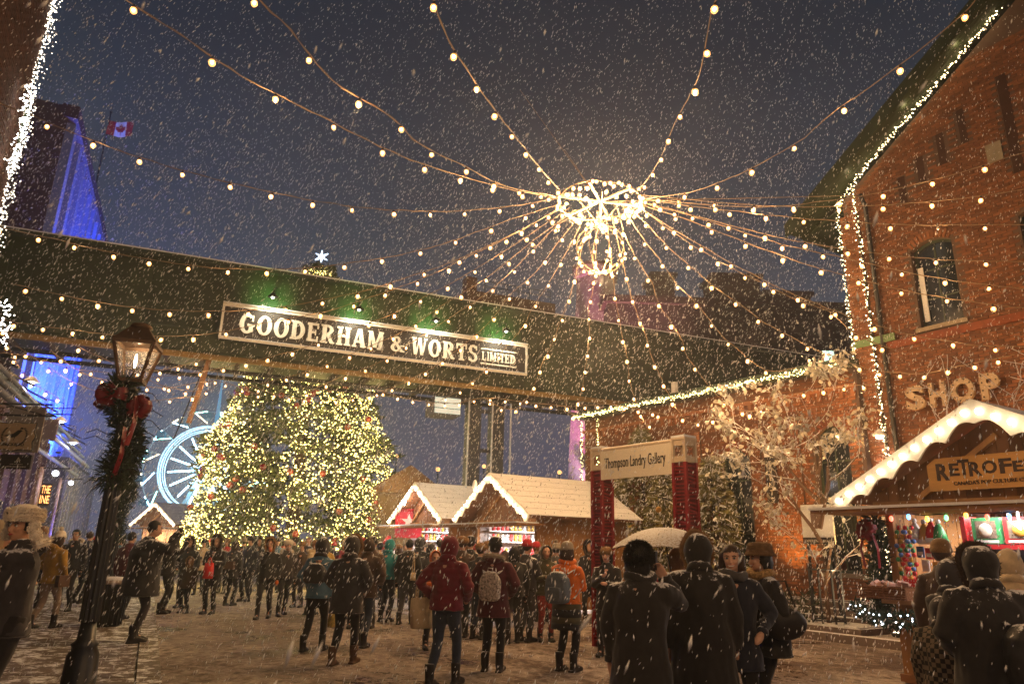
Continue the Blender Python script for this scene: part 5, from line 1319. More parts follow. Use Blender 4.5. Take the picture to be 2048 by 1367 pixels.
# red star canopy
T = thing('red_star_banner', 'red scalloped banner with a white star standing left of the smaller chalet', 'banner', (-3.35, 24.6, 0), .1)
q = MB(); q.box(-.45, .45, 0, .05, 1.85, 2.75); q.build('cloth', M('red_cloth', (.55, .02, .04), .5, var=.3), T)
star = []
for k in range(10):
    a = math.pi/2+k*math.pi/5; r_ = .27 if k % 2 == 0 else .11; star.append((r_*math.cos(a), 2.38+r_*math.sin(a)))
q = MB(); q.slab(star[::-1][::-1], -.02, -.001); q.build('star', M('star_white', (.85, .8, .75), .5), T)
for k in range(9): q = MB(); q.ball((-.4+k*.1, 0, 2.76), .05, 8, 6); q.build('scallop', M('red_cloth', (.55, .02, .04), .5, var=.3), T)
for x in (-.43, .43): MB().box(x-.02, x+.02, .051, .09, 0, 2.7).build('pole', black_metal, T)
lamp('POINT', (-3.4, 23.9, 2.9), 28, (1, .75, .7), T, .1)
T = thing('santa_display', 'bright inflatable white and red display glowing below the star banner', 'display', (-3.9, 24.0, 0), 0)
q = MB(); q.lathe([(.3, 0), (.42, .4), (.36, .9), (.22, 1.1)], 14); q.build('body_white', M('inflatable', (.85, .85, .88), .5), T, smooth=True); q = MB(); q.ball((0, 0, 1.35), .26, 12, 9); q.build('head', M('inflatable', (.85, .85, .88), .5), T, smooth=True); q = MB(); q.lathe([(.28, 1.45), (.2, 1.65), (.05, 1.9)], 12); q.build('red_cap', GM[0], T, smooth=True)
lamp('POINT', (-4.0, 23.4, 1.9), 25, (1, .92, .95), T, .1)

# ------------------------------------------------------------------ ferris wheel
WC = atY(412, 940, 85); WT = thing('ferris_wheel', 'white lit ferris wheel glowing cyan beyond the square', 'ferris wheel', (WC.x, 85, 0), .2)
wm = M('wheel_steel', (.5, .56, .62), .5); cyan = EM('led_cyan', (.5, .88, 1.0), 9); cyan2 = EM('led_green', (.35, 1.0, .75), 6); amber = EM('led_amber', (1, .8, .45), 6)
def circ(R, y, n=64): return [(R*math.cos(i*2*math.pi/n), y, WC.z+R*math.sin(i*2*math.pi/n)) for i in range(n+1)]
for R, r_ in ((5.2, .09), (4.7, .06)):
    for y in (-.5, .5):
        q = MB(); q.tube(circ(R, y), r_, 5); q.build('rim', EM('rim_glow', (.45, .7, .95), 1.0), WT)
q = MB(); q.tube(circ(7.0, 0), .05, 5); q.build('outer_rim', wm, WT)
for k in range(16):
    a = k*2*math.pi/16+.1; ca, sa = math.cos(a), math.sin(a)
    q = MB(); q.beam((.8*ca, -.3, WC.z+.8*sa), (6.9*ca, -.1, WC.z+6.9*sa), .07); q.build('spoke', wm, WT)
    q = MB(); q.beam((1.3*ca, -.5, WC.z+1.3*sa), (4.1*ca, -.5, WC.z+4.1*sa), .17); q.build('spoke_light', cyan, WT)
    a2 = a+math.pi/16; a3 = a-math.pi/16
    q = MB(); q.beam((5.6*ca, -.4, WC.z+5.6*sa), (7.0*math.cos(a2), -.4, WC.z+7.0*math.sin(a2)), .11); q.build('zigzag_light', (cyan2, amber, cyan)[k % 3], WT)
    q = MB(); q.beam((7.0*ca, -.4, WC.z+7.0*sa), (7.0*math.cos(a+.2), -.4, WC.z+7.0*math.sin(a+.2)), .12); q.build('rim_light', (cyan, cyan2, amber)[k % 3], WT)
    q = MB(); gx, gz_ = 7.1*ca, WC.z+7.1*sa; q.box(gx-.45, gx+.45, -.5, .5, gz_-1.0, gz_-.2); q.build('gondola', M('gondola_blue', (.1, .18, .25), .4), WT)
q = MB(); q.tube([(0, -.8, WC.z), (0, .8, WC.z)], .7, 14); q.build('hub', wm, WT)
for y in (-1, 1):
    for s_ in (-1, 1): q = MB(); q.beam((0, y, WC.z), (s_*4.2, y, 0), .3); q.build('support_leg', wm, WT)
lamp('POINT', (WC.x, 82.5, WC.z), 2600, (.4, .8, 1), WT, 1)
# far street lights
for i, (px, py, Y, lb) in enumerate(((876, 938, 70, 'orange far street light left of the two dark columns'), (968, 932, 75, 'yellowish far street light between the two chalet ridges'), (1119, 944, 72, 'far street light right of the dark columns near the tower'), (793, 912, 70, 'far street light beside the edge of the christmas tree'))):
    P = atY(px, py, Y); T = thing('far_street_light', lb, 'street light', (P.x, Y, 0), 0, 'far orange street lights'); q = MB(); q.tube([(0, 0, 0), (0, 0, P.z)], .08, 6); q.build('pole', black_metal, T)
    q = MB(); q.ball((0, 0, P.z), .22, 8, 6); q.build('lamp_head', EM('sodium', (1, .5, .15), 2.2), T)
# ================================================================== christmas tree
XT = atY(643, 515, 31); XT = Vector((XT.x, 31, 0)); TH = 14.3
CT = thing('christmas_tree', 'huge christmas tree with yellow lights, red baubles and bright star, behind the bridge', 'christmas tree', XT)
q = MB(); q.tube([(0, 0, 0), (0, 0, 7), (0, 0, TH)], [.35, .22, .04], 10); q.build('trunk', M('bark', (.09, .05, .03), .9), CT)
_pr = [(0, 3.7), (1, 4.15), (4, 4.0), (5.3, 3.8), (6.5, 3.4), (7.8, 2.9), (9.2, 2.55), (11.5, 1.8), (13.5, .95), (14.3, .1), (99, .05)]
def tR(z):
    for (a, ra), (b, rb) in zip(_pr[:-1], _pr[1:]):
        if z <= b: return ra+(rb-ra)*(z-a)/(b-a)
rng = random.Random(11)
ql = MB(); qd = MB(); lights = []
branches = []
for i in range(760):
    z = .5+(TH-.8)*(1-(1-rng.random())**.75); a = rng.uniform(0, 2*math.pi)
    R_ = tR(z)*(1+.16*noise.noise(Vector((math.cos(a)*1.6, math.sin(a)*1.6, z*.45)))+rng.uniform(-.06, .1))
    branches.append((z, a, R_))
qn = MB()
for z, a, R_ in branches:
    d = Vector((math.cos(a), math.sin(a), 0)); side = Vector((-math.sin(a), math.cos(a), 0))
    p0 = Vector((0, 0, z+R_*.16)); tip = d*R_+Vector((0, 0, z-R_*.08+.12))
    if d.y > .45 and z < TH-2: nseg = 5
    else: nseg = 15
    for k in range(nseg):
        t = .35+.65*(k+rng.random())/nseg
        p = p0.lerp(tip, t)+side*rng.gauss(0, .16)*(.4+R_*.12)+Vector((0, 0, rng.gauss(0, .09)))
        for m_ in range(3):
            e_ = (d*rng.uniform(.2, 1)+side*rng.gauss(0, .6)+Vector((0, 0, rng.gauss(.05, .4)))).normalized()*rng.uniform(.22, .42)
            s_ = e_.orthogonal().normalized()*.05
            s_.rotate(Matrix.Rotation(rng.uniform(0, 6), 3, e_.normalized()))
            qn.add([p-s_*.5, p+s_*.5, p+e_*.55+s_, p+e_, p+e_*.55-s_], [(0, 1, 2, 3, 4)])
qn.build('foliage', M('tree_fir', (.07, .085, .03), .75, var=.5, scale=1.2, isl=.5, bump=0), CT, kind='stuff')
cnt = 0
while cnt < 6200:
    z = .7+(TH-1.0)*(1-(1-rng.random())**.62); a = rng.uniform(-math.pi*.98, math.pi*.02)
    if noise.noise(Vector((math.cos(a)*tR(z)*.42+9, z*.42, 3.3)))+.1*math.sin(z*2.2+a*2) < -.28 and rng.random() < .75: continue
    R_ = tR(z)*(1+.16*noise.noise(Vector((math.cos(a)*1.6, math.sin(a)*1.6, z*.45)))+rng.uniform(-.12, .06))
    ql.octa((R_*math.cos(a), R_*math.sin(a), z), rng.choice((.02, .028, .035, .024))); cnt += 1
for _ in range(130):
    z = rng.uniform(12.6, 14.1); a = rng.uniform(-math.pi, 0); ql.octa((tR(z)*math.cos(a), tR(z)*math.sin(a), z), .026)
ql.build('fairy_lights', EM('tree_light', (1.0, .76, .2), 6), CT, kind='stuff')
_q = MB(); _q.ball((0, 0, 0), .13, 12, 8); BB1 = _q.mesh('bauble', M('red_bauble', (.2, .012, .01), .22, var=.1, spec=.8), True)
for i in range(64):
    z = 1.2+(TH-3)*(1-(1-rng.random())**.7); a = rng.uniform(-math.pi*.9, -math.pi*.1); R_ = tR(z)*1.02
    link('bauble', BB1, CT, (R_*math.cos(a), R_*math.sin(a), z))
st = []
for k in range(12):
    a = math.pi/2+k*math.pi/6; r_ = .34 if k % 2 == 0 else .09; st.append((r_*math.cos(a), TH+.35+r_*math.sin(a)))
q = MB(); q.slab(st, -.05, .05); q.build('star', EM('star_glow', (.6, .78, 1.0), 3.5), CT)
for z, R_, pw in ((1.6, 5.0, 120), (3.8, 4.4, 120), (6.3, 3.7, 95), (9, 2.8, 60), (12.2, 1.7, 30)):
    for a in (-.5, -1.2, -1.95, -2.7):
        lamp('POINT', XT+Vector((R_*1.12*math.cos(a), R_*1.12*math.sin(a), z)), pw*1.1, (1, .72, .24), CT, .5)

# ================================================================== other trees
def evergreen(x, y, h, R_, label, n=1500, mat=None, z0=0.0, seed=1):
    T = thing('cedar_tree', label, 'tree', (x, y, z0), 0, 'snow dusted evergreens by the wing'); rg = random.Random(seed)
    q = MB(); q.tube([(0, 0, 0), (.05, 0, h*.5), (0, 0, h*.95)], [.1, .07, .02], 7); q.build('trunk', darkwood, T)
    q = MB()
    for i in range(n):
        z = h*(.1+.9*rg.random()**.9); a = rg.uniform(0, 6.283); rr = R_*(1-(z/h)**1.7)**.8*(1+.35*noise.noise(Vector((math.cos(a)*1.3+seed, math.sin(a)*1.3, z*1.1))))*(.55+.45*rg.random())
        p = Vector((rr*math.cos(a), rr*math.sin(a), z)); d = Vector((math.cos(a), math.sin(a), 0))
        for m_ in range(4):
            e_ = (d+Vector((rg.gauss(0, .5), rg.gauss(0, .5), rg.gauss(-.35, .4)))).normalized()*rg.uniform(.16, .3)
            s_ = e_.orthogonal().normalized()*.032; s_.rotate(Matrix.Rotation(rg.uniform(0, 6), 3, e_.normalized()))
            q.add([p-s_*.4, p+s_*.4, p+e_*.5+s_, p+e_, p+e_*.5-s_], [(0, 1, 2, 3, 4)])
    q.build('crown', mat or M('cedar_leaf', (.2, .18, .065), .7, var=.4, scale=3, isl=.4, snow=.42, snowscale=5, bump=0), T, kind='stuff')
P = atY(1285, 1000, 22.3); evergreen(P.x, P.y, 5.3, 1.3, 'broad snowy evergreen seen under the gallery panel', 1500, seed=3)
P = atY(1335, 1000, 20.6); evergreen(P.x, P.y, 4.0, .95, 'shorter evergreen between the two red gallery posts', 1100, seed=8)
P = atY(1425, 1000, 18.6); evergreen(P.x, P.y, 4.0, .75, 'narrow snowy evergreen just right of the near gallery post', 900, seed=5)
P = atY(1520, 1130, 16.6); T = thing('clipped_hedge', 'low dark clipped hedge with snow on it in front of the wing', 'hedge', (P.x, P.y, 0), -.9)
q = MB(); 
for i in range(9): greenery(q, (-1.1+i*.28, 0, .5), (.25, .32, .38), 150, .1, w=.012)
q.build('foliage', needle_d, T, kind='stuff')
def branchy(T, q, p, d, L, r, depth, rg, tips, up=.15, snowq=None):
    pts = [p]; dd = d.copy(); n = 4
    for i in range(n):
        dd = (dd+Vector((rg.gauss(0, .16), rg.gauss(0, .16), rg.gauss(up*.3, .12)))).normalized(); pts.append(pts[-1]+dd*L/n)
    rs = [r*(1-.12*i) for i in range(n+1)]
    q.tube(pts, rs, 6 if r > .02 else 4)
    if snowq is not None and r < .035: snowq.tube([a+Vector((0, 0, r*.7)) for a in pts], [max(.006, k*.8) for k in rs], 4)
    if depth == 0: tips.extend(pts[2:]); return
    for k in range(rg.choice((2, 3))):
        i = rg.choice((2, 3, 4, 4)); nd = (dd+Vector((rg.gauss(0, .75), rg.gauss(0, .75), rg.gauss(.1, .4)))).normalized()
        branchy(T, q, pts[i], nd, L*rg.uniform(.6, .85), rs[i]*.62, depth-1, rg, tips, up, snowq)
def street_tree(x, y, z0, label, stems, L, r, depth, leaves, seed, name='street_tree'):
    rg = random.Random(seed); T = thing(name, label, 'tree', (x, y, z0)); q = MB(); sq = MB(); tips = []
    for s_ in stems: branchy(T, q, Vector(s_[0]), Vector(s_[1]).normalized(), L*s_[2], r*s_[2], depth, rg, tips, .15, sq)
    q.build('trunk', M('snowy_bark', (.16, .09, .05), .85, var=.3, snow=.2), T); sq.build('branch_snow', snowm, T, kind='stuff')
    if leaves:
        q = MB(); rg.shuffle(tips)
        for t_ in tips[:leaves]:
            for m_ in range(5):
                p = t_+Vector((rg.gauss(0, .1), rg.gauss(0, .1), rg.gauss(-.03, .08))); e_ = Vector((rg.gauss(0, .6), rg.gauss(0, .6), rg.uniform(-1, -.1))).normalized()*rg.uniform(.11, .18)
                s_ = e_.orthogonal().normalized()*.04; s_.rotate(Matrix.Rotation(rg.uniform(0, 6), 3, e_.normalized())); n_ = e_.cross(s_).normalized()*.015
                q.add([p, p+e_*.35+s_+n_, p+e_*.75+s_*.7, p+e_, p+e_*.75-s_*.7, p+e_*.35-s_+n_], [(0, 1, 2, 3, 4, 5)])
        q.build('leaves', M('pale_leaf', (.55, .5, .4), .7, var=.3, isl=.35, snow=.6, snowscale=9, bump=0), T, kind='stuff')
    return T
tx, ty = 6.72, 15.6
street_tree(tx, ty, .25, 'young street tree with pale snow laden leaves in an iron guard before the steps', [((0, 0, 0), (.02, 0, 1), 1.0), ((.0, 0, 1.6), (-.55, .1, 1), .95), ((0, 0, 1.9), (.35, -.2, 1), .9), ((0, 0, 2.5), (-.7, -.3, .55), .85), ((0, 0, 2.9), (.1, .2, 1), .8)], 1.55, .05, 3, 520, 4)
T = thing('tree_guard', 'round black iron tree guard at the foot of the street tree', 'tree guard', (tx, ty, .262))
for k in range(8): a = k*math.pi/4; MB().beam((.33*math.cos(a), .33*math.sin(a), 0), (.33*math.cos(a), .33*math.sin(a), 1.15), .035, .02).build('bar', black_metal, T)
for z in (.06, 1.05): q = MB(); q.tube([(.34*math.cos(i*math.pi/12), .34*math.sin(i*math.pi/12), z) for i in range(25)], .018, 6); q.build('hoop', black_metal, T)
street_tree(8.35, 11.9, 0, 'bare snowy tree rising behind the near stall roof in front of SHOP', [((0, 0, 0), (.0, 0, 1), 2.0), ((0, 0, 2.6), (-.5, .1, 1), .9), ((0, 0, 2.8), (.4, 0, 1), .9), ((0, 0, 2.4), (-.9, .1, .7), .85), ((0, 0, 2.9), (.1, -.1, 1), .8)], 1.15, .03, 3, 0, 21, 'bare_tree')
T = thing('ground_spotlight', 'small bright spotlight in the snow near the kerb before the near stall', 'spotlight', (wgp(1.5, -2.2, .13)))
q = MB(); q.lathe([(.1, 0), (.13, .05), (.09, .08)], 12); q.build('housing', black_metal, T); q = MB(); q.lathe([(.085, .081), (.0, .085)], 12); q.build('lens', EM('spot_lens', (1, .85, .6), 14), T)
lamp('SPOT', wgp(1.4, -2.2, .3), 420, (1, .68, .36), T, .08, (6.3, 15.6, 3.8), 1.9, .9)
lamp('POINT', (4.6, 14.0, 4.6), 70, WARM, T, .1)
# warm wall washers of the wing and the tall building (small uplights standing on the ground)
def wash(x, y, z, aim, pw, col, lab, sp=1.7, size=.1):
    T = thing('wall_uplight', lab, 'uplight', (x, y, z-.08), 0, 'wall uplights')
    q = MB(); q.lathe([(.08, 0), (.11, .03), (.11, .06), (.08, .07)], 12); q.build('housing', black_metal, T)
    lamp('SPOT', (x, y, z), pw, col, T, size, aim, sp, .9)
for x, lb in ((-8.3, 'left of the evergreens'), (-5.0, 'between evergreens and arched door'), (-2.0, 'under the narrow banner'), (.0, 'at the corner of the tall building')):
    p = wgp(x, -.75, .72); wash(p.x, p.y, p.z, wgp(x, -.1, 5.0), 780, (1, .47, .11), 'small uplight against the brick wing '+lb)
for x, lb in ((.7, 'by its corner'), (3.2, 'behind the near stall')):
    p = tbp(x, -1.0, .2); wash(p.x, p.y, p.z, tbp(x, -.1, 6.5), 900, (1, .45, .11), 'small uplight below the tall brick wall '+lb)
# blue floodlights on the left building
for (x, y, pw, lb) in ((2.5, -1.7, 26000, 'nearer'), (8.5, -1.7, 26000, 'farther')):
    P0 = BB.matrix_basis @ Vector((x, y, 4.85)); wash(P0.x, P0.y, P0.z, BB.matrix_basis @ Vector((x+1.5, .3, 13)), pw, (.03, .09, 1.0), lb+' blue floodlight on the shop roof before the tall industrial building', 2.6, .2)
P0 = PG.matrix_basis @ Vector((4, -2.6, .45)); wash(P0.x, P0.y, P0.z, PG.matrix_basis @ Vector((5, -.5, 4.6)), 1300, (.06, .12, 1.0), 'blue floodlight on the pavement under the pipes', 2.4, .15)
P0 = PG.matrix_basis @ Vector((14, -3.4, .35)); wash(P0.x, P0.y, P0.z, PG.matrix_basis @ Vector((15, 0, 3)), 260, (.1, .3, 1.0), 'blue floodlight far down the left street', 2.4, .2)
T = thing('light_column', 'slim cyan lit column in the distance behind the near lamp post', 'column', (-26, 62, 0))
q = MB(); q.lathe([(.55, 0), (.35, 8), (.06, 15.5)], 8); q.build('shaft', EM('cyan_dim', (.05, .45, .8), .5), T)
# ================================================================== people
TMP = bpy.data.scenes.new('tmp')
def remesh(q, voxel, name, mat, smooth=True, disp=None):
    me = bpy.data.meshes.new('raw'); me.from_pydata([tuple(v) for v in q.v], [], q.f)
    o = bpy.data.objects.new('raw', me); TMP.collection.objects.link(o)
    m = o.modifiers.new('r', 'REMESH'); m.mode = 'VOXEL'; m.voxel_size = voxel; m.use_smooth_shade = True
    s_ = o.modifiers.new('s', 'SMOOTH'); s_.factor = .5; s_.iterations = 2
    with bpy.context.temp_override(scene=TMP, view_layer=TMP.view_layers[0]):
        dg = bpy.context.evaluated_depsgraph_get(); dg.update()
        r = bpy.data.meshes.new_from_object(o.evaluated_get(dg)); r.name = name
    bpy.data.objects.remove(o); bpy.data.meshes.remove(me)
    if disp: disp(r)
    r.materials.clear(); r.materials.append(mat)
    return r
def wrinkle(amp=.008, sc=7.0, puff=0.0, pk=.085, off=0.0):
    def f(me):
        n = len(me.vertices); co = np.empty(n*3); me.vertices.foreach_get('co', co); co = co.reshape(-1, 3)
        no = np.empty(n*3); me.vertices.foreach_get('normal', no); no = no.reshape(-1, 3)
        d = np.empty(n)
        for i in range(n):
            c = co[i]; v = Vector((c[0]*sc+off, c[1]*sc, c[2]*sc*.55)); d[i] = noise.noise(v)*amp+noise.noise(v*2.6)*amp*.45
            if puff: d[i] += puff*(abs(math.sin((c[2]+.02*noise.noise(v))*math.pi/pk))**.55-.6)
        co += no*d[:, None]; me.vertices.foreach_set('co', co.ravel()); me.update()
    return f
def cloth(name, col, var=.25, rough=.85, snow=.16, **k): return M('cloth_'+name, col, rough, var=var, scale=k.pop('scale', 12), bump=k.pop('bump', .35), snow=snow, snowscale=k.pop('snowscale', 26), sheen=.25, bdist=.006, spec=.25, **k)
BLK = cloth('black', (.024, .021, .02), snow=.34); NAVY = cloth('navy', (.02, .022, .035)); BRN = cloth('brown', (.07, .04, .025)); GRY = cloth('grey', (.07, .065, .065)); OLV = cloth('olive', (.08, .07, .035))
MUST = cloth('mustard', (.42, .24, .035), snow=.1); TEAL = cloth('teal', (.02, .26, .3), snow=.1); ORG = cloth('orange', (.75, .16, .015), snow=.1); MAR = cloth('maroon', (.17, .012, .025), snow=.14); WINE = cloth('wine', (.09, .014, .02))
CRM = cloth('cream', (.62, .47, .28), snow=.05); BLU = cloth('steel_blue', (.1, .2, .28)); REDC = cloth('red', (.5, .02, .03)); DENIM = cloth('denim', (.035, .045, .07)); DKG = cloth('dark_green', (.03, .05, .03)); PINK = cloth('pink', (.5, .12, .15)); CHAR = cloth('charcoal', (.045, .04, .042), snow=.34); LEG = cloth('legging', (.02, .017, .017), snow=.05); LPAT = cloth('red_pattern', (.28, .04, .03), var=.9, scale=30); LGREY = cloth('light_grey', (.35, .33, .3))
SKIN = M('skin', (.66, .38, .26), .5, var=.1, scale=20, bump=.05, spec=.4); SKIN2 = M('skin_tan', (.58, .31, .19), .5, var=.1, scale=20, bump=.05)
HBR = M('hair_brown', (.05, .025, .012), .5, var=.4, scale=20, stretch=(6, 6, .6), bump=.6); HBL = M('hair_black', (.012, .01, .009), .5, var=.4, scale=20, stretch=(6, 6, .6), bump=.6); HLT = M('hair_light', (.3, .15, .06), .5, var=.4, scale=20, stretch=(6, 6, .6), bump=.6)
BOOT = M('boot_leather', (.018, .013, .011), .5, var=.3, scale=10, snow=.1); BOOTB = M('boot_brown', (.1, .05, .025), .6, var=.3, snow=.1)
FBR = M('fur_brown', (.25, .14, .06), .9, var=.4, scale=20, isl=.4, snow=.08); FCR = M('fur_cream', (.85, .76, .62), .9, var=.25, scale=20, isl=.2); FDK = M('fur_dark', (.05, .03, .02), .9, var=.4, isl=.4, snow=.1); FGR = M('fur_grey', (.3, .25, .19), .9, var=.4, isl=.4, snow=.15)
EYEW = M('eye_white', (.6, .58, .55), .2, var=0, bump=0); EYED = M('eye_dark', (.015, .01, .008), .15, var=0, bump=0); LIP = M('lips', (.38, .07, .06), .45, var=.1); TEETH = M('teeth', (.8, .78, .72), .3, var=0, bump=0)
def limb_ik(a, b, l1, l2, pole):
    d = b-a; L = min(d.length, (l1+l2)*.995); d.normalize(); b = a+d*L
    x = (l1*l1-l2*l2+L*L)/(2*L); h = math.sqrt(max(0, l1*l1-x*x))
    p = (pole-d*pole.dot(d)); p = p.normalized() if p.length > 1e-4 else d.orthogonal().normalized()
    return a+d*x+p*h, b
def ell(q, c, r, n=16, k=10): q.ball(c, 1.0, n, k, 0, r)
def fur_ring(T, pts, r, mat, L=.035, n=5, name='fur_trim', rg=random):
    q = MB(); q.tube(pts, r, 7); m = len(pts)
    for i in range(m-1):
        for k in range(n*7):
            p = Vector(pts[i]).lerp(Vector(pts[i+1]), rg.random()); d = Vector((rg.gauss(0, 1), rg.gauss(0, 1), rg.gauss(0, 1))).normalized(); p = p+d*r*.8
            s_ = d.orthogonal().normalized()*.004; q.add([p-s_, p+s_, p+d*L*rg.uniform(.5, 1)], [(0, 1, 2)])
    return q.build(name, mat, T, kind=None)
def fur_ball(q, c, R, n, L=.03, rg=random):
    ell(q, c, R, 14, 9)
    for k in range(n):
        d = Vector((rg.gauss(0, 1), rg.gauss(0, 1), rg.gauss(0, 1))).normalized(); p = Vector(c)+Vector((d.x*R[0], d.y*R[1], d.z*R[2]))*.97
        s_ = d.orthogonal().normalized()*.005; e_ = (d+Vector((0, 0, -.4))).normalized()*L*rg.uniform(.5, 1); q.add([p-s_, p+s_, p+e_], [(0, 1, 2)])
def hand_geo(q, w, d, side, curl=.5, s=1.0, palmn=None):
    """a palm and five unequal bent fingers; w wrist, d pointing direction, side = towards the thumb"""
    d = d.normalized(); side = (side-d*side.dot(d)).normalized(); n = d.cross(side).normalized() if palmn is None else palmn
    c = w+d*.05*s
    q.tube([w-d*.01, w+d*.03*s, w+d*.085*s], [(.026*s, .02*s), (.04*s, .018*s), (.042*s, .016*s)], 8) if False else q.cbox(c, .078*s, .085*s, .028*s, Matrix((side, d, n)).transposed())
    for k, (o_, L) in enumerate(((.03, .072), (.011, .082), (-.009, .076), (-.029, .06))):
        b = w+d*.09*s+side*o_*s; d1 = (d+n*curl*.5).normalized(); p1 = b+d1*L*.45*s; d2 = (d+n*curl*1.6).normalized(); p2 = p1+d2*L*.33*s; d3 = (d*.6+n*curl*2.4).normalized(); p3 = p2+d3*L*.25*s
        q.tube([b-d*.02*s, b, p1, p2, p3], [.009*s, .0095*s, .0088*s, .008*s, .007*s], 6)
    b = w+d*.025*s+side*.03*s; t1 = (side*.8+d*.7+n*.3).normalized(); p1 = b+t1*.04*s; p2 = p1+(side*.35+d+n*.4).normalized()*.032*s
    q.tube([b-t1*.015*s, b, p1, p2], [.012*s, .012*s, .0105*s, .009*s], 6)
ARMS = {'down': (.225, .03, .84), 'pocket': (.21, .15, .99), 'front': (.07, .3, 1.14), 'camera': (.1, .4, 1.56), 'ear': (.13, .05, 1.55), 'hip': (.25, .1, 1.0), 'chest': (.03, .24, 1.25), 'relaxed': (.25, .1, .9)}
PEOPLE = {}
def person(px, Y, face, label, H=1.68, coat=BLK, hem=.5, bulk=1.0, puff=0, hood=None, fur=None, hat=None, hatm=None, hair=HBR, hairlen=0, legs=LEG, boots=BOOT, arms=('down', 'down'), walk=0.0, res=2, skin=SKIN, scarf=None, glove=BLK, z0=0.0, expr=None, headturn=0, lean=0, group='people in the crowd', flare=1.0, X=None, poly=True, coatmat2=None, roll=0):
    """face: heading in degrees, 0 = away from us, 90 = to the right, 180 = towards us. res 0 near, 1 middle, 2 far"""
    if X is None: X = atY(px, hor_y(px), Y).x
    T = thing('person', label, 'person', (X, Y, z0), -RAD(face), group)
    k = H/1.7; vb = (.0095, .02, .032)[res]; vc = (.016, .026, .036)[res]; rg = random.Random(int(px*7+Y*31))
    ln = Vector((0, lean, 0))
    Hd = Vector((0, .035*k, 1.585*k))+ln*1.5; R3 = Matrix.Rotation(-RAD(headturn), 3, 'Z')
    def h(x, y, z): return Hd+R3 @ Vector((x*k, y*k, z*k))
    # skeleton
    hipz = .9*k; sh = [Vector((s_*.16*k*bulk**.5, 0, 1.36*k))+ln for s_ in (-1, 1)]
    wr = []; el_ = []
    for i, s_ in enumerate((-1, 1)):
        a = arms[i]; t = Vector((ARMS[a][0]*s_, ARMS[a][1], ARMS[a][2]))*k if isinstance(a, str) else Vector(a)*k
        if isinstance(a, str) and a == 'down': t.x *= bulk**.5
        e_, w_ = limb_ik(sh[i], t+ln*(t.z/1.4), .28*k, .26*k, Vector((s_*.7, -.5, -.6)) if t.z < 1.33*k else Vector((s_*.4, .1, -1))); el_.append(e_); wr.append(w_)
    ft = []; kn = []; hp = []
    for i, s_ in enumerate((-1, 1)):
        hpt = Vector((s_*.085*k, 0, hipz)); f_ = Vector((s_*(.1+.01*rg.random())*k, s_*walk*k+rg.uniform(-.03, .03), .09*k+(.05*abs(walk) if s_*walk < 0 else 0)))
        kk, f_ = limb_ik(hpt, f_, .42*k, .42*k, Vector((0, 1, 0))); ft.append(f_); kn.append(kk); hp.append(hpt)
    # ---- body: one continuous surface
    q = MB(); ell(q, Hd+R3 @ Vector((0, -.008*k, .02*k)), (.074*k, .09*k, .098*k)); ell(q, h(0, .022, -.045), (.055*k, .06*k, .062*k)); ell(q, h(0, .05, -.085), (.026*k, .022*k, .018*k))
    if res < 2:
        q.tube([h(0, .078, .02), h(0, .094, -.01), h(0, .104, -.03), h(0, .088, -.038)], [.009*k, .011*k, .014*k, .008*k], 7)
        ell(q, h(-.033, .066, -.022), (.022*k, .018*k, .02*k)); ell(q, h(.033, .066, -.022), (.022*k, .018*k, .02*k)); ell(q, h(0, .074, .034), (.05*k, .012*k, .012*k))
        for s_ in (-1, 1): ell(q, h(s_*.076, -.012, -.01), (.008*k, .018*k, .028*k), 8, 6)
        ell(q, h(0, .079, -.056), (.022*k, .012*k, .008*k), 10, 6)
    q.tube([Hd+R3 @ Vector((0, -.02*k, -.06*k)), Vector((0, 0, 1.44*k))+ln, Vector((0, 0, 1.36*k))+ln], [.05*k, .052*k, .07*k], 10)
    q.tube([Vector((0, 0, 1.38*k))+ln, Vector((0, 0, 1.2*k))+ln*.8, Vector((0, 0, 1.0*k)), Vector((0, 0, .88*k))], [(.13*k, .08*k), (.13*k, .085*k), (.12*k, .09*k), (.11*k, .09*k)], 12)
    for i, s_ in enumerate((-1, 1)):
        q.tube([sh[i]-Vector((s_*.06, 0, 0)), sh[i], el_[i], wr[i]], [.04*k, .04*k, .032*k, .025*k], 8)
        q.tube([hp[i], kn[i], ft[i]], [.07*k, .045*k, .035*k], 8); q.tube([ft[i], ft[i]+Vector((0, .12*k, -.05*k))], [.035*k, .03*k], 8)
        d = (wr[i]-el_[i]).normalized()
        inw = Vector((-s_, .2, 0))
        if res == 0 and arms[i] != 'pocket':
            up = Vector((0, 0, 1)) if d.z < .5 else Vector((0, -.4, .2)); a = arms[i]
            cu = .9 if (isinstance(a, tuple) or a in ('camera', 'ear', 'chest', 'front')) else .35
            sd_ = Vector((-s_*.6, .3, .6)) if d.z < .5 else Vector((-s_, -.1, 0)); hand_geo(q, wr[i], (d+Vector((0, 0, .1)) if d.z > -.3 else d), sd_, cu, k, None)
        else:
            q.tube([wr[i], wr[i]+d*.05*k, wr[i]+d*.1*k, wr[i]+d*.15*k], [.022*k, .036*k, .034*k, .015*k], 8); b_ = wr[i]+d*.04*k; q.tube([b_, b_+(d+inw).normalized()*.06*k], [.014*k, .01*k], 6)
    link('body', remesh(q, vb, 'body', skin), T)
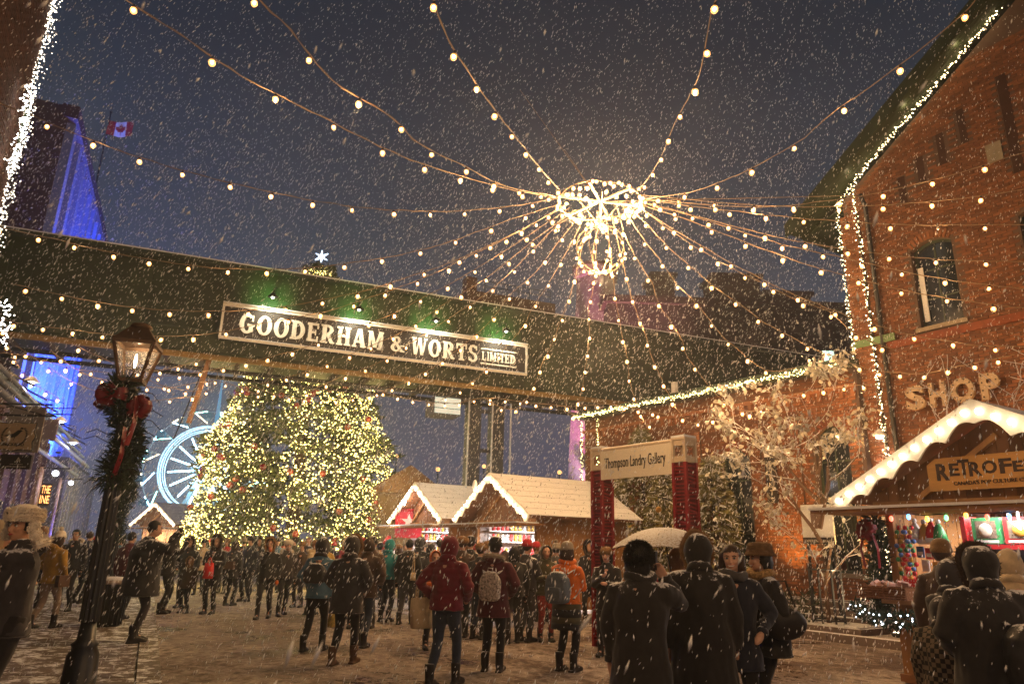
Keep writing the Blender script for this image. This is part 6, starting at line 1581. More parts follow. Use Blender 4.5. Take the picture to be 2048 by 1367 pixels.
    # ---- face
    if res < 2:
        for s_ in (-1, 1):
            q = MB(); q.ball(h(s_*.031, .0775, .008), .0125*k, 10, 7, 0, (1.15, .7, .6)); e = q.build('eye', EYEW, T, True)
            q = MB(); q.ball(h(s_*.031, .0845, .008), .0062*k, 8, 6, 0, (1, .6, 1)); q.build('iris', EYED, e, True)
            q = MB(); q.tube([h(s_*.05, .076, .027), h(s_*.034, .0865, .033), h(s_*.014, .0865, .028)], [.003*k, .0045*k, .003*k], 5); q.build('eyebrow', hair, T)
            q = MB(); q.tube([h(s_*.044, .078, .012), h(s_*.031, .087, .0165), h(s_*.017, .084, .011)], [.0015*k, .0028*k, .0015*k], 4); q.build('eyelid', EYED, T)
        if expr == 'smile':
            q = MB(); q.tube([h(-.03, .077, -.046), h(-.015, .0895, -.056), h(.015, .0895, -.056), h(.03, .077, -.046)], [.003*k, .007*k, .007*k, .003*k], 6); q.build('teeth', TEETH, T)
            q = MB(); q.tube([h(-.033, .074, -.042), h(-.015, .092, -.05), h(.015, .092, -.05), h(.033, .074, -.042)], .0028*k, 5); q.tube([h(-.033, .074, -.042), h(-.016, .09, -.063), h(.016, .09, -.063), h(.033, .074, -.042)], .0034*k, 5); q.build('lips', LIP, T)
        else:
            q = MB(); q.tube([h(-.024, .081, -.055), h(0, .093, -.052), h(.024, .081, -.055)], [.002*k, .0055*k, .002*k], 6); q.tube([h(-.02, .082, -.058), h(0, .0925, -.061), h(.02, .082, -.058)], [.002*k, .006*k, .002*k], 6); q.build('lips', LIP, T)
    # ---- hair
    if hair is not None and hood != 'up':
        q = MB(); ell(q, h(0, -.02, .035), (.087*k, .1*k, .103*k))
        if hairlen:
            for i in range(9):
                a = math.pi*(1.0+i/8*1.0); x_, y_ = .075*math.cos(a), .07*math.sin(a)-.02
                q.tube([h(x_, y_, .05), h(x_*1.15, y_*1.05, -.05), h(x_*1.1, y_*1.1, -.05-hairlen)], [.035*k, .035*k, .018*k], 7)
        me = remesh(q, vc*.8, 'hair', hair, disp=wrinkle(.006, 30))
        # clear the face: drop faces in front of the face mask
        bm = bmesh.new(); bm.from_mesh(me); kill = []
        for f_ in bm.faces:
            c = R3.inverted() @ (f_.calc_center_median()-Hd)/k
            if c.y > .028 and c.z < .062 and abs(c.x) < .07: kill.append(f_)
        bmesh.ops.delete(bm, geom=kill, context='FACES'); bm.to_mesh(me); bm.free()
        link('hair', me, T)
    # ---- trousers, boots
    q = MB(); ell(q, (0, -.01*k, .93*k), (.155*k*bulk**.4, .115*k, .12*k))
    for i in range(2): q.tube([hp[i]+Vector((0, 0, .03)), hp[i].lerp(kn[i], .5), kn[i], kn[i].lerp(ft[i], .4), ft[i]+Vector((0, 0, .05))], [.1*k, .088*k, .066*k, .062*k, .052*k], 10)
    link('trousers', remesh(q, vc, 'trousers', legs, disp=wrinkle(.006, 11) if res < 2 else None), T)
    for i, s_ in enumerate((-1, 1)):
        q = MB(); a = ft[i]; fz = a.z-.09*k
        q.tube([a+Vector((0, -.005, .16*k)), a+Vector((0, -.005, .06*k)), a+Vector((0, -.0, -.02*k))], [.062*k, .056*k, .055*k], 10)
        q.tube([(a.x, a.y-.06*k, fz+.045*k), (a.x, a.y, fz+.05*k), (a.x+s_*.012, a.y+.1*k, fz+.045*k), (a.x+s_*.02, a.y+.17*k, fz+.033*k), (a.x+s_*.02, a.y+.2*k, fz+.03*k)], [(.035*k, .04*k), (.045*k, .045*k), (.046*k, .04*k), (.042*k, .03*k), (.02*k, .018*k)], 10)
        q.box(a.x-.045*k, a.x+.05*k, a.y-.09*k, a.y+.19*k, fz+.0, fz+.025*k)
        link('boot', remesh(q, vc*.8, 'boot', boots), T)
    # ---- coat
    b = bulk; q = MB(); zh = hem*k*1.7
    def ring(z, rx, ry, yo=0.0, n=20): return [(rx*k*math.cos(2*math.pi*j/n), yo+ry*k*math.sin(2*math.pi*j/n)+lean*max(0, (z/k-.9))*.9, z) for j in range(n)]
    fl = flare*(1+.25*max(0, .55-hem)*3)
    rings = [ring(zh, .185*b*fl, .145*b*fl)]
    if zh < .8*k: rings.append(ring((zh+.9*k)/2, .188*b*(1+(fl-1)*.4), .15*b*(1+(fl-1)*.4)))
    rings += [ring(.9*k, .18*b, .145*b), ring(1.05*k, .168*b, .135*b), ring(1.22*k, .185*b, .14*b), ring(1.33*k, .18*b**.6, .12*b), ring(1.4*k, .125*b**.4, .095*b**.6), ring(1.455*k, .085, .08), ring(1.49*k, .07, .07)]
    q.loft(rings)
    for i, s_ in enumerate((-1, 1)):
        d = (wr[i]-el_[i]).normalized()
        bs_ = b**.7; q.tube([sh[i]-Vector((s_*.07, 0, -.01)), sh[i]+Vector((s_*.01, 0, -.01)), sh[i].lerp(el_[i], .5), el_[i], el_[i].lerp(wr[i], .5), wr[i]+d*.01], [.06*k*bs_, .072*k*bs_, .068*k*bs_, .06*k*bs_, .054*k*bs_, .044*k*b**.5], 10)
    if hood == 'down' or (fur and hood is None): ell(q, (0, -.1*k+lean*.5, 1.45*k), (.12*k, .085*k, .065*k))
    cm = remesh(q, vc, 'coat', coat, disp=wrinkle((.017, .014, .01)[res], 7, puff, .075*k, px*.1))
    link('coat', cm, T)
    if puff == 0 and res < 2:
        q = MB(); q.tube([Vector(v)+Vector((0, 0, .004)) for v in ring(zh, .187*b*fl, .147*b*fl)]+[Vector(ring(zh, .187*b*fl, .147*b*fl)[0])+Vector((0, 0, .004))], .008, 5); q.build('hem_seam', coat, T)
    for i in range(2):
        d = (wr[i]-el_[i]).normalized(); q = MB(); q.tube([wr[i]-d*.03*k, wr[i]+d*.012*k], .051*k*b**.5, 10); q.build('cuff', coat if not fur else coat, T, True)
        if glove is not None and res > 0: q = MB(); ell(q, wr[i]+d*.07*k, (.042*k, .042*k, .05*k), 10, 7); q.build('glove', glove, T, True)
    if scarf is not None:
        q = MB(); q.tube([Vector((.1*k*math.cos(a), .03+.095*k*math.sin(a)+lean, 1.455*k+.02*math.sin(a*2))) for a in [j*math.pi/8 for j in range(17)]], .042*k, 8); q.tube([Vector((.04, .13*k+lean, 1.43*k)), Vector((.06, .17*k*b, 1.25*k)), Vector((.05, .165*k*b, 1.05*k))], [(.05, .02)]*3, 8)
        link('scarf', remesh(q, .018, 'scarf', scarf, disp=wrinkle(.006, 20)), T)
    # ---- hood
    if hood == 'up':
        me = None; q = MB(); n, kk2 = 20, 14; R_ = (.118*k, .135*k, .145*k); c = h(0, -.012, .012); vs = []; fs = []
        for i in range(kk2+1):
            t_ = math.pi*i/kk2
            for j in range(n):
                a = 2*math.pi*j/n; x_, y_, z_ = R_[0]*math.sin(t_)*math.cos(a), -R_[1]*math.cos(t_), R_[2]*math.sin(t_)*math.sin(a)
                if z_ < -.08*k: z_ *= 1.25
                o_ = 1+.11*noise.noise(Vector((x_*11+px, y_*11, z_*11)))+.05*noise.noise(Vector((x_*30+px, y_*30, z_*20)))
                vs.append(c+R3 @ Vector((x_*o_, y_*o_, z_*o_)))
        cut = int(kk2*.69)
        for i in range(cut):
            for j in range(n): a_ = i*n+j; b_ = i*n+(j+1) % n; fs.append((a_, a_+n, b_+n, b_))
        q.add(vs[:(cut+1)*n], fs); q.add([c+(v-c)*.93 for v in vs[:(cut+1)*n]], [f[::-1] for f in fs])
        e0 = [cut*n+j for j in range(n)]; m_ = (cut+1)*n; q.add([vs[i_] for i_ in e0]+[c+(vs[i_]-c)*.93 for i_ in e0], [(j, (j+1) % n, (j+1) % n+n, j+n) for j in range(n)])
        q.tube([h(0, -.03, -.1), Vector((0, -.02, 1.42*k))+ln], [.095*k, .12*k], 12)
        q.build('hood', coatmat2 or coat, T, True)
        if fur: fur_ring(T, [c+(vs[i_]-c)*1.13 for i_ in e0+[e0[0]]], .028*k, fur, .045*k, 3 if res else 7)
    elif fur:
        P_ = [Vector((.13*k*math.cos(a), -.05*k+.11*k*math.sin(a)+lean, (1.46+.03*math.sin(-a))*k)) for a in [math.pi*.9+j*math.pi*1.2/10 for j in range(11)]]
        fur_ring(T, P_, .035*k, fur, .05*k, 4 if res else 8, 'fur_collar')
    # ---- hat
    hm = hatm or BLK
    if hat in ('beanie', 'pompom'):
        q = MB(); pr = [(.09, .03), (.098, .035), (.1, .06), (.094, .085), (.09, .09), (.088, .115), (.07, .15), (.04, .168), (.0, .175)]
        rr = [[h(r_*math.cos(2*math.pi*j/20)*(1+.02*(j % 2)), r_*1.12*math.sin(2*math.pi*j/20)*(1+.02*(j % 2))-.012, z_) for j in range(20)] for r_, z_ in pr]
        q.loft(rr); q.build('hat', hm, T, True)
        if hat == 'pompom': q = MB(); fur_ball(q, h(0, -.02, .2), (.04*k, .04*k, .04*k), 120, .02); q.build('pompom', hm, T)
    elif hat == 'ushanka':
        q = MB(); rr = [[h(r_*math.cos(2*math.pi*j/20), r_*1.12*math.sin(2*math.pi*j/20)-.012, z_) for j in range(20)] for r_, z_ in ((.1, .05), (.105, .1), (.095, .15), (.05, .175), (0, .18))]; q.loft(rr); q.build('hat_crown', hm, T, True)
        q = MB()
        for zz_, rr_ in ((.062, .024), (.085, .03), (.11, .028), (.13, .018)):
            P2 = [h(.103*math.cos(a), .113*math.sin(a)-.012, zz_) for a in [2*math.pi*j/24 for j in range(25)]]; q.tube(P2, rr_*k, 7)
            for _ in range(420 if res == 0 else 60):
                a = rg.uniform(0, 6.28); d_ = Vector((math.cos(a), math.sin(a), rg.gauss(0, .6))).normalized(); p = h(.103*math.cos(a), .113*math.sin(a)-.012, zz_)+d_*rr_*.9; s2 = d_.orthogonal().normalized()*.004; q.add([p-s2, p+s2, p+(R3 @ d_)*.02], [(0, 1, 2)])
        for s_ in (-1, 1):
            fur_ball(q, h(s_*.115, -.012, .0), (.026*k, .05*k, .06*k), 300 if res == 0 else 40, .018); fur_ball(q, h(s_*.145, -.012, -.055), (.028*k, .045*k, .045*k), 260 if res == 0 else 40, .018)
        q.build('fur_band', fur or FCR, T)
        if res == 0: q = MB(); s_ = []; [s_.append(((.011 if j_ % 2 == 0 else .005)*math.cos(j_*math.pi/5+math.pi/2), (.011 if j_ % 2 == 0 else .005)*math.sin(j_*math.pi/5+math.pi/2))) for j_ in range(10)]; q.add([h(a, .148, .1+b_) for a, b_ in s_], [tuple(range(10))]); q.build('hat_star', EYED, T)
    elif hat == 'bucket':
        q = MB(); rr = [[h(r_*math.cos(2*math.pi*j/24), r_*1.1*math.sin(2*math.pi*j/24)-.012, z_) for j in range(24)] for r_, z_ in ((.1, .06), (.128, .035), (.135, .05), (.11, .085), (.108, .13), (.09, .155), (.0, .165))]; q.loft(rr)
        for _ in range(700 if res == 0 else 150):
            a = rg.uniform(0, 6.28); t_ = rg.random(); r_, z_ = (.134-.026*t_*2, .04+.045*t_*2) if t_ < .5 else (.108-.02*(t_-.5), .08+.13*(t_-.5))
            p = h(r_*math.cos(a), r_*1.1*math.sin(a)-.012, z_); d = (p-h(0, -.012, .05)).normalized(); s2 = d.orthogonal().normalized()*.004; q.add([p-s2, p+s2, p+d*.014+Vector((0, 0, -.006))], [(0, 1, 2)])
        q.build('hat', hm, T)
    elif hat == 'furhat':
        q = MB(); fur_ball(q, h(0, -.015, .075), (.115*k, .125*k, .085*k), 700 if res == 0 else 260, .03); q.build('fur_hat', hm, T)
    T['_'] = 1; del T['_']
    T_info = dict(T=T, wr=wr, el=el_, k=k, Hd=Hd, M=T.matrix_basis.copy(), sh=sh)
    return T_info
def hor_y(px): return 1095.0+.02357*(px-1024)
def carry(I, name, label, cat, p, rz=0, group=None):
    o = thing(name, label, cat, (0, 0, 0), 0, group); o.matrix_basis = I['M'] @ Matrix.Translation(Vector(p)) @ Matrix.Rotation(rz, 4, 'Z'); return o
def backpack(I, label, mat, s=1.0, w=.3, h=.42, d=.17, z=1.12, pocket=True, cat='backpack', y=-.25, x=0, rz=0, speck=None):
    k = I['k']; T = carry(I, 'backpack', label, cat, (x, y, z*k), rz, 'backpacks'); q = MB(); n = 5
    pr = [(-h/2, .72), (-h/2+.04, .95), (0, 1.0), (h/2-.1, .92), (h/2-.02, .6), (h/2, .3)]
    q.loft([[(w/2*s_*a, d/2*s_*b, z_) for a, b in ((-1, -.5), (-.8, -1), (.8, -1), (1, -.5), (1, .7), (.8, 1), (-.8, 1), (-1, .7))] for z_, s_ in pr])
    link('pack_body', remesh(q, .014, 'pack_body', mat, disp=wrinkle(.007, 14)), T)
    if pocket: q = MB(); q.loft([[(w*.36*a*s_, -d/2-.03*b*s_+.0, z_) for a, b in ((-1, 0), (-.8, 1), (.8, 1), (1, 0), (1, -.4), (-1, -.4))] for z_, s_ in ((-h*.42, .8), (-h*.3, 1), (-.05, 1), (-.0, .8))]); q.build('pocket', mat, T)
    for s_ in (-1, 1): q = MB(); q.tube([(s_*w*.3, d/2, h*.42), (s_*w*.42, d/2+.1, h*.5+.02), (s_*w*.5, d/2+.26, h*.35), (s_*w*.52, d/2+.25, 0), (s_*w*.5, d/2+.05, -h*.35)], [(.025, .008)]*5, 6); q.build('strap', mat, T)
    q = MB(); q.tube([(-.04, 0, h/2-.02), (-.03, 0, h/2+.04), (.03, 0, h/2+.04), (.04, 0, h/2-.02)], .008, 5); q.build('grab_loop', mat, T)
    return T
def tote(I, label, mat, p, w=.34, h=.38, rz=0, strap=.35, name='tote_bag', cat='tote bag', tilt=0):
    T = carry(I, name, label, cat, p, rz, 'bags in hand'); q = MB()
    q.loft([[(w/2*s_*a+tilt*z_, .035*t_*b, z_) for a, b in ((-1, -1), (0, -1.3), (1, -1), (1, 1), (0, 1.3), (-1, 1))] for z_, s_, t_ in ((-h, .92, 1.2), (-h*.97, .97, 1.5), (-h*.5, 1.0, 1.4), (0, .94, .5))])
    q.build('bag_body', mat, T, True)
    for s_ in (-1, 1): q = MB(); q.tube([(-w*.28, s_*.02, -.02), (-w*.12+tilt*.2, s_*.02, strap*.7), (0+tilt*.3, 0, strap), (w*.12+tilt*.2, s_*.02, strap*.7), (w*.28, s_*.02, -.02)], [(.014, .004)]*5, 5); q.build('handle', mat, T)
    return T
canvas = M('canvas', (.6, .46, .28), .85, var=.15, scale=20, bump=.3); redbag = EM('x_unused', (1, 0, 0), 0) if False else M('red_paper', (.7, .02, .015), .45, var=.1)
NP = {}
# ---- left foreground
I = person(48, 5.95, 203, 'man in white fur earflap hat and dark parka at left holding out a phone', 1.74, CHAR, .46, 1.0, hood='down', hat='ushanka', hatm=FCR, fur=FCR, hair=HBL, arms=((.22, .4, 1.38), (.42, .3, 1.4)), res=0, z0=.05, headturn=-8, skin=SKIN2, glove=None)
I['T'].rotation_euler.z
t = carry(I, 'phone', 'black phone held up by the man in the white fur hat', 'phone', (.4, .5, 1.46)); MB().box(-.08, .08, -.005, .005, -.04, .04).build('case', BOOT, t)
person(-8, 6.9, 60, 'figure in pale beige hood cut off by the left edge', 1.66, CRM, .5, 1.1, hood='up', arms=('front', 'front'), res=1, z0=.05)
I = person(118, 13.4, 15, 'woman in mustard yellow coat and cream knit hat walking away', 1.62, MUST, .47, 1.05, hood='down', hat='pompom', hatm=FCR, hair=HBR, hairlen=.12, legs=cloth('pale_trousers', (.3, .22, .17)), arms=('pocket', 'relaxed'), walk=.16, res=1, z0=.05)
t = carry(I, 'shoulder_bag', 'small brown bag on long strap at the hip of the woman in mustard', 'bag', (.27, 0, .8)); q = MB(); q.box(-.04, .04, -.12, .12, -.1, .1); q.build('bag_body', BOOTB, t); q = MB(); q.tube([(0, 0, .1), (-.1, .16, .45), (-.3, .03, .68)], .01, 5); q.build('strap', BOOTB, t)
person(152, 16.5, 170, 'dark coated figure with pale fur collar between mustard woman and lamp', 1.72, BLK, .5, 1.1, fur=FCR, hair=HBL, arms=('down', 'down'), res=1, z0=.05)
person(222, 17.5, 190, 'figure in red knit hat half hidden behind the near lamp post', 1.66, CHAR, .5, 1.1, hat='beanie', hatm=REDC, res=1, z0=.05)
person(178, 18.5, 20, 'dark figure directly left of the near lamp post', 1.7, NAVY, .45, 1.05, res=2, z0=.05)
person(20, 9.5, 40, 'dark haired person behind the pale hood at left', 1.64, BRN, .5, 1.05, hairlen=.1, res=1, z0=.05)
I = person(296, 11.9, 62, 'tall man in black coat raising a phone in both hands by the sidewalk kerb', 1.83, BLK, .38, 1.7, hair=HBL, arms=((-.08, .36, 1.5), (.12, .36, 1.52)), res=1, z0=.05, legs=CHAR, lean=.03)
t = carry(I, 'phone', 'phone with bright screen held up by the tall man in black', 'phone', (.02, .48, 1.72)); MB().box(-.09, .09, 0, .01, -.045, .045).build('case', BOOT, t); MB().box(-.08, .08, -.004, -.001, -.038, .038).build('screen', EM('screen', (.5, .8, 1), .9), t)
person(262, 15.2, 15, 'figure in dull red jacket behind the tall man in black', 1.68, WINE, .5, 1.1, res=1, z0=.05, hair=HBL)
person(345, 17.0, 80, 'dark figure right of the tall man in black with one arm raised', 1.7, BLK, .48, 1.05, hair=HBL, arms=('down', (.1, .35, 1.55)), res=1)
# ---- centre left
person(383, 18.6, 180, 'dark long haired woman standing behind a fur hooded child', 1.64, BLK, .42, 1.1, hood='up', fur=FDK, arms=('down', 'pocket'), res=1)
person(388, 17.3, 185, 'small child in brown coat and fur trimmed hood', 1.2, BRN, .45, 1.25, hood='up', fur=FBR, res=1, arms=('down', 'down'))
I = person(436, 17.2, 180, 'person in dark coat holding a bright red bag before the tree', 1.68, BLK, .48, 1.1, hood='up', fur=FDK, arms=('front', 'chest'), res=1)
tote(I, 'bright red paper bag held in front of dark coat', redbag, (-.02, .36, 1.12), .2, .34, 0, .12, 'paper_bag', 'paper bag')
I = person(472, 19.5, 10, 'dark coated woman seen from behind with small handbag', 1.62, CHAR, .42, 1.1, hairlen=.15, res=1)
t = carry(I, 'handbag', 'small brown handbag carried behind the dark coated woman', 'handbag', (-.0, -.22, 1.0)); q = MB(); q.box(-.16, .16, -.05, .05, -.1, .1); q.build('bag_body', BOOTB, t); q = MB(); q.tube([(-.1, 0, .1), (-.06, 0, .22), (.06, 0, .22), (.1, 0, .1)], .009, 5); q.build('handle', BOOTB, t)
person(503, 21, 200, 'dark figure left of the orange gloved person', 1.72, NAVY, .45, 1.1, hat='beanie', hatm=BLK, res=2)
I = person(542, 16.4, 172, 'person in fur trimmed hood raising an orange glove', 1.66, BLK, .5, 1.12, hood='up', fur=FBR, arms=('down', (-.02, .26, 1.42)), glove=ORG, walk=.12, res=1)
person(577, 17.2, 150, 'person in fluffy beige hat striding right of the orange glove', 1.64, CHAR, .5, 1.1, hat='furhat', hatm=FCR, fur=FCR, walk=.18, res=1)
person(607, 19.5, 190, 'slim figure in brown jacket before the tree centre', 1.6, BRN, .5, 1.0, hat='beanie', hatm=FBR, res=2)
person(630, 17.6, 100, 'woman in long cream puffer coat seen from the side', 1.66, CRM, .42, 1.12, puff=.012, hood='down', hair=HLT, legs=LEG, res=1, glove=BLK)
I = person(645, 11.8, 5, 'woman in blue sweater coat with black bag across her back, walking away', 1.66, BLU, .47, 1.0, hood='up', coatmat2=CHAR, legs=LEG, arms=('pocket', 'down'), walk=.14, res=1)
backpack(I, 'large black shoulder bag worn over the blue coat', CHAR, 1, .36, .3, .16, 1.18, False, 'shoulder bag', -.22)
tote(I, 'yellow patterned shopping bag hanging from the hand of the woman in blue', M('yellow_print', (.6, .45, .12), .6, var=.5, scale=25), (.3, -.0, .66), .2, .3, 1.4, .2, 'shopping_bag', 'shopping bag')
person(704, 10.6, 8, 'person in long dark parka with glowing fur rimmed hood, walking away', 1.68, CHAR, .4, 1.22, hood='up', fur=FBR, legs=LEG, boots=BOOTB, arms=('pocket', 'pocket'), walk=.13, res=0)
person(737, 12.4, 12, 'dark coated companion right of the fur rimmed hood', 1.7, BRN, .45, 1.12, hair=HBR, hairlen=.05, legs=DENIM, arms=('down', 'pocket'), walk=-.12, res=1)
person(692, 16.8, 195, 'figure with pink scarf behind the fur rimmed hood', 1.65, MAR, .5, 1.05, hat='pompom', hatm=FCR, scarf=PINK, res=1)
person(722, 15.0, 170, 'person in thick red turban like knit hat', 1.7, BRN, .5, 1.1, hat='furhat', hatm=REDC, res=1)
person(746, 15.2, 185, 'bearded man in dark knit hat facing the square', 1.72, BRN, .5, 1.1, hat='beanie', hatm=BLK, res=1, skin=SKIN2)
I = person(779, 16.4, 25, 'person in bright teal hooded jacket seen from behind', 1.7, TEAL, .52, 1.08, hood='up', legs=NAVY, arms=('pocket', 'pocket'), res=1)
backpack(I, 'grey messenger bag slung across the teal jacket', GRY, 1, .32, .26, .12, 1.02, True, 'messenger bag', -.22, -.1, -.3)
I = person(819, 16.0, 5, 'person in black jacket right of the teal one with pale strap', 1.72, BLK, .48, 1.1, hair=HBL, legs=GRY, walk=.12, res=1)
tote(I, 'slim pale canvas bag on the shoulder of the figure in black', canvas, (.16, -.19, 1.05), .1, .16, 0, .42)
person(862, 17, 350, 'dark hooded figure with snow on shoulders before the smaller chalet', 1.64, CHAR, .48, 1.15, hood='up', res=1)
I = person(872, 12.3, 165, 'child in bright orange jacket and hood facing us', 1.5, ORG, .5, 1.05, hood='up', legs=LEG, arms=('pocket', 'front'), res=0, glove=None, scarf=MAR)
backpack(I, 'dark red rucksack on the side of child in orange', WINE, .8, .26, .3, .14, .9, True, 'backpack', -.2)
# ---- centre
I = person(898, 9.25, 20, 'person in shiny dark red hooded jacket with cream tote on the arm', 1.7, MAR, .5, 1.18, puff=.01, hood='up', legs=DENIM, arms=('hip', 'pocket'), walk=.14, res=0)
tote(I, 'large cream canvas tote hanging beside the dark red jacket', canvas, (-.33, .0, .98), .36, .36, 1.15, .28, tilt=-.15)
person(925, 14.0, 5, 'figure in round fur hat behind the dark red hood', 1.76, BRN, .5, 1.1, hat='furhat', hatm=FBR, res=1)
person(941, 15.5, 10, 'figure in dark wool hat left of the pale fluffy hat', 1.78, BLK, .5, 1.05, hat='beanie', hatm=BLK, res=1)
person(961, 13.8, 30, 'figure in pale fluffy hat between fur hat and backpack coat', 1.64, CHAR, .5, 1.1, hat='furhat', hatm=FBR, legs=DENIM, res=1)
I = person(990, 10.3, 12, 'person in wine red parka with fur collar and snowy patterned backpack', 1.7, WINE, .41, 1.2, fur=FGR, hair=HBL, hat='beanie', hatm=BLK, scarf=REDC, legs=LEG, arms=('pocket', 'pocket'), res=0)
backpack(I, 'white and dark patterned drawstring backpack dusted with snow', M('speckled', (.4, .36, .32), .8, var=1.3, scale=38, snow=.35, snowscale=30), 1, .3, .38, .14, 1.1, False)
person(1029, 13.3, 350, 'woman in black with long dark hair before the larger chalet counter', 1.62, BLK, .48, 1.15, hairlen=.22, hair=HBL, legs=CHAR, walk=.1, res=1)
person(1053, 13.6, 40, 'man in red patterned beanie and dark jacket facing the chalet', 1.72, CHAR, .5, 1.15, hat='beanie', hatm=REDC, legs=GRY, arms=('front', 'front'), res=1)
person(1092, 13.7, 170, 'person in olive hood and red patterned leggings', 1.64, OLV, .48, 1.1, hood='up', legs=LPAT, arms=('front', 'front'), res=1)
I = person(1133, 10.5, 35, 'woman in bright orange jacket and knit hat with orange scarf, striped tunic below', 1.66, ORG, .53, 1.2, hat='beanie', hatm=FGR, scarf=ORG, hair=HBR, hairlen=.05, legs=LEG, arms=('front', 'chest'), res=0, glove=None)
backpack(I, 'blue grey backpack dusted with snow on the orange jacket', M('pack_blue', (.12, .15, .18), .7, var=.3, snow=.42, snowscale=30), 1, .36, .42, .18, 1.12, True)
q = MB(); kz = I['k']
for z_, r_, mt in ((.9, .205, OLV), (.8, .21, BLK), (.72, .215, OLV), (.64, .22, BLK)):
    q = MB(); q.loft([[(rr_*math.cos(2*math.pi*j/20), rr_*.85*math.sin(2*math.pi*j/20), zz_) for j in range(20)] for zz_, rr_ in ((z_-.1, r_+.012), (z_, r_))]); q.build('tunic_band', mt, I['T'], True)
I = person(1213, 12.0, 200, 'woman in black looking down at a phone, fur hat, left of the umbrella', 1.62, BLK, .42, 1.05, hat='furhat', hatm=FBR, hair=HBL, hairlen=.1, legs=LEG, arms=('front', 'chest'), res=1, walk=.08, glove=None)
t = carry(I, 'phone', 'small glowing phone held by the woman left of the umbrella', 'phone', (0, .34, 1.3)); MB().box(-.035, .035, 0, .01, -.06, .06).build('case', BOOT, t); MB().box(-.03, .03, -.004, -.001, -.05, .05).build('screen', EM('screen', (.5, .8, 1), .9), t)
# ---- foreground group on the right
I = person(1277, 5.7, 25, 'person with thick curly black hair and black coat holding a hand to one ear', 1.64, BLK, .2, 1.22, hair=HBL, hairlen=.06, legs=LEG, arms=('down', (.17, .13, 1.46)), res=0, glove=None, headturn=25, scarf=BLK, skin=SKIN)
q = MB(); fur_ball(q, I['Hd']+Vector((0, -.02, .03)), (.108, .118, .112), 2600, .035); q.build('hair', HBL, I['T'])
t = carry(I, 'phone', 'dark phone pressed to the ear of the curly haired person', 'phone', (.115, .08, 1.53)); MB().box(-.006, .006, -.035, .035, -.07, .07).build('case', BOOT, t)
person(1297, 8.3, 10, 'person in bright red jacket almost hidden behind the curly haired one', 1.56, REDC, .5, 1.25, hair=HBR, hairlen=.15, res=1)
I = person(1352, 7.6, 78, 'woman with light brown bob holding the white umbrella', 1.62, BLK, .45, 1.05, hair=HLT, hairlen=.09, arms=('front', (.02, .2, 1.36)), res=0, glove=None)
UP = I['M'] @ Vector((.03, -.06, 1.4))
U = thing('umbrella', 'open white umbrella covered with wet snow specks over the group', 'umbrella', (UP.x-.07, UP.y, 0), 0)
topz, rimz, UR = 1.84, 1.62, .56
pan = M('umbrella_cloth', (.5, .42, .34), .6, var=.5, scale=70, snow=.35, snowscale=60, bump=.4)
nr = 8
for k_ in range(nr):
    a0, a1 = 2*math.pi*k_/nr+.15, 2*math.pi*(k_+1)/nr+.15; q = MB(); vs = []; fs = []; A_, B_ = 8, 6
    for i in range(A_+1):
        t_ = i/A_
        for j in range(B_+1):
            a = a0+(a1-a0)*j/B_; sg = math.cos((j/B_-.5)*math.pi/nr*2)/math.cos(0); sc2 = math.cos(math.pi/nr)/math.cos((j/B_-.5)*2*math.pi/nr)
            r_ = UR*t_*sc2; z_ = topz-(topz-rimz)*t_**1.9+.03*t_*math.sin(math.pi*j/B_)
            vs.append((r_*math.cos(a), r_*math.sin(a), z_))
    for i in range(A_):
        for j in range(B_): b_ = i*(B_+1)+j; fs.append((b_, b_+1, b_+B_+2, b_+B_+1))
    q.add(vs, fs); q.build('canopy_panel', pan, U, True)
    q = MB(); q.tube([(UR*t_*math.cos(a0), UR*t_*math.sin(a0), topz-(topz-rimz)*t_**1.9-.006) for t_ in (0, .3, .6, .8, 1)], .004, 5); q.build('rib', black_metal, U)
    q = MB(); q.tube([(0, 0, topz-.25), (UR*.5*math.cos(a0), UR*.5*math.sin(a0), topz-(topz-rimz)*.5**1.9-.008)], .003, 4); q.build('stretcher', black_metal, U)
q = MB(); q.tube([(0, 0, topz+.04), (.02, 0, 1.6), (.07, 0, 1.3)], .008, 8); q.build('shaft', black_metal, U); q = MB(); q.tube([(.06, 0, 1.38), (.075, 0, 1.24)], .016, 8); q.build('handle', black_metal, U)
person(1397, 6.35, 5, 'large figure in long black coat with hood up and fur edge, back to us', 1.72, BLK, .17, 1.35, hood='up', fur=FBR, legs=LEG, arms=('down', 'down'), res=0)
person(1462, 6.5, 196, 'smiling dark haired woman facing us between hood and leopard scarf', 1.66, NAVY, .4, 1.05, hair=HBR, hairlen=.2, arms=('pocket', 'pocket'), res=0, expr='smile', scarf=GRY, glove=None, headturn=6)
LEO = M('leopard_print', (.42, .26, .1), .8, var=1.0, scale=45)
I = person(1525, 6.9, 272, 'woman in brown fur hat and leopard scarf turned to the left, black jacket', 1.66, BLK, .44, 1.25, hat='bucket', hatm=M('fur_bucket', (.16, .09, .04), .9, var=.4, scale=30, isl=.4), hair=HBL, hairlen=.06, scarf=LEO, legs=LEG, arms=('pocket', 'hip'), res=0, expr='smile', headturn=-8)
t = carry(I, 'shoulder_bag', 'black leather bag under the arm of the leopard scarf woman', 'bag', (-.3, -.05, 1.02)); q = MB(); ell(q, (0, 0, 0), (.08, .2, .14)); q.build('bag_body', BOOT, t, True); q = MB(); q.tube([(0, -.12, .1), (.03, -.05, .35), (.03, .05, .35), (0, .12, .1)], .01, 5); q.build('handle', BOOT, t)
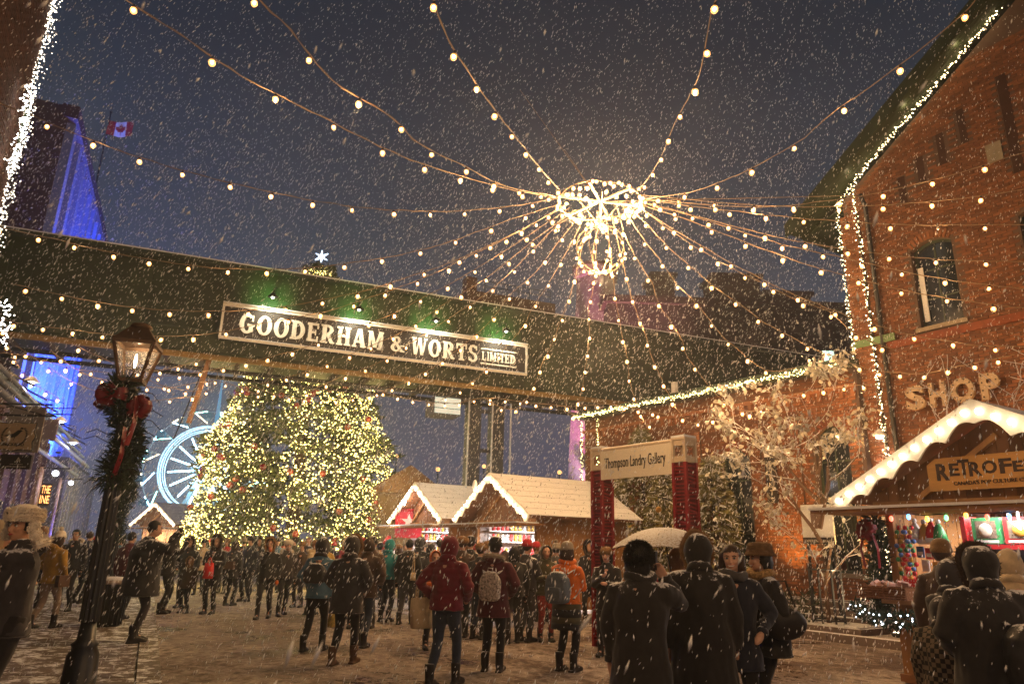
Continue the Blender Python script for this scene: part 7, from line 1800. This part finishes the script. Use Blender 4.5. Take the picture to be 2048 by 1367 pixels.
# ---- near stall customers
person(1884, 7.5, 40, 'shopper in ribbed mustard brown beanie at the near stall', 1.74, BRN, .5, 1.1, hat='beanie', hatm=cloth('knit_mustard', (.22, .12, .04), scale=60, bump=.8), hair=HBR, res=0)
person(1893, 6.5, 62, 'shopper with fur lined dark hood showing part of her face', 1.55, CHAR, .42, 1.25, hood='up', fur=FGR, legs=LEG, arms=('front', 'pocket'), res=0, headturn=15)
PLAID = bpy.data.materials.new('plaid_cloth'); PLAID.use_nodes = True
_t = PLAID.node_tree; _c = _t.nodes.new('ShaderNodeTexChecker'); _c.inputs['Scale'].default_value = 30; _c.inputs['Color1'].default_value = (.2, .15, .1, 1); _c.inputs['Color2'].default_value = (.02, .018, .016, 1)
_o = _t.nodes.new('ShaderNodeTexCoord'); _t.links.new(_o.outputs['Object'], _c.inputs[0]); _t.links.new(_c.outputs[0], _t.nodes['Principled BSDF'].inputs[0]); _t.nodes['Principled BSDF'].inputs['Roughness'].default_value = .9
person(1868, 5.9, 50, 'short shopper in plaid coat below the fur lined hood', 1.28, PLAID, .2, 1.5, hood='up', coatmat2=CHAR, res=0)
I = person(1962, 5.3, 15, 'large shopper in black hooded coat at the right edge with snowy rucksack', 1.66, BLK, .4, 1.5, hood='up', fur=FDK, res=0, arms=('pocket', 'pocket'))
backpack(I, 'black rucksack covered with snow streaks on largest shopper', M('pack_black', (.02, .018, .016), .6, var=.3, snow=.35, snowscale=25), 1.1, .42, .42, .22, 1.02, True, y=-.34, x=.16)
person(2018, 6.9, 25, 'shopper in pale beige hood right of the large black hood', 1.66, CRM, .5, 1.2, hood='up', res=0)
# ---- filler crowd before the tree and chalets
FILL = [(355, 24, 190), (410, 23, 170), (425, 26, 200), (455, 24, 175), (488, 25, 10), (520, 23.5, 180), (556, 25, 160), (590, 24, 200), (618, 22, 190), (655, 22, 170), (668, 25, 15), (712, 20, 180), (733, 22, 170), (760, 20, 10), (772, 23, 190), (798, 20, 350), (812, 22, 170), (838, 19.5, 10), (850, 21, 190), (880, 19.5, 350), (893, 17.5, 20), (912, 18.5, 5), (950, 17.8, 170), (975, 17, 20), (1010, 16.2, 10), (1042, 16.6, 350), (1072, 16.5, 20), (1085, 17.2, 340), (1112, 15.6, 10), (1180, 17, 200), (245, 21, 190), (208, 24, 170), (85, 17, 20), (160, 22, 190), (190, 27, 20), (470, 28, 180), (540, 28, 190), (640, 27, 170), (700, 27, 180), (575, 27, 10)]
cols = [BLK, CRM, NAVY, REDC, GRY, BLK, BLU, OLV, CHAR, MUST, BLK]
hats = [(None, None), ('beanie', BLK), ('beanie', REDC), ('furhat', FBR), ('pompom', FGR), (None, None), ('beanie', GRY), ('furhat', FDK)]
TPL = {}
def cname(m): return m.name.replace('cloth_', '').replace('fur_', 'fur ').replace('_', ' ')
for i, (px, Y, fc) in enumerate(FILL):
    key = i % 12
    if key not in TPL:
        ht, hm = hats[i % 8]; c = cols[i % 11]
        I = person(px, Y, fc, 'x', 1.6+.02*(i % 9), c, .42+.02*(i % 5), 1.05+.03*(i % 4), hood='up' if (ht is None and i % 2) else None, fur=FDK if ht is None and i % 2 else None, hat=ht, hatm=hm, hair=(HBR, HBL, HLT)[i % 3], hairlen=.12 if i % 3 == 0 else 0, arms=(('down', 'front', 'pocket')[i % 3], ('pocket', 'down', 'down')[i % 3]), walk=.08*((i % 3)-1), res=2, group='distant crowd before the tree and chalets')
        TPL[key] = (I['T'], ht, hm, c); T = I['T']
    else:
        src = TPL[key][0]; T = src.copy(); COL.objects.link(T); X = atY(px, hor_y(px), Y).x
        T.matrix_basis = Matrix.Translation((X, Y, 0)) @ Matrix.Rotation(-RAD(fc), 4, 'Z') @ Matrix.Scale(1+.04*((i % 3)-1), 4)
        for ch in list(src.children):
            c_ = ch.copy(); COL.objects.link(c_); c_.parent = T
    ht, hm, c = TPL[key][1:]
    what = {None: 'bare or hooded head', 'beanie': 'knit hat', 'furhat': 'fur hat', 'pompom': 'bobble hat'}[ht]
    if hm is not None: what = cname(hm)+' '+what.replace('fur hat', 'hat') if ht == 'furhat' else cname(hm)+' '+what
    zone = 'left shops' if px < 200 else 'near street lamp' if px < 300 else 'far lit stall' if px < 420 else 'left foot of the tree' if px < 540 else 'middle of the tree' if px < 650 else 'right foot of the tree' if px < 800 else 'star banner' if px < 870 else 'smaller chalet' if px < 960 else 'larger chalet' if px < 1120 else 'left gallery post'
    T['label'] = 'far person, %s coat, %s, in crowd by %s' % (cname(c), what, zone)
bpy.data.scenes.remove(TMP)
# ================================================================== falling snow: real flakes between us and the tree
rs = np.random.RandomState(5)
sm = bpy.data.materials.new('snowflake'); sm.use_nodes = True
_b = sm.node_tree.nodes['Principled BSDF']; _b.inputs['Base Color'].default_value = (.9, .9, .92, 1); _b.inputs['Roughness'].default_value = .8
_t = sm.node_tree; _tr = _t.nodes.new('ShaderNodeBsdfTranslucent'); _tr.inputs[0].default_value = (.95, .95, .97, 1); _mx = _t.nodes.new('ShaderNodeMixShader'); _mx.inputs[0].default_value = .5
_t.links.new(_b.outputs[0], _mx.inputs[1]); _t.links.new(_tr.outputs[0], _mx.inputs[2]); _t.links.new(_mx.outputs[0], _t.nodes['Material Output'].inputs[0])
FW = Vector((.42, .1, -1)).normalized() if False else Vector((-.38, -.1, -1)).normalized()
q = MB(); cnt = 0; N_ = 85000
V = []; Fs = []
o8 = np.array([(1, 0, 0), (0, 1, 0), (-1, 0, 0), (0, -1, 0), (0, 0, 1), (0, 0, -1)], float)
f8 = np.array([(0, 1, 4), (1, 2, 4), (2, 3, 4), (3, 0, 4), (1, 0, 5), (2, 1, 5), (3, 2, 5), (0, 3, 5)])
ax = np.array(FW)
while cnt < N_:
    u = rs.rand(); Y = 3.0+24*u**.6 if cnt > 160 else 1.0+1.6*u
    px = rs.uniform(-80, 2130); py = rs.uniform(-80, 1450)
    d = ray(px, py); P = EYE+d*(Y/d.y)
    if P.z < .05 or P.z > 16: continue
    s = rs.choice((.003, .0042, .0055, .0075))*(.62 if Y < 7 else min(1.9, .6+Y*.06))
    a = np.array((-.38+rs.normal(0, .24), -.1+rs.normal(0, .15), -1.0)); a /= np.linalg.norm(a)
    b_ = np.cross(a, (0.3, 1, 0)); b_ /= np.linalg.norm(b_); c_ = np.cross(a, b_)
    el_ = rs.uniform(2.5, 5.0)
    loc = o8[:, 0:1]*b_*s*rs.uniform(.7, 1.1)+o8[:, 1:2]*c_*s*rs.uniform(.7, 1.1)+o8[:, 2:3]*a*s*el_
    V.append(loc+np.array(P)); Fs.append(f8+6*cnt); cnt += 1
V = np.concatenate(V); Fs = np.concatenate(Fs)
me = bpy.data.meshes.new('falling_snow'); me.vertices.add(len(V)); me.vertices.foreach_set('co', V.astype(np.float32).ravel())
me.loops.add(Fs.size); me.loops.foreach_set('vertex_index', Fs.astype(np.int32).ravel())
me.polygons.add(len(Fs)); me.polygons.foreach_set('loop_start', np.arange(0, Fs.size, 3, dtype=np.int32)); me.polygons.foreach_set('loop_total', np.full(len(Fs), 3, dtype=np.int32))
me.update(); me.validate(); me.materials.append(sm)
o = link('falling_snow', me); props(o, 'thick wet snowflakes drifting down through the whole square', None, None, 'stuff')
# ------------------------------------------------------------------ snowy air
HZ = MB(); HZ.box(-60, 60, -20, 140, -1, 27); vm_ = bpy.data.materials.new('haze_air'); vm_.use_nodes = True
_n = vm_.node_tree.nodes; _n.remove(_n['Principled BSDF']); pv = _n.new('ShaderNodeVolumePrincipled'); pv.inputs['Color'].default_value = (.78, .86, 1.0, 1); pv.inputs['Density'].default_value = .003; pv.inputs['Anisotropy'].default_value = .72
vm_.node_tree.links.new(pv.outputs[0], _n['Material Output'].inputs['Volume'])
ho = HZ.build('haze', vm_); props(ho, 'faint snowy haze filling the square', None, None, 'stuff')
